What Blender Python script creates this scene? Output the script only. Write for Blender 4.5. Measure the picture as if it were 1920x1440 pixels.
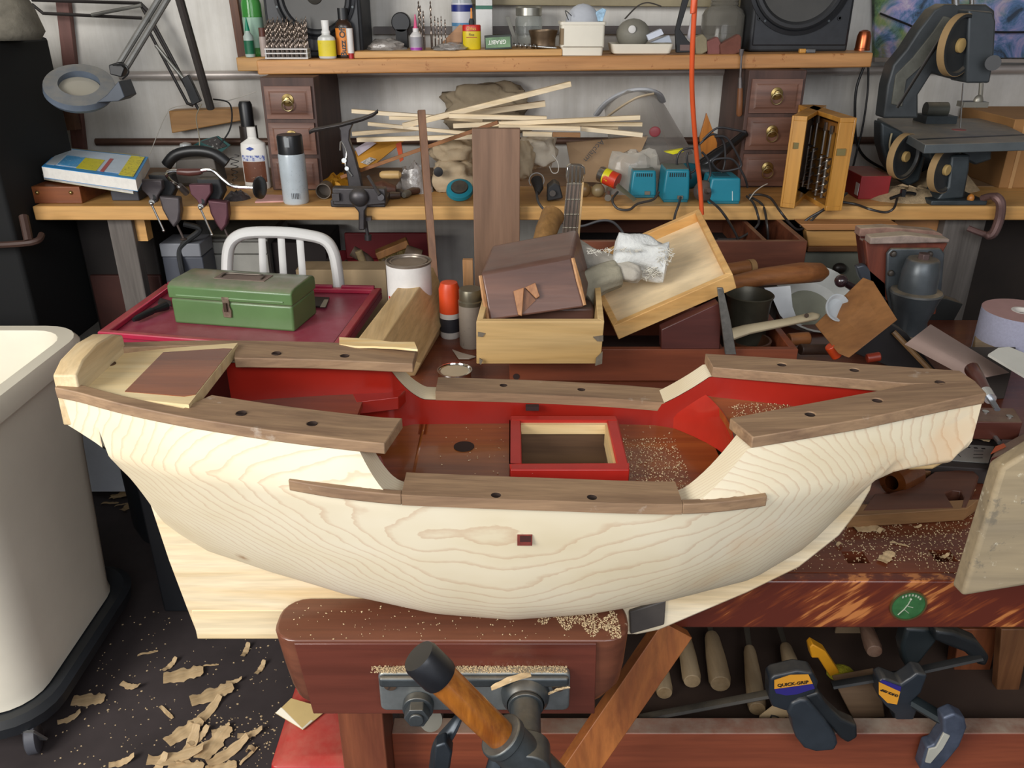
import bpy, bmesh, math, random
from mathutils import Vector, Matrix, Euler, noise as mnoise
random.seed(7)
for o in list(bpy.data.objects): bpy.data.objects.remove(o)
SC = bpy.context.scene
COL = SC.collection
# ---------------- camera ----------------
F, TH, H = 1553.0, math.radians(25.0), 1.60
cd = bpy.data.cameras.new('camera'); cam = bpy.data.objects.new('camera', cd); COL.objects.link(cam)
cd.sensor_fit = 'HORIZONTAL'; cd.sensor_width = 36; cd.lens = 36*F/1920; cd.clip_start = .02; cd.clip_end = 50
cam.location = (0, 0, H); cam.rotation_euler = (math.pi/2-TH, 0, 0)
SC.camera = cam
# ---------------- light ----------------
SC.view_settings.view_transform = 'Standard'; SC.view_settings.look = 'None'
SC.view_settings.gamma = 1; SC.view_settings.use_curve_mapping = False
SC.view_settings.exposure = 0.12
W = bpy.data.worlds.new('world'); SC.world = W; W.use_nodes = True
bg = W.node_tree.nodes['Background']; bg.inputs[0].default_value = (.86, .90, 1.0, 1); bg.inputs[1].default_value = .80
def area(name, loc, target, sx, sy, power, col):
    l = bpy.data.lights.new(name, 'AREA'); l.shape = 'RECTANGLE'; l.size = sx; l.size_y = sy; l.energy = power; l.color = col
    o = bpy.data.objects.new(name, l); COL.objects.link(o); o.location = loc
    o.rotation_euler = (Vector(target)-Vector(loc)).to_track_quat('-Z', 'Y').to_euler(); return o
area('door_daylight', (-2.2, -.75, 2.15), (-.1, 1.5, .9), 1.5, 1.4, 92, (1, .97, .925))
area('wall_fill', (.5, -1.2, 2.5), (.4, 3.0, 1.5), 2.2, 1.0, 34, (.95, .97, 1))  # added fill lamp that brightens the back wall; no window known there
# ---------------- pixel helpers (used to lay the room out to scale) ----------------
CT, ST = math.cos(TH), math.sin(TH)
def ray(u, v):
    a, b = (u-960)/F, (720-v)/F
    return Vector((a, CT+b*ST, -ST+b*CT))
def at(u, v, Y=None, Z=None):
    d = ray(u, v); t = Y/d.y if Y is not None else (Z-H)/d.z
    return Vector((0, 0, H))+d*t
def zc(Y, Z): return Y*CT+(H-Z)*ST
def XX(u, Y, Z): return (u-960)/F*zc(Y, Z)
def ZZ(v, Y): d = ray(960, v); return H+Y*d.z/d.y
def YY(v, Z): d = ray(960, v); return (Z-H)/d.z*d.y
R = math.radians
# ---------------- materials ----------------
def lin(c):
    if isinstance(c, str): c = tuple(int(c[i:i+2], 16)/255 for i in (0, 2, 4))
    return tuple((x/12.92 if x <= .04045 else ((x+.055)/1.055)**2.4) for x in c)
def _m(name):
    m = bpy.data.materials.new(name); m.use_nodes = True; nt = m.node_tree
    return m, nt, nt.nodes['Principled BSDF'], nt.nodes.new, nt.links.new
def setup_uv(nt, scale):
    tc = nt.nodes.new('ShaderNodeTexCoord'); mp = nt.nodes.new('ShaderNodeMapping'); mp.inputs['Scale'].default_value = scale
    nt.links.new(tc.outputs['Object'], mp.inputs[0]); return mp
def ramp(nt, src, stops):
    r = nt.nodes.new('ShaderNodeValToRGB'); cr = r.color_ramp
    while len(cr.elements) > 1: cr.elements.remove(cr.elements[-1])
    cr.elements[0].position = stops[0][0]; cr.elements[0].color = (*stops[0][1], 1)
    for p, c in stops[1:]:
        e = cr.elements.new(p); e.color = (*c, 1)
    nt.links.new(src, r.inputs[0]); return r
def mixc(nt, fac, a, b):
    n = nt.nodes.new('ShaderNodeMix'); n.data_type = 'RGBA'
    nt.links.new(fac, n.inputs[0])
    for s, i in ((a, 6), (b, 7)):
        if isinstance(s, tuple): n.inputs[i].default_value = (*s[:3], 1)
        else: nt.links.new(s, n.inputs[i])
    return n.outputs[2]
def noise(nt, mp, scale, detail=4, rough=.6, dist=0):
    n = nt.nodes.new('ShaderNodeTexNoise'); n.inputs['Scale'].default_value = scale; n.inputs['Detail'].default_value = detail
    n.inputs['Roughness'].default_value = rough; n.inputs['Distortion'].default_value = dist
    nt.links.new(mp.outputs[0], n.inputs[0]); return n
def specks(nt, base, mp, col, scale, lo, amount=1.0):
    n = noise(nt, mp, scale, 6, .7); r = ramp(nt, n.outputs[0], [(lo, (0, 0, 0)), (min(1, lo+.06), (amount,)*3)])
    return mixc(nt, r.outputs[0], base, lin(col))
def dusttop(nt, base, mp, amt, col='b9a88c'):
    g = nt.nodes.new('ShaderNodeNewGeometry'); s = nt.nodes.new('ShaderNodeSeparateXYZ'); nt.links.new(g.outputs['Normal'], s.inputs[0])
    n = noise(nt, mp, 14, 5, .7); k = nt.nodes.new('ShaderNodeMath'); k.operation = 'MULTIPLY'
    r1 = ramp(nt, s.outputs[2], [(.45, (0, 0, 0)), (.95, (amt,)*3)]); r2 = ramp(nt, n.outputs[0], [(.3, (.2,)*3), (.65, (1,)*3)])
    nt.links.new(r1.outputs[0], k.inputs[0]); nt.links.new(r2.outputs[0], k.inputs[1])
    return mixc(nt, k.outputs[0], base, lin(col))
MC = {}
def M(col, rough=.5, metal=0.0, var=.12, vs=9, dust=0, spk=None, coat=0, bump=0, dcol='b9a88c'):
    key = ('m', str(col), rough, metal, var, vs, dust, str(spk), coat, bump, dcol)
    if key in MC: return MC[key]
    m, nt, p, N, L = _m('surface'); c = lin(col); mp = setup_uv(nt, (1, 1, 1)); n = noise(nt, mp, vs, 5, .65)
    r = ramp(nt, n.outputs[0], [(.3, tuple(x*(1-var) for x in c)), (.7, tuple(min(1, x*(1+var)) for x in c))]); out = r.outputs[0]
    if spk: out = specks(nt, out, mp, *spk)
    if dust: out = dusttop(nt, out, mp, dust, dcol)
    L(out, p.inputs['Base Color']); p.inputs['Roughness'].default_value = rough; p.inputs['Metallic'].default_value = metal
    if coat: p.inputs['Coat Weight'].default_value = coat; p.inputs['Coat Roughness'].default_value = .08
    if bump:
        b = N('ShaderNodeBump'); b.inputs['Strength'].default_value = bump; b.inputs['Distance'].default_value = .004
        n2 = noise(nt, mp, vs*5, 4, .6); L(n2.outputs[0], b.inputs['Height']); L(b.outputs[0], p.inputs['Normal'])
    MC[key] = m; return m
def WD(light, dark, axis='X', scale=26, rough=.55, spk=None, dust=0, coat=0, contrast=.5, stretch=.07, dcol='b9a88c', spk2=None):
    key = ('w', light, dark, axis, scale, rough, str(spk), dust, coat, contrast, stretch, dcol, str(spk2))
    if key in MC: return MC[key]
    m, nt, p, N, L = _m('wood'); s = [1, 1, 1]; s['XYZ'.index(axis)] = stretch
    mp = setup_uv(nt, tuple(s)); mp1 = setup_uv(nt, (1, 1, 1)); n = noise(nt, mp, scale, 6, .62, .8)
    w = contrast*.34
    r = ramp(nt, n.outputs[0], [(.5-w, lin(dark)), (.5+w, lin(light))]); out = r.outputs[0]
    fn = noise(nt, mp, scale*6, 3, .6); f = ramp(nt, fn.outputs[0], [(.35, (.82,)*3), (.6, (1, 1, 1))])
    mm = N('ShaderNodeMix'); mm.data_type = 'RGBA'; mm.blend_type = 'MULTIPLY'; mm.inputs[0].default_value = 1
    L(out, mm.inputs[6]); L(f.outputs[0], mm.inputs[7]); out = mm.outputs[2]
    if spk: out = specks(nt, out, mp1, *spk)
    if spk2: out = specks(nt, out, mp1, *spk2)
    if dust: out = dusttop(nt, out, mp1, dust, dcol)
    L(out, p.inputs['Base Color']); p.inputs['Roughness'].default_value = rough
    if coat: p.inputs['Coat Weight'].default_value = coat; p.inputs['Coat Roughness'].default_value = .06
    b = N('ShaderNodeBump'); b.inputs['Strength'].default_value = .12; b.inputs['Distance'].default_value = .002; L(fn.outputs[0], b.inputs['Height']); L(b.outputs[0], p.inputs['Normal'])
    MC[key] = m; return m
def GL(col='ffffff', rough=.05, alpha=.25):
    key = ('g', col, rough, alpha)
    if key in MC: return MC[key]
    m, nt, p, N, L = _m('clear'); p.inputs['Base Color'].default_value = (*lin(col), 1); p.inputs['Roughness'].default_value = rough
    t = N('ShaderNodeBsdfTransparent'); t.inputs[0].default_value = (*[min(1, x*.4+.6) for x in lin(col)], 1)
    mx = N('ShaderNodeMixShader'); fr = N('ShaderNodeLayerWeight'); fr.inputs[0].default_value = .3
    ad = N('ShaderNodeMath'); ad.operation = 'MULTIPLY_ADD'; ad.inputs[1].default_value = .7; ad.inputs[2].default_value = alpha; ad.use_clamp = True
    L(fr.outputs['Facing'], ad.inputs[0]); L(ad.outputs[0], mx.inputs[0]); L(t.outputs[0], mx.inputs[1]); L(p.outputs[0], mx.inputs[2])
    L(mx.outputs[0], nt.nodes['Material Output'].inputs[0]); MC[key] = m; return m
# ---------------- mesh builder ----------------
def frame(p, q, up=(0, 0, 1)):
    """matrix whose Z runs from p to q, origin p"""
    z = (Vector(q)-Vector(p)).normalized(); u = Vector(up)
    if abs(z.dot(u)) > .98: u = Vector((0, 1, 0))
    x = u.cross(z).normalized(); y = z.cross(x)
    m = Matrix((x, y, z)).transposed().to_4x4(); m.translation = Vector(p); return m
def rot(rx=0, ry=0, rz=0, loc=(0, 0, 0)):
    m = Euler((R(rx), R(ry), R(rz))).to_matrix().to_4x4(); m.translation = Vector(loc); return m
class MB:
    def __init__(s, M=None): s.v = []; s.f = []; s.M = M
    def add(s, vs, fs, M=None):
        k = len(s.v)
        for p in vs:
            p = Vector(p)
            if M is not None: p = M @ p
            if s.M is not None: p = s.M @ p
            s.v.append(p)
        s.f += [tuple(i+k for i in f) for f in fs]; return s
    def box(s, c, d, M=None, taper=1.0):
        x, y, z = d[0]/2, d[1]/2, d[2]/2; c = Vector(c); t = taper
        vs = [c+Vector(q) for q in ((-x*t, -y*t, -z), (x*t, -y*t, -z), (x*t, y*t, -z), (-x*t, y*t, -z), (-x, -y, z), (x, -y, z), (x, y, z), (-x, y, z))]
        return s.add(vs, [(3, 2, 1, 0), (4, 5, 6, 7), (0, 1, 5, 4), (1, 2, 6, 5), (2, 3, 7, 6), (3, 0, 4, 7)], M)
    def bx(s, x0, x1, y0, y1, z0, z1, M=None): return s.box(((x0+x1)/2, (y0+y1)/2, (z0+z1)/2), (x1-x0, y1-y0, z1-z0), M)
    def hexa(s, q, d):
        """quad q (4 pts) extruded by vector d"""
        q = [Vector(a) for a in q]; d = Vector(d)
        return s.add(q+[a+d for a in q], [(0, 1, 2, 3), (7, 6, 5, 4), (0, 4, 5, 1), (1, 5, 6, 2), (2, 6, 7, 3), (3, 7, 4, 0)])
    def prism(s, poly, h0, h1, M=None, axis='Z'):
        n = len(poly)
        def m(p, h): return {'Z': (p[0], p[1], h), 'Y': (p[0], h, p[1]), 'X': (h, p[0], p[1])}[axis]
        vs = [m(p, h0) for p in poly]+[m(p, h1) for p in poly]
        return s.add(vs, [tuple(range(n))[::-1], tuple(range(n, 2*n))]+[(i, (i+1) % n, n+(i+1) % n, n+i) for i in range(n)], M)
    def loft(s, rings, caps=True, closed=True):
        n = len(rings[0]); vs = [p for r in rings for p in r]; fs = []
        for i in range(len(rings)-1):
            for j in range(n if closed else n-1):
                fs.append((i*n+j, i*n+(j+1) % n, (i+1)*n+(j+1) % n, (i+1)*n+j))
        if caps and closed: fs += [tuple(range(n))[::-1], tuple(range((len(rings)-1)*n, len(rings)*n))]
        return s.add(vs, fs)
    def tube(s, pts, r, n=10, caps=True, flat=1.0):
        pts = [Vector(p) for p in pts]; rs = r if isinstance(r, (list, tuple)) else [r]*len(pts); rings = []
        t0 = (pts[1]-pts[0]).normalized(); u = Vector((0, 0, 1)) if abs(t0.z) < .9 else Vector((0, 1, 0)); x = u.cross(t0).normalized()
        for i, p in enumerate(pts):
            t = (pts[min(i+1, len(pts)-1)]-pts[max(i-1, 0)]).normalized()
            x = (x-t*x.dot(t)).normalized(); y = t.cross(x)
            rings.append([p+x*rs[i]*math.cos(2*math.pi*k/n)+y*rs[i]*flat*math.sin(2*math.pi*k/n) for k in range(n)])
        return s.loft(rings, caps)
    def cyl(s, p, q, r, n=20, r2=None): return s.tube([p, q], [r, r if r2 is None else r2], n)
    def lathe(s, prof, n=24, M=None, sx=1, sy=1):
        rings = [[(r*sx*math.cos(2*math.pi*k/n), r*sy*math.sin(2*math.pi*k/n), z) for k in range(n)] for r, z in prof]
        if M is not None: rings = [[M @ Vector(p) for p in r] for r in rings]
        return s.loft(rings, False)
    def ball(s, c, r, n=12, M=None):
        if not isinstance(r, (tuple, list)): r = (r, r, r)
        m = n//2+1; rings = []
        for i in range(m+1):
            a = -math.pi/2+math.pi*i/m*.998+.001
            rings.append([Vector(c)+Vector((r[0]*math.cos(a)*math.cos(2*math.pi*k/n), r[1]*math.cos(a)*math.sin(2*math.pi*k/n), r[2]*math.sin(a))) for k in range(n)])
        if M is not None: rings = [[M @ p for p in q] for q in rings]
        return s.loft(rings)
    def mesh(s, smooth=35, off=None):
        me = bpy.data.meshes.new('mesh'); vs = s.v if off is None else [p-off for p in s.v]
        me.from_pydata([tuple(p) for p in vs], [], s.f)
        b = bmesh.new(); b.from_mesh(me); bmesh.ops.remove_doubles(b, verts=b.verts, dist=1e-6); bmesh.ops.recalc_face_normals(b, faces=b.faces); b.to_mesh(me); b.free()
        if smooth:
            me.polygons.foreach_set('use_smooth', [True]*len(me.polygons)); me.set_sharp_from_angle(angle=R(smooth))
        return me
def spline(pts, n=8):
    P = [Vector(p) for p in pts]; out = []
    for i in range(len(P)-1):
        a, b, c, d = P[max(i-1, 0)], P[i], P[i+1], P[min(i+2, len(P)-1)]
        for k in range(n):
            t = k/n; out.append(.5*((2*b)+(c-a)*t+(2*a-5*b+4*c-d)*t*t+(3*b-a-3*c+d)*t**3))
    return out+[P[-1]]
def tag(o, label, cat, group=None, kind=None):
    if label: o['label'] = label
    if cat: o['category'] = cat
    if group: o['group'] = group
    if kind: o['kind'] = kind
    return o
def thing(name, label, cat, loc=(0, 0, 0), rz=0, group=None, rx=0, ry=0):
    o = bpy.data.objects.new(name, None); COL.objects.link(o); o.empty_display_size = .02
    o.location = loc; o.rotation_euler = (R(rx), R(ry), R(rz)); return tag(o, label, cat, group)
def mw(o):
    m = Matrix.LocRotScale(o.location, o.rotation_euler, None)
    return m if o.parent is None else mw(o.parent) @ o.matrix_parent_inverse @ m
def part(mb, name, mat, parent, world=False, bevel=0, smooth=35, label=None, seg=2):
    o = bpy.data.objects.new(name, mb.mesh(smooth)); COL.objects.link(o); o.data.materials.append(mat); o.parent = parent
    if world: o.matrix_parent_inverse = mw(parent).inverted()
    if bevel:
        b = o.modifiers.new('bevel', 'BEVEL'); b.width = bevel; b.segments = seg; b.limit_method = 'ANGLE'; b.angle_limit = R(40)
    if label: o['label'] = label
    return o
def one(mb, name, mat, label, cat, bevel=0, smooth=35, group=None, kind=None, loc=None, rz=0, rx=0, ry=0, seg=2):
    """a top-level single mesh; without loc its vertices are world points and the origin goes to its base centre"""
    off = None
    if loc is None:
        lo = Vector([min(p[i] for p in mb.v) for i in range(3)]); hi = Vector([max(p[i] for p in mb.v) for i in range(3)])
        off = Vector(((lo.x+hi.x)/2, (lo.y+hi.y)/2, lo.z))
    o = bpy.data.objects.new(name, mb.mesh(smooth, off)); COL.objects.link(o); o.data.materials.append(mat)
    o.location = off if loc is None else loc; o.rotation_euler = (R(rx), R(ry), R(rz))
    if bevel:
        b = o.modifiers.new('bevel', 'BEVEL'); b.width = bevel; b.segments = seg; b.limit_method = 'ANGLE'; b.angle_limit = R(40)
    return tag(o, label, cat, group, kind)
def cut(o, *cutters):
    """subtract MB solids (same coordinates as o's mesh before parenting) and bake"""
    for c in cutters:
        co = bpy.data.objects.new('cutter', c.mesh(0)); COL.objects.link(co)
        co.matrix_world = Matrix.Identity(4) if o.parent is not None or True else co.matrix_world
        if o.parent is None: co.location = (0, 0, 0)
        md = o.modifiers.new('cut', 'BOOLEAN'); md.object = co; md.operation = 'DIFFERENCE'; md.solver = 'EXACT'
        bpy.context.view_layer.update(); dg = bpy.context.evaluated_depsgraph_get()
        me = bpy.data.meshes.new_from_object(o.evaluated_get(dg)); o.modifiers.clear(); o.data = me
        bpy.data.objects.remove(co)
    me = o.data; me.polygons.foreach_set('use_smooth', [True]*len(me.polygons)); me.set_sharp_from_angle(angle=R(35))
def dup(root, loc=None, label=None, rz=None, rx=None, ry=None, group=None, scale=None):
    r = root.copy(); COL.objects.link(r)
    for ch in root.children:
        c = ch.copy(); COL.objects.link(c); c.parent = r
        for g in ch.children:
            d = g.copy(); COL.objects.link(d); d.parent = c
    if loc is not None: r.location = loc
    e = list(r.rotation_euler)
    for i, a in enumerate((rx, ry, rz)):
        if a is not None: e[i] = R(a)
    r.rotation_euler = e
    if label: r['label'] = label
    if group: r['group'] = group
    if scale: r.scale = (scale,)*3 if not isinstance(scale, tuple) else scale
    return r
def text(s, size, mat, parent, Mx, name='lettering', label=None, ext=.0003, bold=0, sx=1):
    """Mx: local matrix; text lies in its XY plane facing +Z, centred"""
    c = bpy.data.curves.new('t', 'FONT'); c.body = s; c.size = size; c.extrude = ext; c.align_x = 'CENTER'; c.align_y = 'CENTER'; c.offset = bold; c.resolution_u = 3
    t = bpy.data.objects.new('t', c); COL.objects.link(t); bpy.context.view_layer.update()
    me = bpy.data.meshes.new_from_object(t.evaluated_get(bpy.context.evaluated_depsgraph_get())); bpy.data.objects.remove(t)
    me.transform(Matrix.Diagonal((sx, 1, 1, 1))); me.transform(Mx); o = bpy.data.objects.new(name, me); COL.objects.link(o); me.materials.clear(); me.materials.append(mat); o.parent = parent
    if label: o['label'] = label
    return o
UP = rot(90)   # local XY plane stood upright facing -Y
def kindS(o): o['kind'] = 'structure'; return o
def interp(tab, x):
    if x <= tab[0][0]: return tab[0][1]
    for (a, p), (b, q) in zip(tab, tab[1:]):
        if x <= b:
            t = (x-a)/(b-a); return p+(q-p)*t
    return tab[-1][1]
def sm(tab, x, h=.02): return (interp(tab, x-h)+2*interp(tab, x)+interp(tab, x+h))/4
# ---------------- room ----------------
YB = 2.95
def struct(mb, name, mat, **k):
    o = one(mb, name, mat, None, None, kind='structure', **k); return o
def wallmat():
    m, nt, p, N, L = _m('painted_wall'); mp = setup_uv(nt, (1, 1, 1)); mpz = setup_uv(nt, (6, 1, .35)); n = noise(nt, mp, 1.7, 6, .65); n2 = noise(nt, mpz, 5, 5, .7)
    r = ramp(nt, n.outputs[0], [(.32, lin('bdbab3')), (.62, lin('e2dfd8'))])
    r2 = ramp(nt, n2.outputs[0], [(.3, (.86, .85, .83)), (.6, (1, 1, 1))])
    mm = N('ShaderNodeMix'); mm.data_type = 'RGBA'; mm.blend_type = 'MULTIPLY'; mm.inputs[0].default_value = 1; L(r.outputs[0], mm.inputs[6]); L(r2.outputs[0], mm.inputs[7])
    out = specks(nt, mm.outputs[2], mp, '5d4b3d', 22, .70, .8)
    L(out, p.inputs['Base Color']); p.inputs['Roughness'].default_value = .75; return m
WALL = wallmat()
struct(MB().bx(-3.2, 3.2, YB, YB+.1, 0, 2.7), 'wall_back', WALL)
struct(MB().bx(-3.3, -3.2, -2.6, YB+.1, 0, 2.7), 'wall_left', M('8f8d88', .8))
struct(MB().bx(3.2, 3.3, -2.6, YB+.1, 0, 2.7), 'wall_right', M('8f8d88', .8))
struct(MB().bx(-3.3, 3.3, -.3, YB+.1, 2.7, 2.8), 'ceiling', M('a39c90', .8))
struct(MB().bx(-3.3, 3.3, -2.6, YB+.1, -.1, 0), 'floor', M('3d3636', .6, var=.35, vs=3, spk=('8a7c66', 120, .70, .7)))
# ---------------- ship hull ----------------
YC = .917
WM = [(-.517, .062), (-.44, .094), (-.36, .120), (-.25, .139), (-.14, .149), (0, .151), (.12, .150), (.2, .146), (.265, .132), (.32, .114), (.40, .085), (.45, .066), (.50, .048), (.56, .030)]
HT = [(-.517, .060), (-.44, .088), (-.36, .107), (-.25, .124), (-.14, .133), (0, .137), (.12, .134), (.2, .128), (.265, .112), (.32, .099), (.45, .061), (.56, .030)]
ZR = [(-.517, 1.200), (-.36, 1.185), (-.14, 1.166), (.02, 1.160), (.265, 1.163), (.40, 1.168), (.56, 1.176)]    # sheer at poop / bow rails
ZWR = [(-.3, 1.126), (-.127, 1.112), (.05, 1.105), (.2, 1.097), (.3, 1.094)]                                    # waist rail
ZBT = [(-.517, 1.150), (-.474, 1.128), (-.466, 1.045), (-.45, .975), (-.40, .935), (-.32, .905), (-.217, .876), (-.1, .856), (0, .850), (.1, .856), (.2, .872), (.3155, .897), (.38, .942), (.426, 1.005), (.444, 1.050), (.455, 1.068), (.54, 1.074), (.56, 1.11)]
EX = [(-.517, .22), (-.474, .3), (-.462, .95), (-.40, .80), (-.3, .60), (-.217, .48), (-.1, .37), (0, .34), (.1, .37), (.2, .42), (.3, .50), (.4, .60), (.44, .75), (.47, .6), (.54, .5), (.56, .5)]
def wid(x, z):
    zb, zm, zt = interp(ZBT, x), sm(ZWR, x)-.008, sm(ZR, x)
    wm, ht = sm(WM, x, .03), sm(HT, x, .03); k = min(.017, wm*.6)
    if z <= zm:
        s = max(0, (z-zb)/(zm-zb)); return k+(wm-k)*s**sm(EX, x, .012)
    return wm+(ht-wm)*(z-zm)/(zt-zm)
def ztop(x):
    up, lo = sm(ZR, x)-.014, sm(ZWR, x)-.013
    if x < -.165: return up
    if x < -.118: t = (x+.165)/.047; return lo+(up-lo)*(1-t)**1.9
    if x < .185: return lo
    if x < .262: t = (x-.185)/.077; return lo+(up-lo)*t**1.35
    return up
WT = .040
def deckz(x): return 1.116 if x < -.2 else (1.120 if x > .262 else 1.062)
xs = sorted(set([round(-.517+i*.0165, 4) for i in range(66)]+[-.474, -.466, -.462, -.457]+[round(-.17+i*.005, 4) for i in range(12)]+[round(.18+i*.008, 4) for i in range(12)]+[.56]))
xs = [x for x in xs if x <= .56]
hull = MB(); NS = 26
for sg in (-1, 1):
    rings = []
    for x in xs:
        zb, zt = interp(ZBT, x), ztop(x); r = [Vector((x, YC, zb))]
        for j in range(NS+1):
            q = (j/NS)**1.7; z = zb+(zt-zb)*q; r.append(Vector((x, YC+sg*wid(x, z), z)))
        wi = max(.0, wid(x, zt)-WT); r.append(Vector((x, YC+sg*wi, zt))); rings.append(r)
    hull.loft(rings, closed=False)
    for r in (rings[0], rings[-1]):
        n = len(r); c = Vector((r[0].x, YC, r[-1].z)); hull.add(r+[c], [tuple(range(n+1))])
def hullmat():
    m, nt, p, N, L = _m('pale_hull_wood'); tc = N('ShaderNodeTexCoord'); mp = setup_uv(nt, (1, 1, 1)); mpl = setup_uv(nt, (.5, 1, 1))
    sx = N('ShaderNodeSeparateXYZ'); L(tc.outputs['Object'], sx.inputs[0])
    n1 = noise(nt, mpl, 7, 2, .5); n2 = noise(nt, mpl, 50, 3, .6)
    def math_(op, a, b):
        k = N('ShaderNodeMath'); k.operation = op
        for i, q in enumerate((a, b)):
            if isinstance(q, (int, float)): k.inputs[i].default_value = q
            else: L(q, k.inputs[i])
        return k.outputs[0]
    h = math_('ADD', math_('MULTIPLY', sx.outputs[1], 1.0), math_('MULTIPLY', n1.outputs[0], .035)); h = math_('ADD', h, math_('MULTIPLY', n2.outputs[0], .0035))
    h = math_('ADD', h, math_('MULTIPLY', sx.outputs[2], .10))
    fr = math_('FRACT', math_('MULTIPLY', h, 215), 0)
    line = ramp(nt, fr, [(0, (0, 0, 0)), (.70, (.03,)*3), (.90, (.40,)*3), (.94, (.40,)*3), (.97, (0, 0, 0))])
    n3 = noise(nt, mpl, 5, 4, .6); base = ramp(nt, n3.outputs[0], [(.3, lin('d3c3a0')), (.5, lin('dfd2b4')), (.72, lin('e6dcc4'))])
    out = mixc(nt, line.outputs[0], base.outputs[0], lin('b98f6c'))
    n4 = noise(nt, mp, 3.1, 4, .6); st = ramp(nt, n4.outputs[0], [(.60, (0, 0, 0)), (.70, (.35,)*3)]); out = mixc(nt, st.outputs[0], out, lin('d99a55'))
    n5 = noise(nt, mpl, 4.3, 4, .6, 1); st = ramp(nt, n5.outputs[0], [(.62, (0, 0, 0)), (.72, (.4,)*3)]); out = mixc(nt, st.outputs[0], out, lin('b9b9ae'))
    for kp, rad, colk in ((at(572, 957, Y=.772), .0065, '7a5138'), (at(455, 1045, Y=.87), .010, 'a07a58')):
        vd = N('ShaderNodeVectorMath'); vd.operation = 'DISTANCE'; vd.inputs[1].default_value = kp; mpk = setup_uv(nt, (1, 1, 1)); L(mpk.outputs[0], vd.inputs[0])
        nz = noise(nt, mpk, 120, 3, .6); ad = math_('ADD', vd.outputs['Value'], math_('MULTIPLY', nz.outputs[0], rad*.8)); kr = ramp(nt, math_('DIVIDE', ad, rad*2), [(.3, (.85,)*3), (.55, (.3,)*3), (.85, (0, 0, 0))]); out = mixc(nt, kr.outputs[0], out, lin(colk))
    L(out, p.inputs['Base Color']); p.inputs['Roughness'].default_value = .55; return m
HULLM = hullmat()
REDP = M('8c1d12', .28, var=.14, vs=6, spk=('d9b89c', 260, .72, .8))
DECK = WD('9a5826', '6b3315', 'X', 14, .30, spk=('e8c590', 240, .70, .9), coat=.25)
DECKR = WD('8c4a28', '5b2616', 'X', 14, .30, spk=('e8c590', 240, .72, .9), coat=.4)
TEAK = WD('a98a68', '6f5440', 'X', 40, .6, spk=('c9bfb0', 11, .64, .35), spk2=('e4d3b4', 300, .70, .8), contrast=.8)
ship = thing('model_ship_hull', 'large pale wooden ship hull with brown rails and red inner sides, held in the vise', 'model ship', (0, YC, .79))
hb_ = part(hull, 'hull_body', HULLM, ship, world=True, smooth=50)
# keel and deadwood
kl = MB().prism([(-.474, 1.135), (-.4685, 1.03), (-.458, .92), (-.448, .845), (-.440, .79), (.175, .793), (.205, .801), (.32, .866), (.385, .909), (.43, .960), (.448, .998), (.458, 1.03), (.460, 1.066), (.44, 1.075), (.3, 1.0), (0, .95), (-.3, .98)], YC-.0165, YC+.0165, axis='Y')
part(kl, 'keel', WD('ecdcbc', 'd9bd8e', 'X', 20, .55), ship, world=True, bevel=.003)
part(MB().bx(-.4402, -.15, YC-.0175, YC+.0175, .787, .837), 'false_keel', WD('efe0bf', 'dcbf8d', 'X', 16, .5), ship, world=True, bevel=.001)
part(MB().prism([(.49, 1.066), (.50, 1.062), (.528, 1.063), (.543, 1.074), (.548, 1.10), (.545, 1.12), (.50, 1.12)], YC-.021, YC+.021, axis='Y'), 'beakhead_knee', WD('e0bf87', 'c79d63', 'X', 20), ship, world=True, bevel=.004)
# inner red bulwarks + end walls
inner = MB()
for sg in (-1, 1):
    rr = []
    for x in xs:
        if -.50 < x < .50:
            zt = ztop(x)-.0005; w = max(.001, wid(x, ztop(x))-WT-.0006); rr.append([Vector((x, YC+sg*w, zt)), Vector((x, YC+sg*max(.0005, w-.004), (deckz(x)-.012 if x > -.2 else (1.05 if x > -.37 else 1.165))))])
    inner.loft(rr, closed=False)
part(inner, 'inner_bulwark', REDP, ship, world=True, label='red painted inside of the bulwarks')
def inw(x): return max(.002, wid(x, ztop(x))-WT-.002)
HX0, HX1, HY0, HY1 = .012, .128, .876, .991
dk = MB(); dxs = sorted(set([x for x in xs if -.34 < x < .275]+[HX0, HX1]))
for a, b in zip(dxs, dxs[1:]):
    ca = [YC-inw(a), HY0, HY1, YC+inw(a)]; cb = [YC-inw(b), HY0, HY1, YC+inw(b)]
    for k in range(3):
        if k == 1 and a >= HX0 and b <= HX1: continue
        dk.add([(a, ca[k], 1.062), (b, cb[k], 1.062), (b, cb[k+1], 1.062), (a, ca[k+1], 1.062), (a, ca[k], 1.055), (b, cb[k], 1.055), (b, cb[k+1], 1.055), (a, ca[k+1], 1.055)], [(0, 1, 2, 3), (7, 6, 5, 4), (0, 4, 5, 1), (1, 5, 6, 2), (2, 6, 7, 3), (3, 7, 4, 0)])
do = part(dk, 'waist_deck', DECK, ship, world=True)
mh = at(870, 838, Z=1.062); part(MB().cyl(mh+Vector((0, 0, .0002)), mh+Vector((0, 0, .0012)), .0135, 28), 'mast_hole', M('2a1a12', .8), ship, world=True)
hx0, hx1, hy0, hy1 = HX0+.0008, HX1-.0008, HY0+.0008, HY1-.0008; hold = MB(); hold.add([(hx0, hy0, 1.07), (hx1, hy0, 1.07), (hx1, hy1, 1.07), (hx0, hy1, 1.07), (hx0, hy0, .99), (hx1, hy0, .99), (hx1, hy1, .99), (hx0, hy1, .99)], [(0, 1, 5, 4), (1, 2, 6, 5), (2, 3, 7, 6), (3, 0, 4, 7), (4, 5, 6, 7)])
part(hold, 'hold_lining', WD('7a5c40', '4a3426', 'X', 18), ship, world=True)
cm = MB()
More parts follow.
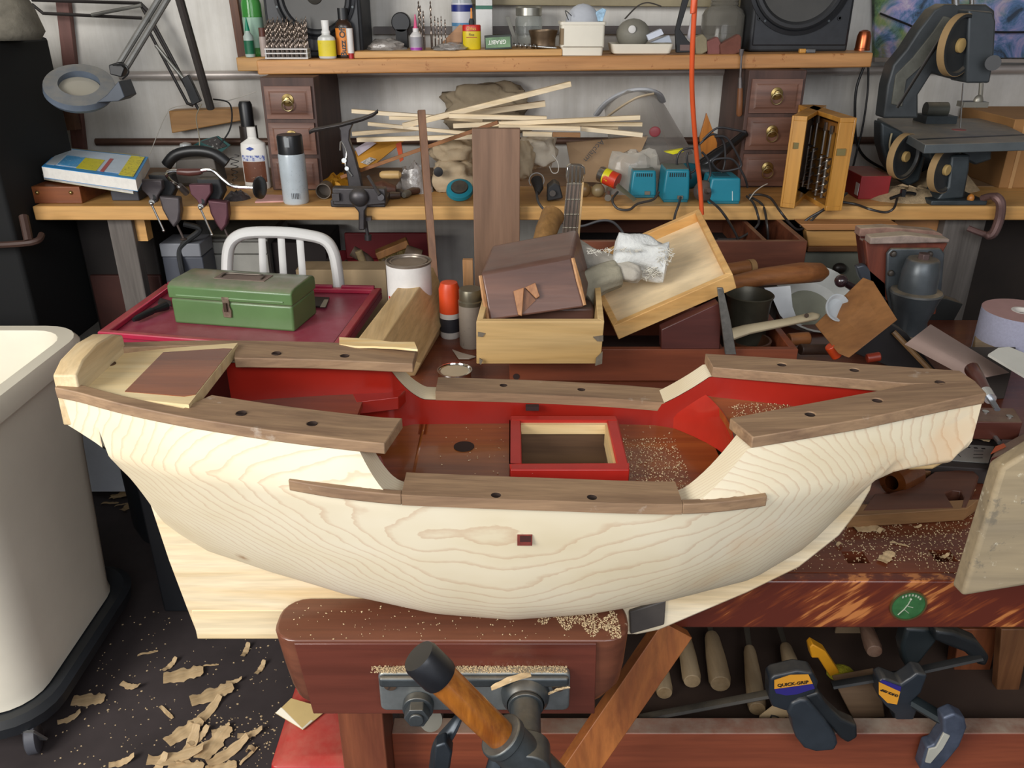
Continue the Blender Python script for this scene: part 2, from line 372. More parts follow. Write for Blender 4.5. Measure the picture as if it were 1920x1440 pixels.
t_ = .014
for q in ((HX0-t_, HX1+t_, HY0-t_, HY0), (HX0-t_, HX1+t_, HY1, HY1+t_), (HX0-t_, HX0, HY0, HY1), (HX1, HX1+t_, HY0, HY1)): cm.bx(*q, 1.062, 1.084)
part(cm, 'hatch_coaming', M('a2231b', .35, var=.15, vs=8, spk=('dcb8a0', 200, .68, .6)), ship, world=True, bevel=.0015, label='red square hatch frame on the deck')
part(MB().bx(HX0, HX1, HY1-.006, HY1, 1.066, 1.080), 'coaming_lining', WD('e5cd9d', 'caa468', 'X', 20), ship, world=True)
part(MB().bx(HX1-.003, HX1, HY0, HY1-.006, 1.05, 1.080), 'coaming_lining', WD('e5cd9d', 'caa468', 'Y', 20), ship, world=True)
# quarterdeck
qd = MB(); rr = []
for x in [x for x in xs if -.44 < x < -.198]+[-.198]:
    w = inw(x); rr.append([Vector((x, YC-w, 1.116)), Vector((x, YC+w, 1.116)), Vector((x, YC+w, 1.108)), Vector((x, YC-w, 1.108))])
qd.loft(rr); part(qd, 'quarterdeck', DECKR, ship, world=True)
w1, w2 = inw(-.2), inw(-.15)
part(MB().prism([(-.215, YC+w1), (-.205, YC+w1-.026), (-.152, YC+w2-.022), (-.145, YC+w2)], 1.098, 1.1165), 'side_bench', REDP, ship, world=True, bevel=.001)
part(MB().prism([(-.215, YC-w1), (-.205, YC-w1+.026), (-.152, YC-w2+.022), (-.145, YC-w2)], 1.098, 1.1165), 'side_bench', REDP, ship, world=True, bevel=.001)
part(MB().bx(-.378, -.370, YC-inw(-.374), YC+inw(-.374), 1.108, 1.176), 'cabin_bulkhead', M('3a120c', .5), ship, world=True)
# foredeck and curved red break
arc = []
for k in range(13):
    s = -1+2*k/12; arc.append((.270-.012*abs(s)**2, YC+s*(inw(.262)+.003)))
fd = [(x, YC+inw(x)) for x in xs if .27 < x < .50]; fd2 = [(x, YC-inw(x)) for x in xs if .27 < x < .50]
part(MB().prism(arc+fd+fd2[::-1], 1.110, 1.120), 'foredeck', DECK, ship, world=True)
bot = [(.280-.068*abs(-1+2*k/12)**1.7, YC+(-1+2*k/12)*(inw(.21)+.003)) for k in range(13)]
bk = MB(); bk.loft([[Vector((b[0]+(a[0]-b[0])*t**1.3, b[1]+(a[1]-b[1])*t, 1.0622+.0588*t)) for a, b in zip(arc, bot)] for t in (0, .25, .5, .75, 1)], closed=False)
part(bk, 'break_bulkhead', M('a52a1e', .2, var=.12, vs=14, coat=.5, spk=('e8b9a8', 260, .72, .6)), ship, world=True, label='curved glossy red bulkhead at the foredeck')
# stern panel + inlay + transom block
po = [(-.515, -.050), (-.44, -.074), (-.36, -.091), (-.36, .091), (-.44, .074), (-.515, .050)]
part(MB().prism([(x, YC+y) for x, y in po], 1.176, 1.1895, M=None), 'stern_cover', WD('e6d3a6', 'd6b67e', 'X', 12, .5), ship, world=True)
iz = 1.1902; part(MB().prism([(-.445, YC-.058), (-.372, YC-.071), (-.361, YC-.066), (-.361, YC+.070), (-.372, YC+.071), (-.445, YC+.058)], 1.189, iz), 'inlay_panel', WD('8f4f29', '5f2d18', 'X', 16, .25, spk=('dcb88c', 200, .74, .8), coat=.2), ship, world=True, label='dark brown varnished inlay in the pale stern cover')
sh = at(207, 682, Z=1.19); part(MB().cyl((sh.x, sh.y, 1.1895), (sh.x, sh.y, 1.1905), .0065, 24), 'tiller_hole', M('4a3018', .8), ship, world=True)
def tr(x0, x1): return [(x0, -.066, 1.150), (x0, -.062, 1.212), (x0, -.040, 1.222), (x0, 0, 1.226), (x0, .040, 1.222), (x0, .062, 1.212), (x0, .066, 1.150)]
part(MB().loft([[Vector((x, YC+y, z)) for x, y, z in tr(a, 0)] for a in (-.521, -.494)]), 'transom', WD('e3d2ad', 'c7a97a', 'Y', 20, .5), ship, world=True, bevel=.002)
# rails
BORE_SHADE = M('33231a', .9)  # dark lining colour paints the shade inside the bored rail holes
def rail(x0, x1, sgn, zt, wout, win, name='cap_rail', n=26, th=.0135, holes=(), ends=(0, 0)):
    up, rr = MB(), []
    for i in range(n+1):
        x = x0+(x1-x0)*i/n; z = zt(x); a, b = wout(x), win(x)
        xa = x+(ends[0] if i == 0 else ends[1] if i == n else 0)
        rr.append([Vector((x, YC+sgn*a, z)), Vector((xa, YC+sgn*b, z)), Vector((xa, YC+sgn*b, z-th)), Vector((x, YC+sgn*a, z-th))])
    up.loft(rr); o = part(up, name, TEAK, ship, world=True)
    cs = []
    for (u, v) in holes:
        q = at(u, v, Z=zt(0)); q = at(u, v, Z=zt(max(x0, min(x1, q.x)))); cs.append(MB().cyl((q.x, q.y, q.z-.03), (q.x, q.y, q.z+.01), .0056, 20)); part(MB().lathe([(0, -th+.001), (.0055, -th+.001), (.0055, -.0004)], 20, Matrix.Translation((q.x, q.y, q.z))), 'bore_shade', BORE_SHADE, ship, world=True)
    if cs: cut_world(o, cs)
    m = o.modifiers.new('bevel', 'BEVEL'); m.width = .0012; m.segments = 2; m.limit_method = 'ANGLE'; m.angle_limit = R(40)
    return o
def cut_world(o, cs):
    for c in cs:
        co = bpy.data.objects.new('cutter', c.mesh(0)); COL.objects.link(co)
        md = o.modifiers.new('cut', 'BOOLEAN'); md.object = co; md.solver = 'EXACT'
        bpy.context.view_layer.update(); me = bpy.data.meshes.new_from_object(o.evaluated_get(bpy.context.evaluated_depsgraph_get()))
        o.modifiers.clear(); o.data = me; bpy.data.objects.remove(co)
    me = o.data; me.polygons.foreach_set('use_smooth', [True]*len(me.polygons)); me.set_sharp_from_angle(angle=R(35))
zr = lambda x: sm(ZR, x)
zw = lambda x: sm(ZWR, x)
ho = lambda x: sm(HT, x, .03)+.005
def hi_(x): return max(.0, ho(x)-(.060 if x > -.355 else .018 if x < -.36 else .04))
rail(-.519, -.137, -1, zr, ho, hi_, holes=[(452, 773), (585, 793)], n=40, ends=(0, .012))
rail(-.519, -.130, 1, zr, ho, hi_, holes=[(518, 661), (646, 666)], n=40)
wo = lambda x: sm(WM, x, .03)+.005
def wi_(x):
    if x < -.12: return wo(x)-.047 if x > -.122 else wid(x, zw(x)-.012)-.004
    return wo(x)-.047 if x < .187 else wid(x, zw(x)-.012)-.004
rail(-.12, .187, -1, zw, wo, lambda x: wo(x)-.047, holes=[(930, 928), (1110, 932)])
part_w = []
rail(-.245, -.1202, -1, zw, lambda x: wo(x)-max(0, (-.2-x))*.09, lambda x: wid(x, zw(x)-.012)-.004, name='rubbing_strake', n=14)
rail(.1872, .286, -1, zw, lambda x: wo(x), lambda x: wid(x, zw(x)-.012)-.004, name='rubbing_strake', n=12)
rail(-.105, .215, 1, zw, wo, lambda x: wo(x)-.047, holes=[(944, 722), (1090, 730)])
def bowp(sg): return [(.250, sg*.072), (.264, sg*.118), (.32, sg*.104), (.40, sg*.083), (.454, sg*.066), (.52, sg*.045), (.562, sg*.033), (.566, 0), (.492, 0)]
for sg, hs in ((-1, [(1519, 777), (1645, 751)]), (1, [(1466, 684), (1602, 694), (1763, 716)])):
    b = MB(); pl = bowp(sg) if sg < 0 else [(.262, .072), (.262, .118)]+bowp(1)[2:]
    b.add([(x, YC+y, zr(x)) for x, y in pl]+[(x, YC+y, zr(x)-.014) for x, y in pl], [tuple(range(9)), tuple(range(17, 8, -1))]+[(i, (i+1) % 9, 9+(i+1) % 9, 9+i) for i in range(9)])
    o = part(b, 'cap_rail', TEAK, ship, world=True)
    cs = []
    for u, v in hs:
        q = at(u, v, Z=1.166); q = at(u, v, Z=zr(q.x)); cs.append(MB().cyl((q.x, q.y, q.z-.03), (q.x, q.y, q.z+.01), .0058, 20)); part(MB().lathe([(0, -.013), (.0057, -.013), (.0057, -.0004)], 20, Matrix.Translation((q.x, q.y, q.z))), 'bore_shade', BORE_SHADE, ship, world=True)
    cut_world(o, cs)
    m = o.modifiers.new('bevel', 'BEVEL'); m.width = .0012; m.segments = 2; m.limit_method = 'ANGLE'
# square port in the near side
q = at(984, 1013, Y=YC-.142)
yh_ = YC-wid(q.x, q.z); part(MB().bx(q.x-.0085, q.x+.0085, yh_-.0026, yh_+.02, q.z-.0075, q.z+.0075), 'chain_port', M('6e2b22', .85, var=.4, vs=90), ship, world=True, bevel=.0004, label='small red square port in the pale side')
part(MB().bx(q.x-.0055, q.x+.0068, yh_-.0030, yh_+.01, q.z-.0020, q.z+.0062), 'port_recess', M('3a1712', .9), ship, world=True)
q = at(998, 764, Y=YC+.10); part(MB().bx(q.x-.009, q.x+.009, q.y-.004, q.y+.004, q.z-.003, q.z+.003), 'scupper', M('2a1512', .8), ship, world=True)
# ---------------- generic traced solids (each with its own distance and thickness) ----------------
def slab(pts, Y, th, mb=None):
    """outline standing in the upright plane at distance Y, th thick away from the viewer"""
    mb = mb or MB(); q = [at(u, v, Y=Y) for u, v in pts]
    return mb.prism([(p.x, p.z) for p in q], Y, Y+th, axis='Y')
def slabZ(pts, Z, th, mb=None):
    """outline lying flat with its top at height Z"""
    mb = mb or MB(); q = [at(u, v, Z=Z) for u, v in pts]
    return mb.prism([(p.x, p.y) for p in q], Z-th, Z)
def cable(pts, r, n=8, k=6): return MB().tube(spline(pts, k), r, n)
def sweep(poly, k=3): return spline(poly, k)
def flakes(pts_boxes, size=.0018, seed=1):
    """tiny dust flakes scattered over boxes (x0,x1,y0,y1,z,count[,zfun])"""
    rnd = random.Random(seed); mb = MB()
    for b in pts_boxes:
        x0, x1, y0, y1, z, n = b[:6]
        for _ in range(n):
            x = rnd.uniform(x0, x1); y = rnd.uniform(y0, y1); s = size*rnd.uniform(.5, 1.8); a = rnd.uniform(0, 3.14)
            if len(b) > 6 and not b[6](x, y): continue
            ca, sa = math.cos(a)*s, math.sin(a)*s*.6; h = z+rnd.uniform(.0003, .0012)
            mb.add([(x-ca, y-sa, z+.0002), (x+sa, y-ca, z+.0003), (x+ca, y+sa, h), (x-sa, y+ca, z+.0005), (x, y, h+s*.5)], [(0, 1, 4), (1, 2, 4), (2, 3, 4), (3, 0, 4)])
    return mb
def heap(cx, cy, z, rx, ry, h, n=14, seed=1):
    mb = MB(); rings = []
    for i in range(6):
        t = 1-i/5.0; rings.append([Vector((cx+rx*t*math.cos(2*math.pi*k/n)*(1+.25*mnoise.noise(Vector((k*.9, i*.5, seed)))), cy+ry*t*math.sin(2*math.pi*k/n)*(1+.25*mnoise.noise(Vector((k*.7, i*.5, seed+9)))), z+h*(1-t*t)*(1+.5*mnoise.noise(Vector((k*.8, i*.9, seed+4)))))) for k in range(n)])
    mb.loft(rings); return mb
SAW = M('cdb48c', .9, var=.25, vs=160, bump=.6)
IRON = M('4c5153', .42, .6, var=.25, vs=30, dust=.35)
IRONB = M('33393f', .38, .5, var=.2, vs=30)
BLK = M('191a1c', .4, var=.2); BLKM = M('232426', .65, var=.2, dust=.25)
STEEL = M('b9b9b6', .25, .95, var=.15); CHROME = M('d9d9d6', .12, 1, var=.05)
BRASS = M('a08b5a', .35, .9, var=.2)
# ---------------- workbench ----------------
ZB_, YF = .86, .934
bench = thing('workbench', 'heavy red-brown wooden workbench with worn scratched front edge under the ship', 'workbench', (.68, 1.4, 0))
TOPM = WD('7c4024', '54261a', 'X', 16, .38, spk=('c79a5c', 150, .64, .8), spk2=('d0b890', 40, .70, .5), coat=.15, contrast=.9)
def apronmat():
    m, nt, p, N, L = _m('worn_varnish'); mp = setup_uv(nt, (1, 1, 1)); r0 = N('ShaderNodeMapping'); tc = N('ShaderNodeTexCoord'); r1 = N('ShaderNodeMapping'); L(tc.outputs['Object'], r1.inputs[0]); r1.inputs['Rotation'].default_value = (0, R(40), 0); L(r1.outputs[0], r0.inputs[0]); r0.inputs['Scale'].default_value = (.10, 1, 1)
    n = noise(nt, r0, 60, 4, .6); n2 = noise(nt, mp, 7, 3, .6); a = N('ShaderNodeMath'); a.operation = 'MULTIPLY_ADD'; a.inputs[1].default_value = .55
    L(n.outputs[0], a.inputs[0]); m2 = N('ShaderNodeMath'); m2.operation = 'MULTIPLY'; m2.inputs[1].default_value = .45; L(n2.outputs[0], m2.inputs[0]); L(m2.outputs[0], a.inputs[2])
    r = ramp(nt, a.outputs[0], [(.515, lin('552317')), (.57, lin('6f331a')), (.60, lin('ad6c3a'))]); L(r.outputs[0], p.inputs['Base Color']); p.inputs['Roughness'].default_value = .35
    p.inputs['Coat Weight'].default_value = .2; return m
tp = MB().bx(-.27, 1.7, YF+.02, 1.97, .80, ZB_)
to = part(tp, 'benchtop', TOPM, bench, world=True)
dogs = []
for u, v in ((1604, 1045), (1768, 1042)):
    q = at(u, v, Z=ZB_); dogs.append(MB().bx(q.x-.016, q.x+.016, q.y-.014, q.y+.014, .80-.01, .87))
cut_world(to, dogs)
part(MB().bx(-.27, 1.7, YF, YF+.02, .776, ZB_), 'apron', apronmat(), bench, world=True, bevel=.003, label='red varnished front edge worn to bare orange wood')
LEG = WD('8a4f33', '5f2f20', 'Z', 18, .5, dust=.3)
for x in (-.235, 1.6):
    for y in (.985, 1.85): part(MB().bx(x-.035, x+.035, y-.04, y+.04, 0, .80), 'leg', LEG, bench, world=True, bevel=.002)
TRAYM = WD('8e4a30', '6d3524', 'X', 14, .45, dust=.75, spk=('d8b48c', 120, .72, .8), dcol='a39886')
part(MB().bx(-.20, 1.565, 1.0, 1.034, .36, .494), 'stretcher', TRAYM, bench, world=True, bevel=.002)
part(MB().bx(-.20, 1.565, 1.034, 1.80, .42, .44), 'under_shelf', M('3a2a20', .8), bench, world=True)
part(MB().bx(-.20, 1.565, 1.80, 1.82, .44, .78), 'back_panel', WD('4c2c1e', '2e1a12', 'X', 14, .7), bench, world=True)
bq = at(1702, 1134, Y=YF)
bd = part(MB().cyl((bq.x, YF+.001, bq.z), (bq.x, YF-.002, bq.z), .0245, 36), 'badge', M('2f5a33', .35, var=.3, vs=60), bench, world=True, label='round green metal badge')
part(MB().lathe([(.0235, 0), (.026, 0), (.026, .003), (.0235, .003)], 36, Matrix.Translation((bq.x, YF, bq.z)) @ UP), 'badge_rim', BRASS, bench, world=True)
fig = MB(); P3 = lambda a, b: (bq.x+a, YF-.0026, bq.z+b)
fig.tube([P3(-.012, -.016), P3(-.005, -.006), P3(-.001, .003), P3(.001, .011)], .0008, 5).tube([P3(-.002, 0), P3(.007, -.003)], .0006, 5).ball(P3(.001, .012), .0018, 8).tube([P3(-.005, -.006), P3(.003, -.013)], .0006, 5)
part(fig, 'badge_emblem', M('b7bfa8', .4, .4), bench, world=True)
for k, ch in enumerate('ULMIA'[:0]+'TOOLS'[:0]): pass
ar = MB()
for k in range(7):
    a = R(125-k*14); ar.box((bq.x+.019*math.cos(a), YF-.0024, bq.z+.019*math.sin(a)), (.0022, .0008, .0034))
part(ar, 'badge_lettering', M('b7bfa8', .4, .4), bench, world=True)
one(flakes([(-.1, .22, .80, 1.02, 1.0625, 220, lambda x, y: not (-.01 < x < .15 and .85 < y < 1.01)), (.145, .22, .84, .98, 1.0625, 700), (.28, .40, .87, .97, 1.1205, 700)], .0008, 21), 'sawdust', SAW, 'fine sawdust sprinkled over the varnished decks inside the ship', 'sawdust', kind='stuff', smooth=0)
one(flakes([(.28, 1.1, .96, 1.15, ZB_, 1500), (.5, 1.0, .98, 1.1, ZB_, 1500), (.6, .85, .95, 1.0, ZB_, 300)], .0010, 3), 'sawdust', SAW, 'pale sawdust specks scattered on the red-brown benchtop beside the dog holes', 'sawdust', kind='stuff', smooth=0)
# ---------------- vise ----------------
vise = thing('bench_vise', 'big pattern vise with red-brown wooden jaw, iron plate and wooden handle below the ship', 'vise', (-.08, .86, .74))
def rr_out(x0, x1, y0, y1, r, n=5):
    o = []
    for cx, cy, a0 in ((x1-r, y0+r, -90), (x1-r, y1-r, 0), (x0+r, y1-r, 90), (x0+r, y0+r, 180)):
        for k in range(n+1): a = R(a0+90*k/n); o.append((cx+r*math.cos(a), cy+r*math.sin(a)))
    return o
JM = WD('7d4a33', '532e22', 'X', 14, .33, spk=('c9b59a', 45, .69, .7), spk2=('2f211c', 14, .66, .5), coat=.2, contrast=.8)
jr = []
for z, x0, x1, dy in ((.86, -.306, .150, 0), (.857, -.308, .152, 0), (.80, -.302, .149, .002), (.77, -.298, .145, .004), (.75, -.293, .130, .006), (.739, -.285, .100, .010)):
    jr.append([Vector((a, b, z)) for a, b in rr_out(x0, x1, .816+dy, .898, .032)])
part(MB().loft(jr), 'front_jaw', JM, vise, world=True, bevel=.002)
part(MB().add([], []).hexa([(XX(550, .81, .86), .812, .858), (XX(1119, .81, .86), .812, .858), (XX(1119, .81, .8), .812, .738), (-.264, .812, .738)], (0, .01, 0)), 'jaw_face', WD('70392b', '552a20', 'X', 12, .3, spk=('d8b089', 90, .72, .8), coat=.25), vise, world=True, bevel=.001)
part(MB().bx(-.306, .235, .901, .9335, .775, .857), 'rear_jaw', M('3d332d', .5, var=.2), vise, world=True, bevel=.003) if False else None
part(slab([(1180, 1148), (1249, 1126), (1246, 1172), (1182, 1190)], .895, .02), 'rear_jaw', M('4a443f', .5, var=.2, vs=12), vise, world=True, bevel=.002)
part(slab([(1229, 1176), (1266, 1178), (1262, 1222), (1256, 1228), (1236, 1226), (1230, 1218)], .94, .03), 'guide_bar', M('4c3c33', .6, .3), vise, world=True, bevel=.002)
yp = .80
pl = MB(); x0, x1 = XX(712, yp, .78), XX(1068, yp, .78); z0, z1 = ZZ(1333, yp), ZZ(1262, yp)
pl.prism([(a, b) for a, b in rr_out(x0, x1, z0, z1, .008, 3)], yp, .813, axis='Y')
part(pl, 'iron_plate', M('7d8180', .42, .6, var=.25, vs=22, dust=.9, dcol='c9b999'), vise, world=True, bevel=.003, seg=3)
pr = MB().bx(x0+.002, x1-.002, yp-.008, yp, z1-.018, z1-.002); part(pr, 'plate_rib', IRON, vise, world=True, bevel=.004, seg=3)
for u, v, a in ((732, 1284, 62), (1047, 1286, 25)):
    q = at(u, v, Y=yp); s = part(MB().cyl((q.x, yp-.002, q.z), (q.x, yp+.002, q.z), .0085, 24), 'plate_screw', M('6d5a4b', .45, .7), vise, world=True, bevel=.0005)
    part(MB().box((0, 0, 0), (.015, .001, .0016), Matrix.Translation((q.x, yp-.0021, q.z)) @ rot(0, -a, 0)), 'screw_slot', M('2a2320', .7), s, world=True)
q = at(785, 1318, Y=yp); hx = MB().cyl((q.x, yp, q.z), (q.x, yp-.012, q.z), .020, 28).tube([(q.x, yp-.010, q.z), (q.x, yp-.026, q.z)], .0165, 6).cyl((q.x, yp-.026, q.z), (q.x, yp-.030, q.z), .0095, 24)
part(hx, 'hex_bolt', IRON, vise, world=True, bevel=.0012)
q = at(985, 1300, Y=yp); ZS = q.z; XS = q.x
part(MB().lathe([(.0, 0), (.032, 0), (.030, .012), (.024, .020), (.024, .022)], 28, Matrix.Translation((XS, yp+.002, ZS)) @ UP), 'screw_collar', IRON, vise, world=True)
part(MB().cyl((XS, yp, ZS), (XS, .70, ZS), .0185, 28).cyl((XS, yp-.018, ZS), (XS, yp-.024, ZS), .0225, 28), 'screw', IRON, vise, world=True, bevel=.001)
hubc = Vector((XS, .700, ZS-.004)); htop = at(790, 1235, Y=.70); dr = (htop-hubc).normalized()
hub = MB().cyl(hubc+Vector((0, .02, 0)), hubc-Vector((0, .02, 0)), .029, 28).cyl(hubc-dr*.05, hubc+dr*.048, .0255, 28).cyl(hubc+dr*.04, hubc+dr*.052, .028, 28)
part(hub, 'handle_hub', IRON, vise, world=True, bevel=.002)
part(MB().tube([hubc+dr*.03, hubc+dr*.1, htop+dr*.0, htop+dr*.004], [.0175, .0180, .0185, .0185], 24), 'handle_bar', WD('b06d22', '7c4212', 'Z', 30, .3, coat=.3, stretch=.15), vise, world=True, label='orange-brown turned wooden handle bar')
capn = part(MB().lathe([(.0, -.034), (.0205, -.034), (.0215, -.03), (.0215, 0), (.0195, .005), (.0, .006)], 28, frame(htop-dr*.0, htop+dr)), 'handle_cap', M('16171b', .4, var=.2, vs=60), vise, world=True, label='black rubber cap on the handle end')
for pts in ([(862, 1342), (848, 1365), (826, 1400), (822, 1445)], [(934, 1398), (930, 1420), (926, 1450)]):
    part(MB().tube(spline([at(u, v, Y=.84-k*.008) for k, (u, v) in enumerate(pts)], 5), [.006+.0008*i for i in range(5*(len(pts)-1)+1)], 10, flat=.6), 'swivel_lever', IRONB, vise, world=True)
part(slab([(815, 1400), (835, 1393), (848, 1412), (843, 1445), (812, 1445)], .80, .02), 'swivel_bracket', IRONB, vise, world=True, bevel=.003)
part(MB().tube([at(808, 1350, Y=.86), at(812, 1340, Y=.95)], .016, 20), 'guide_rod', M('6d6a5f', .7), vise, world=True)
one(flakes([(-.18, .07, .800, .813, z1, 1500), (.03, .14, .82, .895, ZB_, 2600, lambda x, y: abs(y-.86+(x-.08)*.35) < .02+.01*math.sin(x*200)), (-.29, .14, .816, .89, ZB_, 160)], .0009, 5), 'sawdust', SAW, 'sawdust sprinkled over the vise jaw and its iron plate', 'sawdust', kind='stuff', smooth=0)
def chip(L, wd, seed=0, bend=.25):
    """a broad flat shaving with ragged ends, lightly bowed"""
    rnd = random.Random(seed); mb = MB(); n = 12; rings = []; y = 0; tw = rnd.uniform(-.5, .5)
    for j in range(n+1):
        t = j/n; w = wd*(.5+.12*rnd.uniform(-1, 1))*(.55+.45*math.sin(math.pi*min(1, max(0, .12+.8*t)))); x = (t-.5)*L; z = .001+bend*L*(t-.45)**2+.002*math.sin(t*9+seed)**2; y = .25*L*tw*t*t
        rings.append([Vector((x, y-w, z)), Vector((x, y, z+.0015)), Vector((x, y+w, z+tw*.004)), Vector((x, y+w, z-.0006+tw*.004)), Vector((x, y, z+.0009)), Vector((x, y-w, z-.0006))])
    mb.loft(rings); return mb
def curl(L, wd, turns, r, up=.3, seed=0):
    """a wood shaving: thin curling ribbon, local coordinates"""
    mb = MB(); n = 18; top = []; rnd = random.Random(seed); a = 0; x = z = 0; ph = rnd.uniform(0, 6)
    P = []
    for i in range(n+1):
        t = i/n; P.append((x, z+.0008)); a = turns*math.sin(t*3.0+ph)*1.4
        x += L/n*math.cos(a*.6); z = max(0, z+L/n*math.sin(a)*up)
    for side in (0,):
        rings = [[Vector((px, (k/3-.5)*wd*(1-.35*abs(2*j/n-1)**3), pz+.0006*math.sin(k*2+j))) for k in range(4)]+[Vector((px, (k/3-.5)*wd*(1-.35*abs(2*j/n-1)**3), pz-.0007)) for k in (3, 2, 1, 0)] for j, (px, pz) in enumerate(P)]
        mb.loft(rings)
    return mb
SHV = WD('dcc39a', 'bd9d70', 'X', 30, .7, spk=('efe2c6', 60, .66, .5))
q = at(988, 1290, Y=.79); o = one(curl(.055, .010, .5, 0, seed=3), 'wood_shaving', SHV, 'broad white wood shaving lying across the vise screw', 'wood shaving', loc=(q.x-.045, .782, ZS+.026), rz=10, ry=-14)
q = at(1050, 1302, Y=.79); one(curl(.032, .004, .7, 0, seed=8), 'wood_shaving', SHV, 'thin curved wood shaving at the right end of the iron vise plate', 'wood shaving', loc=(q.x-.015, .79, q.z), rz=5, ry=-15)
# leaning batten behind the vise
p1, p0 = at(1262, 1172, Y=.925), at(1078, 1440, Y=.865); d = (p1-p0).normalized(); pb = p0+d*(-(p0.z)/d.z)
fm = frame(pb, p1, (0, 1, 0)); Lb = (p1-pb).length
bt = MB(fm).bx(-.022, .030, -.011, .011, .02, Lb); o = one(bt, 'wooden_batten', WD('a5642f', '7d441f', 'Z', 22, .5, spk=('dcb588', 200, .7, .7)), 'long orange-brown board leaning diagonally behind the vise jaw', 'board', bevel=.001)
one(MB(fm).bx(.0305, .034, -.010, .010, .75*Lb, Lb), 'bark_edge', WD('e8d2a4', 'd2b682', 'Z', 22), 'thin pale strip along the upper edge of the leaning orange-brown board', 'strip') if False else None
# red toolbox under the vise
rb = thing('red_toolbox', 'small red plastic toolbox with black latch standing below the vise jaw', 'toolbox', (0, 0, 0))
zt_ = .30; xl, xr = XX(497, 1.10, zt_), XX(690, 1.10, zt_); yf_ = 1.10
rb.location = ((xl+xr)/2, 1.2, 0); RD = M('b3171d', .3, var=.15, vs=8, coat=.2, dust=.25, spk=('e0a8a0', 220, .74, .6))
def tz(v): return ZZ(v, yf_)
part(MB().bx(xl+.006, xr-.006, yf_+.006, 1.33, 0.005, zt_-.055), 'box_body', RD, rb, world=True, bevel=.006)
part(MB().loft([[Vector((a, b, z)) for a, b in rr_out(xl-e, xr+e, yf_-e, 1.335+e, .012, 3)] for z, e in ((zt_-.060, .003), (zt_-.045, .003), (zt_-.042, -.002), (zt_-.012, -.006), (zt_, -.022))]), 'box_lid', RD, rb, world=True, bevel=.002)
lc = XX(590, yf_, .25); lt = part(MB().bx(lc-.024, lc+.024, yf_-.012, yf_-.001, zt_-.105, zt_-.050), 'latch_frame', BLK, rb, world=True, bevel=.002)
part(MB().bx(lc-.017, lc+.017, yf_-.015, yf_-.008, zt_-.082, zt_-.054), 'latch', RD, rb, world=True, bevel=.002)
# sandpaper on it
spn = thing('sandpaper_sheet', 'folded tan sandpaper sheet with printed numbers lying on the red toolbox', 'sandpaper', at(560, 1340, Z=zt_))
a, b, c = at(517, 1338, Z=zt_+.002), at(568, 1369, Z=zt_+.003), at(546, 1310, Z=zt_+.03); d2 = at(615, 1330, Z=zt_+.004)
s_ = MB(); s_.hexa([a, b, d2, c], (0, 0, .0012)); part(s_, 'paper', M('b59c66', .8, var=.1), spn, world=True)
s2 = MB(); m1 = (a+b)/2; s2.hexa([a+Vector((0, 0, .0016)), b+Vector((0, 0, .0016)), (b*.6+d2*.4)+Vector((0, 0, .002)), (a*.65+c*.35)+Vector((0, 0, .0018))], (0, 0, .0006)); part(s2, 'paper_back', M('d9d2bd', .8, var=.05), spn, world=True)
tm = frame(m1+(c-m1)*.18+Vector((0, 0, .0035)), m1+(c-m1)*.18+Vector((0, 0, 1))); text('3M 12', .013, BLK, spn, Matrix.Translation(m1+(d2-m1)*.16+Vector((0, 0, .0048))) @ rot(0, 0, math.degrees(math.atan2(b.y-a.y, b.x-a.x))), label='black printed 3M on the sandpaper back').matrix_parent_inverse = mw(spn).inverted()
# ---------------- under-bench tools ----------------
TAN = WD('b39a76', '927754', 'Y', 20, .6, dust=.3)
def handle_at(e, s, r, lab, shank=None, mat=TAN, gname='chisel_handles', z=.462):
    a, b = at(*e, Z=z), at(*s, Z=z); t = thing('gouge', lab, 'gouge', (a.x, a.y, .442), group='gouges lying on the shelf under the bench')
    d = (b-a).normalized(); L = (b-a).length
    part(MB().tube([a, a+d*.012, a+d*L*.5, a+d*L*.92, b], [r*.86, r, r*.92, r*.7, r*.55], 18), 'handle', mat, t, world=True, bevel=.001)
    part(MB().tube([b, b+d*.09], [.005, .0065], 10, flat=.6), 'blade', M('6d6659', .5, .6), t, world=True)
handle_at((1298, 1278), (1283, 1190), .0175, 'thick dusty gouge handle, second from the leaning board under the bench')
handle_at((1351, 1283), (1334, 1190), .0205, 'thickest dusty round handle under the bench, its end facing out')
handle_at((1420, 1330), (1405, 1215), .0165, 'long tapered handle beneath the dark clamp bar under the bench')
handle_at((1490, 1270), (1472, 1210), .016, 'tapered pale handle rising behind the orange labelled clamp')
handle_at((1246, 1300), (1236, 1230), .016, 'dusty handle end just right of the leaning board', z=.455)
handle_at((1640, 1222), (1620, 1165), .0155, 'worn pinkish round handle hanging below the green badge', mat=WD('a58a76', '7b5a48', 'Y', 24), z=.52)
def clampmat(c='22272d'): return M(c, .38, var=.2, vs=20, dust=.15)
PLY, PLB = M('d0902a', .45, var=.06), M('2b2470', .45, var=.05)
def label_quad(px, Y, name, mat, parent, d=-.001):
    return part(slab(px, Y+d, .0012), name, mat, parent, world=True)
def textm(u, v, Y, ang, tilt=0, off=-.0016):
    p = at(u, v, Y=Y); return Matrix.Translation((p.x, p.y+off, p.z)) @ rot(0, -ang, 0) @ rot(90-tilt, 0, 0)
def wtext(s, size, mat, parent, u, v, Y, ang=0, off=-.0016, **k):
    o = text(s, size, mat, parent, textm(u, v, Y, ang, 0, off), **k); o.matrix_parent_inverse = mw(parent).inverted(); return o
c1 = thing('bar_clamp', 'black pistol-grip bar clamp with orange QUICK-GRIP label hanging over the bench stretcher', 'clamp', at(1500, 1290, Y=.985))
CY = .965
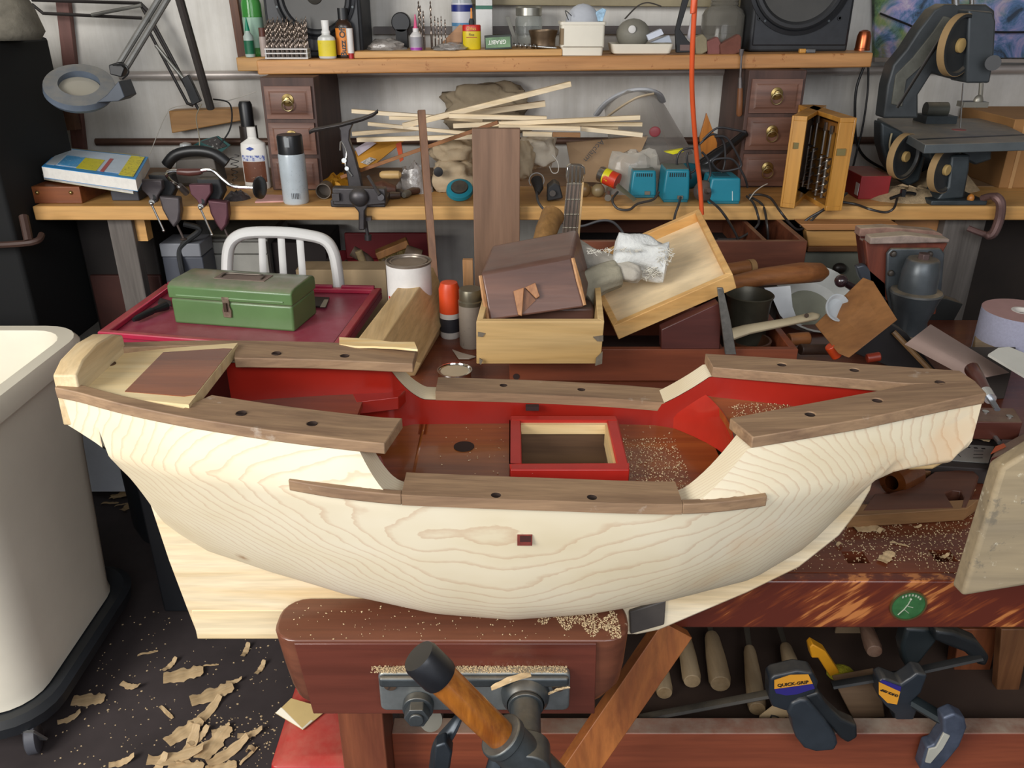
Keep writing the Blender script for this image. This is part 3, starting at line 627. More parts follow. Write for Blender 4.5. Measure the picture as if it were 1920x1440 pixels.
part(slab([(1443, 1275), (1452, 1268), (1495, 1258), (1524, 1262), (1535, 1280), (1530, 1300), (1498, 1311), (1492, 1325), (1480, 1335), (1470, 1333), (1448, 1326), (1442, 1310)], CY, .028), 'clamp_head', clampmat(), c1, world=True, bevel=.004, seg=3)
part(slab([(1483, 1320), (1500, 1312), (1514, 1312), (1530, 1330), (1548, 1352), (1562, 1372), (1569, 1384), (1572, 1395), (1565, 1408), (1530, 1411), (1508, 1404), (1493, 1385), (1487, 1368), (1484, 1350), (1476, 1338)], CY-.004, .026), 'fixed_grip', clampmat('2a3036'), c1, world=True, bevel=.005, seg=3)
part(slab([(1508, 1307), (1535, 1298), (1548, 1318), (1560, 1332), (1580, 1350), (1608, 1362), (1609, 1384), (1590, 1395), (1575, 1385), (1560, 1366), (1542, 1350), (1528, 1338)], CY+.004, .024), 'trigger', clampmat('1c2023'), c1, world=True, bevel=.005, seg=3)
part(MB().tube([at(1200, 1347, Y=1.06), at(1450, 1300, Y=1.0)], .010, 8, flat=.5), 'bar', M('2c2b29', .6, .3, dust=.3), c1, world=True)
label_quad([(1452, 1292), (1452, 1276), (1482, 1266), (1516, 1265), (1524, 1282)], CY, 'orange_label', PLY, c1)
label_quad([(1452, 1292.5), (1524, 1282.5), (1528, 1291), (1494, 1302), (1474, 1304), (1455, 1300)], CY, 'blue_label', PLB, c1)
wtext('QUICK-GRIP', .0085, BLK, c1, 1486, 1281, CY, 9, bold=.0002)
c2 = thing('bar_clamp', 'black bar clamp with yellow upside-down label lying at the right under the bench', 'clamp', at(1675, 1320, Y=1.0))
part(slab([(1700, 1178), (1745, 1180), (1760, 1200), (1735, 1232), (1712, 1262), (1698, 1250), (1690, 1215)], 1.10, .03), 'clamp_head', clampmat('1d2325'), c2, world=True, bevel=.006, seg=3)
part(slab([(1755, 1182), (1790, 1186), (1835, 1205), (1858, 1235), (1850, 1252), (1835, 1248), (1810, 1225), (1775, 1212), (1752, 1202)], 1.08, .028), 'grip', clampmat('16191b'), c2, world=True, bevel=.007, seg=3)
part(MB().tube([at(1560, 1285, Y=1.06), at(1700, 1262, Y=1.06), at(1838, 1232, Y=1.08)], .009, 8, flat=.5), 'bar', M('2c2b29', .6, .3), c2, world=True)
part(slab([(1648, 1278), (1660, 1272), (1690, 1284), (1708, 1272), (1720, 1262), (1740, 1266), (1728, 1300), (1708, 1318), (1722, 1330), (1712, 1355), (1680, 1358), (1678, 1340), (1660, 1324), (1648, 1308)], 1.03, .03), 'sliding_jaw', clampmat(), c2, world=True, bevel=.004, seg=3)
label_quad([(1648, 1279), (1688, 1297), (1682, 1321), (1664, 1318), (1648, 1302)], 1.03, 'yellow_label', PLY, c2)
label_quad([(1655, 1275), (1690, 1288), (1688, 1297), (1650, 1279)], 1.03, 'blue_label', PLB, c2, d=-.0012)
wtext('QUICK-GRIP', .0062, BLK, c2, 1667, 1298, 1.03, 180-25, bold=.0002)
c3 = thing('bar_clamp_jaw', 'blue-grey metal clamp jaw hanging down over the stretcher at far right', 'clamp', at(1780, 1380, Y=.985))
part(MB().tube([at(1712, 1315, Y=1.04), at(1775, 1352, Y=.99)], .013, 8, flat=.7), 'bar', M('2a3235', .5, .4), c3, world=True)
part(slab([(1768, 1348), (1790, 1338), (1810, 1348), (1814, 1365), (1800, 1400), (1780, 1425), (1762, 1445), (1725, 1445), (1738, 1402), (1752, 1398), (1760, 1385), (1770, 1372)], .972, .024), 'jaw', M('4a5160', .45, .4, var=.3, vs=30), c3, world=True, bevel=.004, seg=3)
part(slab([(1770, 1375), (1782, 1380), (1768, 1405), (1745, 1432), (1735, 1430), (1742, 1405), (1755, 1402)], .970, .004), 'jaw_pad', M('a2a094', .6), c3, world=True, bevel=.001)
yc = thing('yellow_spring_clip', 'bright yellow folded plastic clip behind the orange labelled clamp', 'clip', at(1550, 1230, Z=.45))
part(slab([(1518, 1215), (1524, 1208), (1548, 1222), (1560, 1240), (1568, 1252), (1575, 1262), (1560, 1274), (1548, 1256), (1534, 1234), (1522, 1234)], 1.13, .02), 'clip_arm', M('d8941d', .45), yc, world=True, bevel=.002)
part(MB().ball(at(1576, 1262, Y=1.14), (.026, .02, .012), 12), 'sponge', M('a39a1c', .9, var=.3, vs=60, bump=.8), yc, world=True)
for pts, Y, m, lab in (([(1425, 1345), (1460, 1318), (1520, 1330), (1500, 1370), (1420, 1370)], 1.05, M('b49a74', .85), 'tan paper scrap with pencil writing behind the stretcher'),
                       ([(1570, 1170), (1640, 1180), (1665, 1255), (1600, 1262), (1560, 1215)], 1.30, M('8a7458', .85), 'flat brown cardboard scrap under the bench behind the yellow clip')):
    one(slab(pts, Y, .004), 'cardboard_scrap', m, lab, 'cardboard')
sc_t = bpy.data.objects['cardboard_scrap']; wtext('D/H', .03, M('3a3633', .8), sc_t, 1466, 1352, 1.05, -12, name='pencil_writing')
one(slab([(1800, 1180), (1875, 1180), (1835, 1350), (1775, 1350)], 1.2, .03), 'leaning_board', WD('8f5230', '6a3820', 'Z', 14, .5), 'reddish wooden panel standing under the bench at right', 'board', bevel=.002)
one(slab([(1878, 1180), (1935, 1180), (1900, 1350), (1865, 1350)], 1.15, .02), 'leaning_board', WD('7c5433', '57341f', 'Z', 14, .5), 'narrow brown slat with dark edge standing under the bench at far right', 'board', bevel=.002)
one(slab([(1570, 1290), (1650, 1275), (1660, 1345), (1600, 1350)], 1.08, .03), 'wood_offcut', WD('8f7458', '6b523c', 'X', 14, .6), 'greyish wooden block between the two clamps under the bench', 'wood block', bevel=.002)
# ---------------- bin on dolly ----------------
bin_ = thing('laundry_bin', 'large cream plastic bin on a wheeled black dolly at the left', 'bin', (-1.38, 1.66, 0))
CR = M('e6dfcc', .45, var=.06, vs=3, spk=('8b8577', 60, .74, .4))
def bo(z, e, r): return [Vector((a, b, z)) for a, b in rr_out(-1.80-e, -1.090+e, 1.38-e, 1.93+e, r, 6)]
part(MB().loft([bo(.11, -.02, .10), bo(.13, -.02, .11), bo(.55, -.002, .11), bo(.80, .012, .10), bo(.80, .030, .11), bo(.835, .034, .11), bo(.85, .026, .11), bo(.85, -.006, .09), bo(.82, -.012, .09), bo(.15, -.035, .09)], caps=True), 'bin_body', CR, bin_, world=True)
part(MB().loft([bo(.075, -.04, .10), bo(.075, .022, .12), bo(.105, .026, .12), bo(.115, .012, .12), bo(.10, -.04, .1)]), 'dolly', M('23262a', .5, var=.2), bin_, world=True)
for x, y in ((-1.115, 1.40), (-1.72, 1.40), (-1.14, 1.88), (-1.72, 1.88)):
    w = part(MB().lathe([(.0, -.012), (.03, -.014), (.038, -.010), (.038, .010), (.03, .014), (.0, .012)], 24, Matrix.Translation((x, y, .040)) @ rot(0, 90, 20)), 'caster', M('4b4c52', .5), bin_, world=True)
    part(MB().hexa([(x-.02, y-.02, .078), (x+.02, y-.02, .078), (x+.03, y, .03), (x+.014, y, .03)], (0, .006, 0)), 'caster_fork', M('8b8a88', .4, .6), w, world=True)
# ---------------- floor shavings ----------------
rnd = random.Random(5); kinds = [chip(.085, .042, 1, .2), chip(.11, .030, 2, .35), curl(.06, .014, 2.2, 0, .8, seed=4), chip(.05, .016, 6, .6), chip(.065, .045, 9, .1), curl(.08, .008, 1.5, 0, .4, seed=11)]
sp = [(345, 1265, 0, 20, 'zigzag'), (300, 1325, 2, -40, 0), (398, 1302, 0, 30, 0), (392, 1338, 2, 60, 0), (345, 1372, 0, 50, 0), (360, 1400, 1, 80, 0), (400, 1395, 0, 75, 0), (415, 1370, 1, 25, 0), (440, 1280, 3, 10, 0), (462, 1222, 3, 80, 0), (168, 1312, 0, 10, 0), (230, 1432, 2, 20, 0), (330, 1425, 1, 10, 0), (430, 1415, 3, 40, 0), (465, 1408, 2, -10, 0), (450, 1435, 1, 60, 0), (320, 1250, 3, 60, 0), (258, 1230, 3, 20, 0), (245, 1290, 3, -20, 0), (380, 1250, 2, 10, 0), (415, 1440, 0, 20, 0), (132, 1350, 3, 30, 0), (490, 1255, 3, 70, 0), (300, 1438, 2, 70, 0), (350, 1440, 0, 5, 0), (375, 1385, 1, 55, 0), (470, 1380, 3, 15, 0), (205, 935, 1, 10, 0), (235, 925, 0, 40, 0), (190, 945, 3, 0, 0), (250, 945, 1, 70, 0), (215, 950, 2, 20, 0), (238, 910, 2, 80, 0)]
meshes = [k.mesh() for k in kinds]
for m_ in meshes: m_.materials.append(SHV)
for i_, (u, v, k, a, _) in enumerate(sp):
    k = (k*2+i_) % 6 if i_ % 2 else k
    q = at(u, v, Z=0); o = bpy.data.objects.new('wood_shaving', meshes[k]); COL.objects.link(o); o.location = (q.x, q.y, .001); o.rotation_euler = (R(rnd.uniform(-4, 4)), R(rnd.uniform(-6, 0)), R(a)); o.scale = (rnd.uniform(.8, 1.25),)*3
    tag(o, 'curled pale wood shaving lying on the dark floor left of the vise', 'wood shaving', 'wood shavings on the floor')
one(flakes([(-1.1, -.25, 1.1, 1.9, 0, 700), (-.75, -.35, 1.15, 1.5, 0, 500)], .0022, 8), 'wood_chips', SAW, 'fine wood chips sprinkled over the dark floor around the shavings', 'wood chips', kind='stuff', smooth=0)
one(MB().bx(-1.12, -.98, 2.13, 2.16, .0, .60).bx(-.975, -.965, 2.13, 2.16, 0, .6), 'floor_board', M('c9d2dd', .5), None, None) if False else None
q0 = at(150, 915, Z=.02); pn = [(150, 780), (215, 820), (236, 910), (168, 918)]
one(slab([(120, 720), (196, 760), (236, 922), (172, 922), (140, 922)], 2.50, .03), 'white_board', M('dfe6f0', .5, var=.06, spk=('3a3d45', 30, .74, .8)), 'bluish white board standing on the floor between bin and ship stern', 'board', bevel=.002)
def bagmesh(cx, cy, cz, rx, ry, rz, seed, n=20, m=9, amp=.35):
    mb = MB(); rings = []
    for i in range(m+1):
        a = math.pi/2*(1-i/m)*.98
        ring = []
        for k in range(n):
            th = 2*math.pi*k/n; v = Vector((math.cos(th)*math.cos(a), math.sin(th)*math.cos(a), math.sin(a))); d = 1+amp*mnoise.noise(v*2.3+Vector((seed, 0, 0)))+amp*.4*mnoise.noise(v*6+Vector((seed, 3, 0)))
            ring.append(Vector((cx+rx*v.x*d, cy+ry*v.y*d, cz+max(0, rz*v.z*d))))
        rings.append(ring)
    mb.loft(rings); return mb
# ---------------- back wall fixtures ----------------
PINE = WD('dcae6c', 'c08a4a', 'X', 12, .5, spk=('8a5a2c', 26, .68, .6), contrast=.7)
PINED = WD('c28d5a', '9c6639', 'X', 12, .55, spk=('6e421f', 26, .64, .75))
ZK = 1.062
one(MB().bx(.98, 1.75, 2.62, 2.90, 0, .97), 'storage_chest', M('2a211b', .8, var=.3, vs=6), 'dark brown chest under the right end of the back bench', 'chest', bevel=.005)
bb = thing('back_bench', 'long pine plank bench against the white wall carrying tools', 'bench', (.2, 2.65, 0))
part(MB().bx(-1.366, 2.6, 2.35, 2.62, ZK-.04, ZK), 'front_plank', PINE, bb, world=True, bevel=.003)
part(MB().bx(-1.36, 2.6, 2.625, 2.945, ZK-.04, ZK), 'rear_plank', WD('a97b4c', '7d5833', 'X', 12, .6, dust=.3), bb, world=True, bevel=.002)
GRW = WD('77706a', '504a45', 'Z', 16, .8)
for x0, x1 in ((XX(207, 2.42, 1.0), XX(252, 2.42, 1.0)), (1.27, 1.39)):
    part(MB().bx(x0, x1, 2.40, 2.44, 0, ZK-.04), 'leg', GRW, bb, world=True, bevel=.003)
part(MB().bx(XX(252, 2.44, 1.0), XX(276, 2.44, 1.0), 2.42, 2.46, ZZ(452, 2.42), ZK-.04), 'cleat', PINE, bb, world=True)
part(MB().bx(1.14, 1.30, 2.44, 2.48, .90, 1.022), 'cleat', PINED, bb, world=True)
ZS0 = 1.431
def zs(x): return ZS0+(x+.764)*.0113
sh = thing('wall_shelf', 'thick pine shelf plank resting on the two drawer units', 'shelf', (.15, 2.8, 1.39))
xl, xr = XX(480, 2.65, 1.43), XX(1638, 2.65, 1.45)
def tilt(x0, x1, y0, y1, dz0, dz1): return MB().add([(x0, y0, zs(x0)+dz0), (x1, y0, zs(x1)+dz0), (x1, y1, zs(x1)+dz0), (x0, y1, zs(x0)+dz0), (x0, y0, zs(x0)+dz1), (x1, y0, zs(x1)+dz1), (x1, y1, zs(x1)+dz1), (x0, y1, zs(x0)+dz1)], [(3, 2, 1, 0), (4, 5, 6, 7), (0, 1, 5, 4), (1, 2, 6, 5), (2, 3, 7, 6), (3, 0, 4, 7)])
part(tilt(xl, xr, 2.65, 2.79, -.041, 0), 'front_plank', WD('d29c62', 'b07a45', 'X', 12, .5, spk=('8e4f1e', 34, .60, .75)), sh, world=True, bevel=.004)
part(tilt(XX(443, 2.8, 1.43), xr-.02, 2.795, 2.945, -.041, 0), 'rear_plank', PINE, sh, world=True, bevel=.003)
x0, x1 = XX(663, 2.67, 1.44), XX(1054, 2.67, 1.45)
one(tilt(x0, x1, 2.672, 2.85, .0005, .0195), 'shelf_board', PINE, 'thin pine board lying on the shelf in front of the left speaker', 'board', bevel=.002)
PIPE = M('b9b1ab', .4, .3, var=.15, vs=5); COP = M('5f463a', .5, .4, var=.2, vs=12)
def wl(u, v): return at(u, v, Y=YB-.02)
one(MB().cyl(wl(225, 142), wl(2100, 128), .0135, 16), 'wall_pipe', PIPE, 'horizontal white painted pipe on the wall behind the shelf', 'pipe')
one(MB().cyl(wl(180, 266), wl(2150, 262), .012, 16), 'wall_pipe', COP, 'horizontal dark brown pipe along the wall above the back bench', 'pipe')
one(slab([(100, -30), (124, -30), (172, 400), (148, 400)], 2.92, .025), 'wall_batten', WD('7b5148', '5c3a34', 'Z', 14, .6), 'reddish brown upright batten on the wall behind the magnifier lamp', 'board', bevel=.002)
one(slab([(424, -30), (440, -30), (462, 109), (446, 109)], 2.90, .02), 'wall_batten', WD('7a4a2c', '54301c', 'Z', 14, .5), 'thin brown upright stick at the left end of the wall shelf', 'board', bevel=.002)
one(slab([(870, -25), (1420, -25), (1420, 14), (870, 9)], 2.90, .04), 'wall_rail', M('8f8468', .6, var=.2), 'dusty olive horizontal rail on the wall above the shelf jars', 'rail', bevel=.002)
one(slab([(700, 50), (1420, 48), (1420, 64), (700, 64)], 2.925, .02), 'wall_strip', M('6c6664', .7), 'grey horizontal strip on the wall behind the shelf clutter', 'strip')
def paint():
    m, nt, p, N, L = _m('abstract_paint'); mp = setup_uv(nt, (1, 1, 1)); a = noise(nt, mp, 9, 6, .7, 1.2); b = noise(nt, mp, 4, 4, .6, .6)
    r1 = ramp(nt, a.outputs[0], [(.36, lin('2f3a4a')), (.46, lin('4f6f96')), (.53, lin('7d86b4')), (.6, lin('a797b8')), (.7, lin('c3c2c8'))]); r2 = ramp(nt, a.outputs[0], [(.35, lin('26362a')), (.5, lin('5f7f4c')), (.6, lin('8c8f5c')), (.7, lin('5d7fb0'))])
    f = ramp(nt, b.outputs[0], [(.44, (0, 0, 0)), (.54, (1, 1, 1))]); L(mixc(nt, f.outputs[0], r2.outputs[0], r1.outputs[0]), p.inputs['Base Color']); p.inputs['Roughness'].default_value = .6; return m
pt = thing('abstract_picture', 'unframed blue green and violet abstract picture on the wall behind the saw', 'picture', wl(1780, 112))
part(slab([(1640, -60), (2010, -60), (2010, 108), (1640, 108)], 2.915, .02), 'canvas', paint(), pt, world=True)
part(slab([(1640, 108), (2010, 112), (2010, 118), (1640, 116)], 2.905, .03), 'ledge', M('a59a90', .6), pt, world=True)
one(cable([at(1650, 25, Y=2.9), at(1700, 45, Y=2.9), at(1740, 60, Y=2.9), at(1810, 55, Y=2.9), at(1870, 60, Y=2.9), at(1930, 60, Y=2.9)], .003), 'wall_cable', BLK, 'thin dark cable sagging across the abstract picture', 'cable')
def bwire(name, lab, pts, Y, r=.003, mat=BLK, cat='cable'): return one(cable([at(*p[:2], Y=(p[2] if len(p) > 2 else Y)) for p in pts], r), name, mat, lab, cat)
bwire('power_cable', 'pair of black cables hanging from the shelf end down behind the red box', [(1622, 120), (1606, 165), (1603, 215), (1606, 265), (1622, 295), (1660, 318), (1700, 335, 2.7)], 2.88, .0045)
bwire('power_cable', 'thin dark cable hanging at the right end of the shelf', [(1628, 120), (1627, 170), (1618, 235), (1605, 290), (1594, 335)], 2.86, .0035)
# ---------------- drawer units ----------------
DRM = WD('87604f', '5c3f34', 'X', 14, .5, dust=.15, spk=('a08a7c', 60, .68, .45)); DRC = WD('5c4036', '3d2a24', 'Z', 12, .6)
def drawers(ul, ur, vt, lab, yf=2.56, ztop=1.39):
    x0, x1 = XX(ul, yf, 1.2), XX(ur, yf, 1.2); w = x1-x0; cx = (x0+x1)/2
    t = thing('drawer_unit', lab, 'drawer unit', (cx, 2.7, ZK))
    part(MB().bx(x0, x1, yf+.012, 2.93, ZK, ztop), 'cabinet', DRC, t, world=True, bevel=.002)
    n = 3; hh = (ztop-ZK-.03)/n
    for k in range(n):
        z0 = ZK+.006+k*(hh+.004); z1 = z0+hh-.008; e = w/2-.010
        d = part(MB().loft([[Vector((cx+a, y, (z0+z1)/2+b)) for a, b in ((-p, -q_), (p, -q_), (p, q_), (-p, q_))] for y, p, q_ in ((yf+.012, e, (z1-z0)/2), (yf+.004, e, (z1-z0)/2), (yf+.004, e-.010, (z1-z0)/2-.010), (yf, e-.016, (z1-z0)/2-.016), (yf-.001, e-.018, (z1-z0)/2-.018))]), 'drawer', DRM, t, world=True)
        zc_ = (z0+z1)/2+.008
        part(MB().lathe([(.0, 0), (.018, 0), (.0175, .003), (.010, .006), (.008, .010), (.0, .012)], 20, Matrix.Translation((cx, yf-.001, zc_)) @ UP), 'pull_rose', BRASS, d, world=True)
        rg = [(cx+.016*math.cos(a), yf-.012-.004*math.sin(a), zc_-.014+.016*math.sin(a)) for a in [2*math.pi*i/20 for i in range(21)]]
        part(MB().tube(rg, .0018, 8, caps=False), 'ring_pull', M('b5a77c', .3, .9), d, world=True)
    return t
drawers(500, 598, 145, 'dark brown three-drawer unit with ring pulls under the left end of the shelf', yf=2.555, ztop=zs(-.7)-.042)
drawers(1392, 1497, 128, 'dark brown three-drawer unit with ring pulls under the right end of the shelf', yf=2.60, ztop=zs(.75)-.042)
# ---------------- speakers ----------------
SPK = M('2b2d30', .6, var=.2, vs=30, dust=.4)
def speaker(ul, ur, uc, vc, ro, lab, yf=2.74, tilt_=0):
    zb_ = zs(XX(uc, yf, 1.44)); x0, x1 = XX(ul, yf, 1.5), XX(ur, yf, 1.5); t = thing('loudspeaker', lab, 'speaker', ((x0+x1)/2, yf+.1, zb_))
    part(MB().bx(x0, x1, yf, 2.93, zb_, zb_+.42), 'enclosure', SPK, t, world=True, bevel=.008, seg=3)
    part(MB().bx(x0+.008, x1-.008, yf-.006, yf, zb_+.018, zb_+.41), 'baffle', M('232529', .45, var=.25, vs=40, dust=.3), t, world=True, bevel=.003)
    c = at(uc, vc, Y=yf); r = ro*zc(yf, c.z)/F; Mx = Matrix.Translation((c.x, yf-.006, c.z)) @ UP
    w = part(MB().lathe([(r, 0), (r, .006), (r*.93, .008), (r*.9, .003)], 48, Mx), 'woofer_ring', M('1c1d20', .4, .2), t, world=True)
    part(MB().lathe([(r*.91, .002), (r*.87, .008), (r*.81, .009), (r*.76, .003), (r*.75, 0)], 48, Mx), 'woofer_surround', M('2b2c2e', .5), w, world=True)
    part(MB().lathe([(r*.76, .002), (r*.55, .0005), (r*.2, .0003), (r*.19, .004), (r*.1, .010), (0, .012)], 48, Mx), 'woofer_cone', M('3a3833', .4, var=.3, vs=5), w, world=True)
    for a in (-50, -130, -15, -165): part(MB().cyl((c.x+r*.965*math.cos(R(a)), yf-.012, c.z+r*.965*math.sin(R(a))), (c.x+r*.965*math.cos(R(a)), yf-.015, c.z+r*.965*math.sin(R(a))), .0035, 12), 'screw', IRON, t, world=True)
    return t, c, r
speaker(500, 680, 590, -8, 76, 'black loudspeaker with large woofer at the left end of the shelf')
t_, c_, r_ = speaker(1407, 1593, 1502, -40, 98, 'black loudspeaker with large woofer at the right end of the shelf')
for u in (1425, 1575):
    q = at(u, 34, Y=2.73); part(MB().lathe([(.0, .0), (.003, .0), (.004, .004), (.007, .004), (.007, 0)], 16, Matrix.Translation((q.x, 2.734, q.z)) @ UP), 'grille_socket', BLK, t_, world=True)
# ---------------- shelf items ----------------
def turned(name, lab, cat, u, vt, w, Y, Z, parts, group=None, rx=0, ry=0, n=24, sy=1):
    """parts: (name, material, [(radius fraction, height fraction)...])"""
    X = XX(u, Y, Z); h = ZZ(vt, Y)-Z; r = w/2*zc(Y, Z)/F
    t = thing(name, lab, cat, (X, Y, Z), group=group, rx=rx, ry=ry)
    for nm, mat, pr in parts: part(MB().lathe([(a*r, b*h) for a, b in pr], n, sy=sy), nm, mat, t)
    t['_h'] = h; t['_r'] = r; return t
def S(u, Y): return zs(XX(u, Y, 1.44))+.0005
BODY = [(0, 0), (.92, 0), (1, .03)]
t = turned('green_bottle', 'tall clear green bottle with pale label left of the left speaker', 'bottle', 482, -60, 36, 2.86, S(482, 2.86), [('glass', GL('4fae4e', .1, .55), BODY+[(1, .6), (.45, .82), (.42, 1), (0, 1)]), ('label', M('a9cdb6', .5), [(1.02, .1), (1.02, .45)])])
t = turned('glue_bottle', 'small glue bottle with pointed teal tip in front of the green bottle', 'bottle', 470, 32, 18, 2.80, S(470, 2.80), [('bottle_body', M('b9c9c0', .3), BODY+[(1, .52), (.5, .62), (.5, .66), (0, .66)]), ('label', M('1f6b4a', .5), [(1.03, .08), (1.03, .42)]), ('tip', M('0d8f6a', .4), [(.5, .66), (.45, .70), (.08, 1), (0, 1)])])
turned('small_vial', 'tiny bottle with brown cap behind the drill bit stand', 'bottle', 497, 52, 15, 2.83, S(497, 2.83), [('bottle_body', M('c8b7ae', .4), BODY+[(1, .68), (.8, .7), (0, .7)]), ('cap', M('6b4136', .5), [(.85, .7), (.85, 1), (0, 1)])])
# drill bit stand: slotted white rack and its bits
rk = thing('drill_bit_rack', 'small white slotted rack holding rows of drill bits on the shelf', 'rack', (XX(541, 2.69, 1.43), 2.69, S(541, 2.69)))
L_ = 80*zc(2.69, 1.43)/F
for z in (.001, .014, .026): part(MB().bx(-L_/2, L_/2, -.022, .022, z, z+.004), 'rack_plate', M('d7d5d2', .45), rk, bevel=.001)
for x in (-L_/2+.003, L_/2-.003): part(MB().bx(x-.002, x+.002, -.02, .02, .001, .029), 'rack_post', M('b3b1ae', .4), rk)
part(MB().bx(-L_/2, L_/2, .018, .022, .001, .029), 'rack_back', M('8b8a88', .5), rk)
def twist(r, L, shank=.35, n=6, turns=4):
    mb = MB(); rings = []; m = 26
    for i in range(m+1):
        t = i/m; z = L*t; tw = 0 if t < shank else (t-shank)/(1-shank)*turns*math.pi
        fl = 1.0 if t < shank else .46; rr = r if t < .97 else r*.3
        rings.append([Vector((rr*math.cos(2*math.pi*k/8)*math.cos(tw)-rr*fl*math.sin(2*math.pi*k/8)*math.sin(tw), rr*math.cos(2*math.pi*k/8)*math.sin(tw)+rr*fl*math.sin(2*math.pi*k/8)*math.cos(tw), z)) for k in range(8)])
    mb.loft(rings); return mb
BITM = M('8d7f74', .3, .8, var=.35, vs=60)
bm = twist(.0030, 1).mesh(); bm.materials.append(BITM)
rnd = random.Random(3); k = 0
for row in range(4):
    for i in range(9):
        o = bpy.data.objects.new('drill_bit', bm); COL.objects.link(o); x = -L_/2+.009+i*(L_-.018)/8+row*.0015; hh = .092+.014*row/3+rnd.uniform(-.007, .007)
        o.location = rk.location+Vector((x, -.015+row*.010, .0055)); o.scale = (1-.03*i, 1-.03*i, hh); tag(o, 'twist drill bit standing in the white rack beside the yellow labelled glue bottle', 'drill bit', 'drill bits in the white rack')
turned('glue_bottle', 'clear glue bottle with yellow label and white cap on the shelf', 'bottle', 615, 38, 33, 2.69, S(615, 2.69), [('bottle_body', M('c9c9c4', .3), BODY+[(1, .5), (.92, .56), (.5, .62), (.45, .66), (0, .66)]), ('label', M('dcc829', .5, spk=('6b6420', 90, .62, .7)), [(1.02, .06), (1.02, .48)]), ('cap', M('dddcd8', .4), [(.5, .66), (.48, .72), (.40, .74), (.44, 1), (0, 1)])], sy=.6)
bz = turned('repellent_bottle', 'dark brown bottle with orange label and black cap beside the left speaker', 'bottle', 649, 15, 32, 2.72, S(649, 2.72), [('bottle_body', M('33231a', .25), BODY+[(1, .62), (.9, .70), (.55, .76), (.55, .80), (0, .80)]), ('label', M('d9822e', .5), [(1.02, .06), (1.02, .60)]), ('cap', BLK, [(.6, .78), (.6, 1), (0, 1)])], sy=.7)
text('Buzz Off', .024, BLK, bz, Matrix.Translation((-.002, -.7*bz['_r']*1.02-.0006, bz['_h']*.33)) @ rot(0, -90, 0) @ UP, bold=.0005)
turned('marker_pen', 'white tube with red base standing in front of the dark brown bottle', 'pen', 659, 53, 12, 2.67, S(659, 2.67), [('tube_body', M('e0dcd8', .4), [(0, .18), (1, .18), (1, 1), (0, 1)]), ('tube_base', M('b0262a', .4), [(0, 0), (.8, 0), (.8, .18), (0, .18)])])
ZP = S(800, 2.7)+.020
turned('glue_bottle', 'small white glue bottle with pink pointed tip on the pine board', 'bottle', 781, 27, 22, 2.69, ZP-.001, [('bottle_body', M('d9d6d4', .35), BODY+[(1, .42), (.5, .52), (.5, .62), (0, .62)]), ('label', M('9c9aa0', .5), [(1.02, .10), (1.02, .38)]), ('tip', M('d95a86', .4), [(.42, .62), (.3, .66), (.1, 1), (0, 1)]), ('bottle_base', M('a040a0', .4), [(1.03, .01), (1.03, .09)])])
for i, (u, vt, y, r_) in enumerate(((787, 2, 2.74, 1.3), (795, 20, 2.72, 1.1), (809, 2, 2.75, 1.2), (822, 33, 2.73, .9), (828, 30, 2.74, .8), (835, 36, 2.75, .9), (816, 30, 2.76, .8), (790, 10, 2.77, 1))):
    o = bpy.data.objects.new('drill_bit', bm); COL.objects.link(o); z0 = S(u, y)+.020; o.location = (XX(u, y, 1.5), y, z0); o.scale = (r_, r_, ZZ(vt, y)-z0)
    tag(o, 'loose upright steel drill bit standing on the pine board behind the pink tipped bottle', 'drill bit', 'drill bits on the pine board')
cl = thing('black_gadget', 'small round black device on a stand right of the left speaker', 'device', (XX(752, 2.86, 1.44), 2.86, S(752, 2.86)))
q = at(752, 42, Y=2.85); part(MB().cyl((q.x, 2.84, q.z), (q.x, 2.87, q.z), .030, 28), 'body', BLK, cl, world=True, bevel=.003)
part(MB().bx(q.x-.018, q.x+.018, 2.84, 2.88, cl.location.z, q.z-.02), 'stand', BLKM, cl, world=True)
PLAS = M('8f8983', .18, var=.35, vs=25, coat=.5, bump=.6)
for (u, y, rx, rz, m_, lab, cz) in ((725, 2.76, .06, .030, PLAS, 'crumpled clear plastic bag lying on the pine board left of the pink tipped bottle', 0), (845, 2.71, .055, .018, PLAS, 'flat clear plastic packet lying on the pine board in front of the upright drill bits', 0)):
    x = XX(u, y, 1.46); one(bagmesh(x, y, S(u, y)+.0195, rx, .05, rz, u), 'plastic_bag', m_, lab, 'plastic bag', smooth=60)
wx = at(860, 50, Y=2.80); one(slab([(826, 82), (833, 75), (862, 46), (868, 48), (866, 80)], 2.78, .02), 'wood_wedge', WD('c99b72', 'a3754e', 'X', 16), 'leaning pinkish wood wedge left of the red and yellow can', 'wedge', bevel=.001)
wb = turned('water_bottle', 'clear plastic bottle with blue and white label behind the red can', 'bottle', 868, -60, 38, 2.86, S(868, 2.86), [('bottle_body', GL('cfd6da', .1, .5), BODY+[(1, .6), (.4, .85), (.4, .9), (0, .9)]), ('label', M('d5d6dc', .4), [(1.02, .36), (1.02, .6)]), ('label_band', M('5a8fb8', .4), [(1.03, .33), (1.03, .37)]), ('oval_mark', M('23307c', .4), [(1.03, .50), (1.03, .58)])])
cn = turned('oil_can', 'flat red and yellow oil can with orange nozzle on the pine board', 'can', 885, 15, 34, 2.71, S(885, 2.71)+.0195, [('can_body', M('d8bf1e', .35), BODY+[(1, .42), (1, .45)]), ('can_top', M('c2261c', .35), [(1, .44), (1, .58), (.92, .60), (0, .60)]), ('neck', BLKM, [(.3, .60), (.3, .68), (.2, .75), (0, .75)]), ('nozzle', M('e08a1c', .4), [(.12, .75), (.08, 1), (0, 1)])], sy=.5)
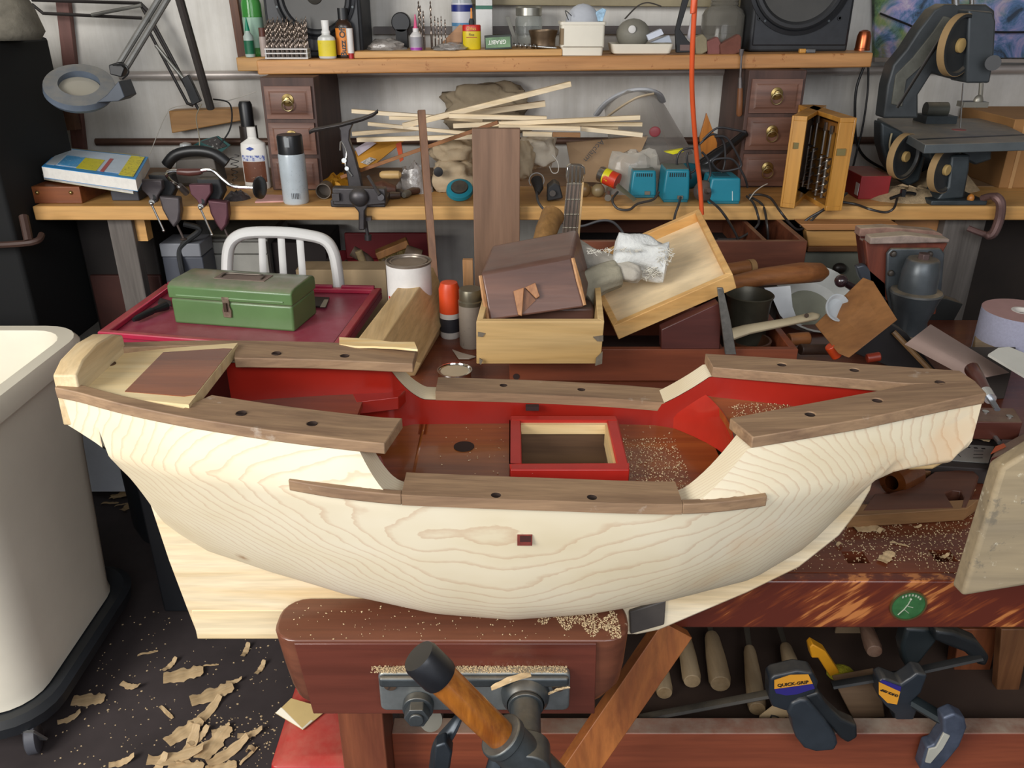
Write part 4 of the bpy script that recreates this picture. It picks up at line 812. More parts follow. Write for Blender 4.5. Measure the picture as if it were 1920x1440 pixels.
text('Oilus', .013, M('e8c63a', .4), cn, Matrix.Translation((0, -.5*cn['_r']-.0006, cn['_h']*.51)) @ UP); text('Fine', .010, BLK, cn, Matrix.Translation((0, -.5*cn['_r']-.0006, cn['_h']*.36)) @ UP)
part(MB().bx(-.016, .016, -.0008, 0, 0, .0014, Matrix.Translation((0, -.5*cn['_r'], cn['_h']*.29))), 'print_line', M('b02a1c', .5), cn)
jg = turned('plastic_jug', 'tall white plastic container with green band behind the red and yellow can', 'container', 909, -40, 42, 2.84, S(909, 2.84), [('jug_body', M('d2d2cf', .4, spk=('8b8b88', 110, .62, .5)), BODY+[(1, .95), (.8, 1), (0, 1)]), ('band', M('2f6b58', .5), [(1.02, .60), (1.02, .65)])], n=4)
jg.rotation_euler.z = R(45)
gb = thing('green_box', 'small dark green box with upside-down white lettering on the pine board', 'box', (XX(935, 2.70, 1.45), 2.70, S(935, 2.70)+.0195), rx=0, ry=-3)
Lx = 50*zc(2.7, 1.45)/F; part(MB().bx(-Lx/2, Lx/2, -.012, .012, 0, .040), 'box_body', M('2c322c', .5), gb, bevel=.001)
part(MB().bx(-Lx/2+.003, Lx/2-.004, -.0128, -.0118, .005, .034), 'box_label', M('6f8f6a', .5, var=.3, vs=40), gb)
text('GRABIT', .016, M('dfe3da', .5), gb, Matrix.Translation((-.003, -.0132, .021)) @ rot(0, 180, 0) @ UP, bold=.0004)
GLASS = GL('c9cfcb', .03, .16)
jar = turned('glass_jar', 'clear glass jar with metal lid on the shelf between white jug and cream box', 'jar', 991, 12, 50, 2.84, S(991, 2.84), [('glass', GLASS, BODY+[(1, .72), (.9, .80), (.9, .83)]), ('lid', M('a9a79c', .3, .8), [(.93, .80), (.97, .81), (.97, .97), (.9, 1), (0, 1)])])
pot = turned('brass_pot', 'small tarnished brass pot lying in front of the glass jar', 'pot', 1018, 56, 54, 2.72, S(1018, 2.72)+.0195, [('bowl', M('7a6752', .35, .8, var=.3, vs=20), [(0, 0), (.7, 0), (.85, .15), (.86, .55), (1, .9), (1, 1), (.92, 1), (.8, .5), (0, .4)])])
au = thing('auger_bit', 'short spiral auger bit lying on the pine board before the brass pot', 'auger bit', at(985, 84, Y=2.69)); p0, p1 = at(962, 78, Y=2.685), at(1010, 90, Y=2.685); z_ = S(985, 2.685)+.027
fa = frame((p0.x, p0.y, z_+.004), (p1.x, p1.y, z_-.001))
def auger(mb, L, r, turns=5, core=.3):
    mb.tube([(0, 0, 0), (0, 0, L)], r*core, 8); n = int(turns*12); top = []
    for i in range(n+1):
        a = 2*math.pi*turns*i/n; z = L*i/n; top.append([(r*core*.8*math.cos(a), r*core*.8*math.sin(a), z-.0008), (r*math.cos(a), r*math.sin(a), z-.0012), (r*math.cos(a), r*math.sin(a), z+.0012), (r*core*.8*math.cos(a), r*core*.8*math.sin(a), z+.0008)])
    mb.loft([[Vector(p) for p in r_] for r_ in top]); return mb
part(auger(MB(fa), .075, .0075, 5), 'spiral', STEEL, au, world=True)
part(MB(fa).cyl((0, 0, .075), (0, 0, .13), .004), 'shank', STEEL, au, world=True)
# plane blades behind
one(slab([(948, 32), (955, 30), (972, 84), (966, 86)], 2.77, .03), 'metal_plate', M('6c6a62', .45, .6), 'thin dark metal plate leaning before the glass jar', 'plate')
# cream box with mask
cbx = thing('plastic_box', 'square cream plastic box with drawer on the shelf', 'box', (XX(1093, 2.70, 1.44), 2.74, S(1093, 2.74))); z0 = cbx.location.z
CRM = M('e6e0cf', .4, var=.04)
x0, x1 = XX(1052, 2.67, 1.5), XX(1134, 2.67, 1.5); zt1 = ZZ(41, 2.67)
bxm = MB().loft([[Vector((a, b, z)) for a, b in rr_out(x0+e, x1-e, 2.67+e, 2.80-e, .008, 3)] for z, e in ((z0, .004), (z0+.022, .003), (z0+.023, 0), (zt1-.008, 0), (zt1-.008, -.003), (zt1, -.003), (zt1, .004), (zt1-.03, .005))]); part(bxm, 'box_body', CRM, cbx, world=True)
part(MB().bx(x0+.006, x1-.006, 2.6665, 2.668, z0+.024, z0+.026), 'drawer_gap', M('a39c8c', .6), cbx, world=True)
part(MB().bx(x0-.001, x0+.008, 2.668, 2.72, z0+.030, z0+.075), 'side_patch', M('8d7758', .6), cbx, world=True)
mk = thing('dust_mask', 'pale grey cup dust mask resting in the cream plastic box', 'mask', at(1093, 40, Y=2.73)); 
part(MB().ball((XX(1093, 2.73, 1.55), 2.735, zt1-.006), (.052, .04, .055), 20), 'mask_cup', M('b9bdc4', .8, bump=.3), mk, world=True)
part(MB().tube(spline([at(1066, 38, Y=2.70), at(1060, 20, Y=2.69), at(1072, 30, Y=2.69)], 6), .0012, 6), 'mask_strap', BLKM, mk, world=True)
one(slab([(1115, 40), (1118, 22), (1130, 15), (1137, 18), (1130, 40)], 2.715, .02), 'wrapper', M('9fc3dd', .3, var=.4, vs=60), 'crumpled blue and white wrapper at the right corner of the cream box', 'wrapper', bevel=.001)
tr_ = thing('plastic_tray', 'shallow cream plastic tray on the shelf right of the cream box', 'tray', (XX(1205, 2.70, 1.45), 2.72, S(1205, 2.7))); z0 = tr_.location.z; x0, x1 = XX(1147, 2.67, 1.45), XX(1262, 2.67, 1.45)
part(MB().loft([[Vector((a, b, z)) for a, b in rr_out(x0+e, x1-e, 2.67+e, 2.80-e, .012, 4)] for z, e in ((z0, .012), (z0+.004, .006), (z0+.024, 0), (z0+.030, -.001), (z0+.030, .004), (z0+.006, .010))]), 'tray_body', CRM, tr_, world=True)
rs = thing('respirator_mask', 'dusty grey half-face mask with white valve lying in the cream tray', 'mask', (XX(1185, 2.73, 1.5), 2.73, z0+.007))
part(MB().ball((XX(1187, 2.74, 1.5), 2.74, z0+.055), (.052, .04, .044), 16), 'mask_shell', M('78756a', .6, var=.2), rs, world=True)
q = at(1185, 55, Y=2.70); part(MB().lathe([(0, 0), (.0115, 0), (.011, .004), (.007, .005), (0, .005)], 20, Matrix.Translation((q.x, 2.700, q.z)) @ UP), 'valve', M('cfcdc9', .5), rs, world=True)
part(MB().tube(spline([at(1172, 35, Y=2.73), at(1195, 12, Y=2.78), at(1215, 5, Y=2.78), at(1240, 12, Y=2.78)], 6), .0035, 8, flat=.4), 'head_strap', M('3d3833', .7), rs, world=True)
for pts, m_, lab in (([(1212, 66), (1240, 54), (1245, 64), (1216, 76)], M('cdd3df', .4), 'small white box tilted in the cream tray, the upper one'), ([(1220, 80), (1255, 66), (1260, 80)], M('a9b1bd', .4), 'pale grey blister pack under the white box in the cream tray')):
    one(slab(pts, 2.70, .03), 'small_carton', m_, lab, 'carton', bevel=.001)
fr_ = thing('hacksaw_frame', 'black angled tool frame leaning at the right of the cream tray', 'frame', at(1275, 100, Y=2.72))
part(slab([(1285, -20), (1298, -20), (1275, 55), (1290, 76), (1312, 98), (1268, 99), (1266, 58)], 2.70, .015), 'frame', BLKM, fr_, world=True, bevel=.002)
part(slab([(1275, 84), (1293, 84), (1293, 95), (1275, 95)], 2.698, .003), 'frame_plate', M('6b5650', .5), fr_, world=True)
part(slab([(1303, 0), (1308, 0), (1294, 74), (1288, 72)], 2.73, .006), 'strip', M('b7b2b4', .4), fr_, world=True)
turned('glass_jar', 'big dusty clear glass jar on the shelf left of the right speaker', 'jar', 1350, -14, 78, 2.83, S(1350, 2.83), [('glass', GL('8e8a80', .1, .30), BODY+[(1, .62), (.85, .72), (.62, .78), (.66, .80), (.62, .84), (.66, .86), (.62, .9), (.62, 1)])])
for pts, m_, lab, y in (([(1304, 70), (1318, 64), (1326, 72), (1327, 96), (1316, 102), (1305, 101)], M('8a8168', .9, bump=.5), 'olive grey rough stone wedge on the shelf, leftmost of three', 2.69), ([(1326, 78), (1346, 69), (1352, 80), (1350, 104), (1328, 103)], M('80514c', .9, bump=.5), 'reddish rough block on the shelf, middle of three wedges', 2.685), ([(1350, 84), (1386, 64), (1391, 70), (1389, 98), (1366, 107), (1352, 104)], M('6f4438', .9, var=.3, bump=.5), 'dark red brick wedge on the shelf, rightmost of three', 2.672)):
    one(slab(pts, y, .035), 'rough_block', m_, lab, 'block', bevel=.003)
t = turned('copper_cup', 'ribbed copper cup standing at the right end of the shelf', 'cup', 1616, 56, 28, 2.76, S(1616, 2.76), [('cup_body', M('b0603c', .28, .9, var=.15), [(0, 0), (1, 0), (1, .1), (.95, .12), (.9, .7), (.7, .92), (.3, 1), (0, 1)])])
lg = thing('cigarette_lighter', 'small lighter with orange end lying before the right speaker', 'lighter', at(1505, 97, Y=2.67)); z0 = S(1505, 2.67); x0, x1, x2 = XX(1497, 2.67, 1.45), XX(1509, 2.67, 1.45), XX(1527, 2.67, 1.45)
part(MB().bx(x0, x1, 2.66, 2.675, z0, z0+.012), 'lighter_cap', M('c08a3c', .4), lg, world=True, bevel=.002); part(MB().bx(x1, x2, 2.66, 2.675, z0, z0+.012), 'lighter_body', M('6c6a68', .3, .6), lg, world=True, bevel=.002)
# hanging screwdriver
sd = thing('screwdriver', 'screwdriver with worn brown wooden handle hanging from the shelf edge', 'screwdriver', at(1389, 218, Y=2.63)); q0, q1, q2, q3 = at(1386, 218, Y=2.635), at(1388, 165, Y=2.635), at(1388, 145, Y=2.635), at(1391, 92, Y=2.635)
part(MB().tube([q0, q0+(q1-q0)*.08, q0+(q1-q0)*.5, q1], [.006, .010, .0095, .008], 14), 'handle', WD('8a5a38', '5f3a22', 'Z', 20, .5), sd, world=True)
part(MB().tube([q1, q2], [.007, .0055], 12).tube([q2, q3], .0032, 10).tube([q3-Vector((0, 0, .018)), q3], [.0055, .0075], 10), 'shaft', M('6f6968', .45, .6), sd, world=True)
# orange cord
oc = [at(1305, -60, Y=2.0), at(1303, 0, Y=2.0), at(1298, 100, Y=2.02), at(1298, 180, Y=2.05), at(1306, 290, Y=2.10), at(1312, 340, Y=2.12), at(1316, 402, Y=2.13)]
one(MB().tube(spline([Vector((oc[0].x, 2.0, 2.65))]+oc, 8), .0058, 12), 'extension_cord', M('d4562a', .45, var=.08), 'bright orange extension cord hanging down behind the tilted box lid', 'cord')
# ---------------- left bench items ----------------
dcb = thing('tall_cabinet', 'very dark tall cabinet filling the far left beside the back bench', 'cabinet', (-1.75, 2.45, 0)); DK = M('08090a', .85)
part(MB().bx(-2.1, -1.375, 2.25, 2.66, .62, ZZ(80, 2.30)), 'cabinet_body', DK, dcb, world=True, bevel=.01); part(MB().bx(-2.1, -1.72, 2.3, 2.6, 0, .619), 'cabinet_stand', DK, dcb, world=True)
part(MB().tube(spline([at(-60, 462, Y=2.20), at(58, 455, Y=2.20), at(78, 440, Y=2.24)], 6), .009, 8).tube([at(44, 405, Y=2.24), at(54, 452, Y=2.20)], .012, 8), 'shelf_edge', M('3f2a22', .6), dcb, world=True)
sk = thing('dusty_bag', 'dusty dark green cloth bag on top of the tall dark cabinet', 'bag', (-1.45, 2.5, ZZ(80, 2.30)))
zt2 = ZZ(80, 2.30)
part(MB().lathe([(0, 0), (.07, 0), (.085, .02), (.07, .08), (.045, .14), (.04, .3), (0, .3)], 20, Matrix.Translation((XX(20, 2.45, 1.5), 2.46, zt2))), 'bag_body', M('6d685c', .9, var=.4, vs=14, bump=.4), sk, world=True, smooth=60)
# magnifier lamp
ML = thing('magnifier_lamp', 'dusty grey swing-arm magnifier lamp on a wooden wall block', 'lamp', at(398, 208, Y=2.80)); LG = M('6f6f6c', .5, .3, var=.25, vs=20, dust=.5); LB = M('2a2523', .5, .2)
def arm(a, b, Y0, Y1, r, mat, n='arm'): return part(MB().tube([at(*a, Y=Y0), at(*b, Y=Y1)], r, 10), n, mat, ML, world=True)
arm((222, 122), (312, -25), 2.42, 2.5, .0085, LG); arm((236, 128), (328, -25), 2.42, 2.5, .0085, LG)
arm((395, 203), (330, -25), 2.78, 2.62, .013, M('4d4846', .5, .3, dust=.3))
part(slab([(203, 122), (222, 116), (234, 128), (228, 145), (206, 140)], 2.40, .03), 'knuckle', BLK, ML, world=True, bevel=.003)
q = at(150, 168, Y=2.42); mrx = rot(26, 12, 8, q)
part(MB(mrx).lathe([(.052, -.006), (.082, -.012), (.090, .0), (.088, .016), (.052, .020), (.052, -.006)], 40, sx=1.0, sy=1.15), 'lamp_head', M('5b6572', .45, var=.2, vs=12, dust=.85, dcol='8d887c'), ML, world=True)
part(MB(mrx).lathe([(0, .002), (.053, .003), (.053, .005), (0, .012)], 32), 'lens', GL('b8b3a4', .1, .5), ML, world=True)
part(slab([(170, 200), (200, 178), (222, 152), (234, 182), (222, 190), (186, 192)], 2.36, .08), 'head_neck', M('3d4550', .45, var=.2, dust=.4), ML, world=True, bevel=.004)
part(cable([at(212, 122, Y=2.39), at(234, 122, Y=2.37), at(241, 136, Y=2.37), at(230, 148, Y=2.38)], .0022), 'lamp_cord', BLK, ML, world=True)
one(cable([at(400, 186, Y=2.8), at(428, 192, Y=2.78), at(435, 215, Y=2.76), at(430, 245, Y=2.74), at(412, 272, Y=2.72)], .0025), 'lamp_cord', BLK, 'thin black cord curling down from the lamp block to the bench', 'cord')
one(MB().hexa([at(316, 208, Y=2.88), at(322, 250, Y=2.88), at(466, 224, Y=2.88), at(464, 203, Y=2.88)], (0, .06, 0)), 'wall_block', WD('cf9f63', 'a87843', 'X', 12, .5, spk=('3b2a1c', 30, .74, .8)), 'tapered pine block on the wall holding the magnifier lamp', 'block', bevel=.003)
# second lamp arms (black)
L2 = thing('swing_arm_lamp', 'black parallel-arm desk lamp folded against the wall at upper left', 'lamp', at(385, 200, Y=2.86))
def arm2(a, b, r=.005, Y=2.86): return part(MB().tube([at(*a, Y=Y), at(*b, Y=Y)], r, 8), 'arm', LB, L2, world=True)
arm2((60, 0), (262, 6)); arm2((82, 25), (266, 34)); arm2((262, 6), (372, 205)); arm2((276, 52), (352, 195)); arm2((285, 38), (366, 190)); arm2((262, 6), (280, 24), .007); arm2((60, 8), (82, 26)); arm2((350, 193), (362, 198)); arm2((60, 12), (40, 8), .009)
for a_, b_ in (((172, 28), (265, 10)), ((292, 85), (350, 155))): part(MB().tube([at(*a_, Y=2.85), at(*b_, Y=2.85)], .0055, 10), 'spring', M('8b8a84', .4, .6), L2, world=True)
part(slab([(340, 148), (352, 140), (376, 190), (360, 198)], 2.84, .02), 'bracket', BLK, L2, world=True, bevel=.002)
one(slab([(60, -4), (70, 6), (68, 18), (62, 18)], 2.84, .015), 'lamp_knob', M('b8a98c', .5), 'cream wing knob on the black folded lamp arm', 'knob') if False else None
one(bagmesh(XX(104, 2.86, 1.3), 2.88, 1.20, .05, .03, .17, 77, amp=.3), 'hanging_cloth', M('5a3f30', .9, var=.4, vs=14), 'brownish crumpled cloth hanging behind the reddish wall batten', 'cloth', smooth=50)
# white hooked wire
bwire('thin_wire', 'thin pale string running diagonally over the wall to the bench', [(280, 292), (296, 250), (312, 215), (330, 200), (420, 190), (480, 172)], 2.86, .0014, M('c9c4ba', .6), 'string')
bwire('thin_wire', 'thin tan wire dropping from the wall block to the lamp base', [(378, 195), (368, 220), (374, 260), (373, 288)], 2.72, .0018, M('9a8f78', .6), 'wire')
# box and magazines
wbx = thing('wooden_box', 'low reddish wooden box at the left end of the back bench', 'box', (XX(105, 2.40, ZK), 2.5, ZK)); x0, x1 = XX(56, 2.385, ZK), XX(155, 2.385, ZK)
part(MB().bx(x0, x1, 2.385, 2.66, ZK, ZZ(350, 2.385)), 'box_body', WD('9a5a30', '703a1e', 'X', 12, .4, coat=.2), wbx, world=True, bevel=.002)
for u in (70, 133): q = at(u, 361, Y=2.384); part(MB().ball((q.x, 2.384, q.z), .006, 10), 'stud', BRASS, wbx, world=True)
gbx = one(MB().bx(XX(210, 2.42, ZK), XX(262, 2.42, ZK), 2.42, 2.56, ZK, ZZ(358, 2.42)), 'grey_case', M('3a3d45', .5), 'small dark grey case under the right end of the magazines', 'case', bevel=.003)
def mag(name, lab, pts, Ztop, th, matc, matp):
    t = thing(name, lab, 'magazine', at(*pts[0], Z=Ztop)); c = [at(*p, Z=Ztop) for p in pts]
    part(MB().hexa([p-Vector((0, 0, .0012)) for p in c], (0, 0, -(th-.0024))), 'pages', matp, t, world=True)
    part(MB().hexa(c, (0, 0, -.0012)), 'cover', matc, t, world=True); part(MB().hexa([p-Vector((0, 0, th-.0011)) for p in c], (0, 0, -.0011)), 'back_cover', matc, t, world=True)
    return t, c
PAG = M('dcd9d2', .8, var=.08, vs=60)
zt = ZZ(346, 2.385)+.018
mg2, c = mag('magazine', 'thinner cream magazine lying under the bright blue one', [(80, 326), (248, 352), (262, 290), (118, 276)], zt, .017, M('c9c29a', .6), PAG)
zt += .033
mg1, c = mag('magazine', 'thick catalogue with blue and yellow cover on top of the magazine pile', [(78, 312), (254, 336), (278, 294), (118, 277)], zt, .032, M('2f8fd0', .4), PAG)
def onmag(a0, a1, b0, b1, mat, nm='cover_panel', z=.0006):
    P = lambda a, b: c[0]+(c[1]-c[0])*a+(c[3]-c[0])*b+((c[2]-c[3])-(c[1]-c[0]))*a*b+Vector((0, 0, z))
    return part(MB().hexa([P(a0, b0), P(a1, b0), P(a1, b1), P(a0, b1)], (0, 0, .0005)), nm, mat, mg1, world=True)
onmag(.03, .96, .12, .95, M('c3d3e2', .4, spk=('6f7f93', 130, .6, .5))); onmag(.14, .40, .15, .62, M('4a9fd6', .4, spk=('d9e9f2', 120, .58, .9)), z=.001); onmag(.36, .58, .10, .60, M('d8cf2c', .4, spk=('6e7a30', 110, .58, .8)), z=.0013)
onmag(.82, .97, .06, .95, M('e2d422', .4, spk=('3a3a1c', 140, .56, .9)), z=.0013); onmag(.62, .66, .1, .7, M('b4534f', .5), z=.0013); onmag(.02, .12, .1, .98, M('b9c6cf', .4), z=.0012)
# small clamp-on vises
def cvise(u0, v0, lab, jm, dx=0):
    """u0,v0: top middle of the jaw face"""
    Y = 2.31; o = at(u0, v0, Y=Y); s = zc(Y, o.z)/F
    t = thing('clamp_on_vise', lab, 'vise', (o.x, 2.36, ZK))
    P = lambda du, dv, y=0: (o.x+du*s, Y+y, o.z-dv*s/.98)
    jw = MB().prism([(o.x+a*s, o.z-b*s) for a, b in ((-21, 0), (20, 0), (19, 16), (8, 30), (4, 42), (-6, 42), (-10, 30), (-20, 18))], Y, Y+.022, axis='Y'); part(jw, 'front_jaw', jm, t, world=True, bevel=.003)
    part(MB().prism([(o.x+a*s, o.z-b*s) for a, b in ((-14, -6), (30, -6), (34, 20), (22, 40), (4, 44), (-10, 26))], Y+.035, Y+.075, axis='Y'), 'rear_jaw', BLKM, t, world=True, bevel=.004)
    part(MB().cyl(P(-1, 32), P(2, 32, .06), .009, 14), 'spindle_boss', BLKM, t, world=True)
    part(MB().cyl(P(0, 38, -.018), P(0, 38, .01), .008, 14).ball(P(0, 40, -.02), .006, 10), 'spindle', STEEL, t, world=True)
    part(MB().tube([P(0, 42, -.02), P(14, 88, -.022)], .003, 8).ball(P(14, 90, -.022), .0045, 8), 'tommy_bar', STEEL, t, world=True)
    part(MB().prism([(o.x+a*s, o.z-b*s) for a, b in ((8, 30), (46, 34), (44, 60), (38, 78), (26, 92), (18, 78), (10, 56))], Y+.006, Y+.034, axis='Y'), 'clamp_frame', jm, t, world=True, bevel=.005)
    part(MB().cyl(P(30, 86, .02), P(38, 112, .02), .0035, 10).ball(P(38, 114, .02), (.010, .010, .004), 10), 'clamp_screw', M('5f5450', .4, .6), t, world=True)
    return t
cvise(282, 338, 'small dark grey vise clamped to the bench edge, the left of two', M('5a5456', .45, .4, var=.2))
cvise(374, 346, 'small maroon vise clamped to the bench edge, the right of two', M('5d3a42', .45, .4, var=.25))
ph = thing('black_device', 'black wedge-shaped device with curved grey top behind the vises', 'device', at(365, 330, Y=2.62))
part(MB().tube(spline([at(312, 310, Y=2.60), at(330, 290, Y=2.60), at(365, 283, Y=2.60), at(400, 288, Y=2.60), at(426, 306, Y=2.60)], 6), [.014]*13+[.014]*12, 10, flat=1.2), 'curved_top', BLK, ph, world=True)
part(slab([(330, 300), (400, 296), (412, 345), (325, 345)], 2.60, .08), 'body', M('55504a', .6, var=.3), ph, world=True, bevel=.004)
br = thing('hand_brace', 'hand brace drill with brown wood grip and chrome crank on the vises', 'hand drill', at(400, 360, Y=2.34))
A = lambda u, v, y=2.33: at(u, v, Y=y)
part(MB().tube(spline([A(340, 352, 2.36), A(322, 340, 2.34), A(312, 326, 2.33), A(325, 320), A(338, 322)], 5), .005, 10).tube(spline([A(370, 322), A(388, 318), A(402, 322), A(420, 338), A(440, 350), A(484, 352)], 5), .0058, 10), 'crank', CHROME, br, world=True)
part(MB().tube([A(333, 322), A(338, 322), A(355, 323), A(372, 322), A(378, 321)], [.008, .0095, .011, .0095, .008], 16), 'grip', M('54312c', .35, var=.3), br, world=True)
part(MB().tube([A(336, 348, 2.35), A(350, 362, 2.37)], [.009, .010], 12), 'chuck', M('8b8581', .3, .8), br, world=True)
hc = A(487, 352); part(MB().lathe([(0, -.006), (.020, -.006), (.031, -.002), (.031, .003), (.02, .008), (0, .009)], 28, frame(hc, hc+Vector((1, -.35, 0)))), 'head_knob', M('1c1c1e', .3), br, world=True)
lb = turned('light_bulb', 'white round light bulb behind the black wedge-shaped device', 'light bulb', 352, 266, 24, 2.78, ZK+.06, [('bulb', M('b9bdbd', .25), [(0, 0), (.4, 0), (.5, .2), (.95, .5), (1, .68), (.8, .9), (0, 1)])])
cd_ = thing('teal_card', 'dark teal packaging card leaning behind the light bulb', 'packaging', at(390, 290, Y=2.86))
part(slab([(325, 286), (352, 278), (380, 262), (408, 255), (432, 272), (412, 288), (360, 296)], 2.84, .006), 'card', M('1f5a58', .5), cd_, world=True); part(slab([(375, 266), (405, 256), (426, 274), (408, 280)], 2.836, .003), 'card_print', M('2a2422', .5, spk=('d9d9d2', 90, .6, .9)), cd_, world=True)
one(MB().tube([at(440+9*math.sin(a*1.0)*(1-a/60), 290+a*1.6, Y=2.60+.012*math.cos(a)) for a in [i*.45 for i in range(70)]], .0012, 5), 'coiled_wire', BLK, 'coil of thin black springy wire left of the white lotion bottle', 'wire')
one(heap(XX(445, 2.45, ZK), 2.45, ZK, .04, .04, .022, seed=3), 'metal_scrap', M('5c585c', .35, .6, var=.5, vs=60), 'small dark heap of metal bits before the coiled wire', 'metal bits', smooth=20)
tb = turned('tall_bottle', 'tall dark bottle with black cap behind the white lotion bottle', 'bottle', 478, 190, 32, 2.72, ZK, [('bottle_body', M('2d2622', .35), BODY+[(1, .70), (0, .70)]), ('cap', BLK, [(.75, .68), (.75, .96), (.6, 1), (0, 1)])])
wh = turned('lotion_bottle', 'white plastic bottle with brown label and white cap on the back bench', 'bottle', 485, 238, 48, 2.60, ZK, [('bottle_body', M('e6e4de', .4, var=.04), BODY+[(1, .62), (.94, .74), (.36, .82), (.36, .84), (0, .84)]), ('cap', M('dedcd6', .45), [(.34, .84), (.36, .86), (.34, 1), (0, 1)])], sy=.6)
def front_label(t, x0, x1, z0, z1, mat, nm='label', d=.0008, sy=.6, rr=1.0):
    r = t['_r']*rr; h = t['_h']; n = 8; mb = MB(); rings = []
    for i in range(n+1):
        x = (x0+(x1-x0)*i/n); y = -sy*r*math.sqrt(max(0, 1-x*x)); nrm = Vector((x, y/(sy*sy*r) if 0 else y, 0)); a = Vector((x*r, y-d, 0))
        rings.append([a+Vector((0, 0, z0*h)), a+Vector((0, -.0003, z0*h)), a+Vector((0, -.0003, z1*h)), a+Vector((0, 0, z1*h))])
    mb.loft(rings); return part(mb, nm, mat, t)
front_label(wh, -.85, .85, .12, .46, M('6b3f2a', .5, spk=('d9c9b0', 110, .62, .7))); front_label(wh, -.85, .85, .47, .56, M('c9ccd6', .5, spk=('2f4a9c', 110, .5, .9)))
part(MB().prism([(-.012, 0), (0, .006), (.012, 0), (0, -.006)], -.0006, .0006, Matrix.Translation((-.004, -.6*wh['_r']*1.0-.0012, wh['_h']*.67)) @ UP), 'diamond_mark', M('2f4a9c', .5), wh)
sc = turned('spray_can', 'spray can with black cap and pale printed label on the back bench', 'spray can', 556, 252, 48, 2.40, ZK, [('can_body', M('b9c3c9', .3, .1, spk=('7f8c93', 130, .6, .5)), BODY+[(1, .70), (.97, .73), (0, .73)]), ('cap', M('1d1e20', .3), [(.96, .72), (.96, .97), (.9, 1), (0, 1)])])
for k in range(9): part(MB().bx(-.002+k*.0023, -.0008+k*.0023, -sc['_r']-.0008, -sc['_r']+.0015, .018, .034), 'barcode_bar', BLK, sc) if k % 2 == 0 else None
part(MB().bx(-.007, .007, -.5*sc['_r'], -sc['_r']*.98, sc['_h']*.84, sc['_h']*.98), 'nozzle_clip', M('8b8f91', .4), sc, bevel=.001)
one(slabZ([(478, 378), (540, 376), (548, 366), (490, 364)], ZK+.004, .004), 'paper_pad', M('c99a94', .8), 'pinkish paper pad under the brace head knob', 'paper')
cu = turned('metal_cup', 'small metal tube lying open end outward right of the spray can', 'tube', 607, 333, 34, 2.47, ZK, [])
q = at(606, 358, Y=2.44); part(MB().lathe([(.020, 0), (.0225, 0), (.0225, .045), (0, .045), (0, .043), (.0195, .043)], 24, Matrix.Translation((q.x, 2.44, ZK+.0235)) @ rot(-90, 0, 0)), 'tube_body', M('6b6157', .5, .5, dust=.3), cu, world=True)
# cast iron anvil clamp
ca = thing('cobbler_last_stand', 'cast iron cobbler last stand with T-shaped foot clamped to the back bench', 'iron stand', at(690, 390, Y=2.33)); CI = M('4d4a4b', .42, .6, var=.25, vs=20, dust=.5, dcol='8f877b')
part(MB().loft([[at(u, v, Y=2.45)+Vector((0, y, z)) for y, z in ((-.012*k, .004), (-.016*k, 0), (-.010*k, -.007), (.012*k, -.007), (.016*k, 0), (.012*k, .004))] for u, v, k in ((580, 247, .6), (588, 243, 1), (640, 233, 1.2), (680, 222, 1.1), (700, 214, .7), (709, 207, .2))]), 'last', CI, ca, world=True, bevel=.001)
part(MB().loft([[at(u, v, Y=2.45)+Vector((a*w, b, 0)) for a, b in ((-1, -.012), (1, -.012), (1, .012), (-1, .012))] for u, v, w in ((648, 232, .022), (648, 244, .014), (648, 262, .012), (655, 290, .017), (664, 330, .019), (668, 352, .020))]), 'column', CI, ca, world=True, bevel=.003)
part(MB().cyl(at(645, 301, Y=2.43), at(645, 301, Y=2.46), .007, 16).cyl(at(650, 316, Y=2.43), at(650, 316, Y=2.46), .006, 16).tube(spline([at(638, 282, Y=2.44), at(640, 265, Y=2.44), at(650, 285, Y=2.44), at(648, 310, Y=2.435), at(660, 330, Y=2.435)], 4), .003, 8), 'hooks', STEEL, ca, world=True)
part(slab([(622, 352), (722, 354), (724, 383), (690, 386), (684, 396), (684, 432), (672, 432), (672, 398), (662, 386), (624, 385)], 2.315, .035), 'clamp_plate', CI, ca, world=True, bevel=.004)
part(MB().bx(XX(622, 2.35, 1.08), XX(724, 2.35, 1.08), 2.33, 2.44, ZK+.002, ZK+.022), 'base', CI, ca, world=True, bevel=.003)
part(MB().ball(at(673, 370, Y=2.312), (.028, .018, .026), 18), 'ball_joint', CI, ca, world=True)
part(MB().bx(XX(624, 2.31, 1.09), XX(638, 2.31, 1.09), 2.300, 2.316, ZZ(376, 2.31), ZZ(362, 2.31)), 'square_nut', CI, ca, world=True, bevel=.001)
part(MB().cyl(at(714, 370, Y=2.30), at(714, 370, Y=2.32), .009, 16).tube([at(712, 366, Y=2.30), at(690, 330, Y=2.34)], .0045, 8), 'wing_lever', CI, ca, world=True)
part(MB().cyl(at(684, 405, Y=2.36), at(690, 446, Y=2.36), .005, 10).cyl(at(690, 440, Y=2.36), at(690, 450, Y=2.36), .010, 10).bx(XX(678, 2.36, 1), XX(700, 2.36, 1), 2.33, 2.37, ZZ(410, 2.36), ZZ(403, 2.36)), 'clamp_screw', CI, ca, world=True)
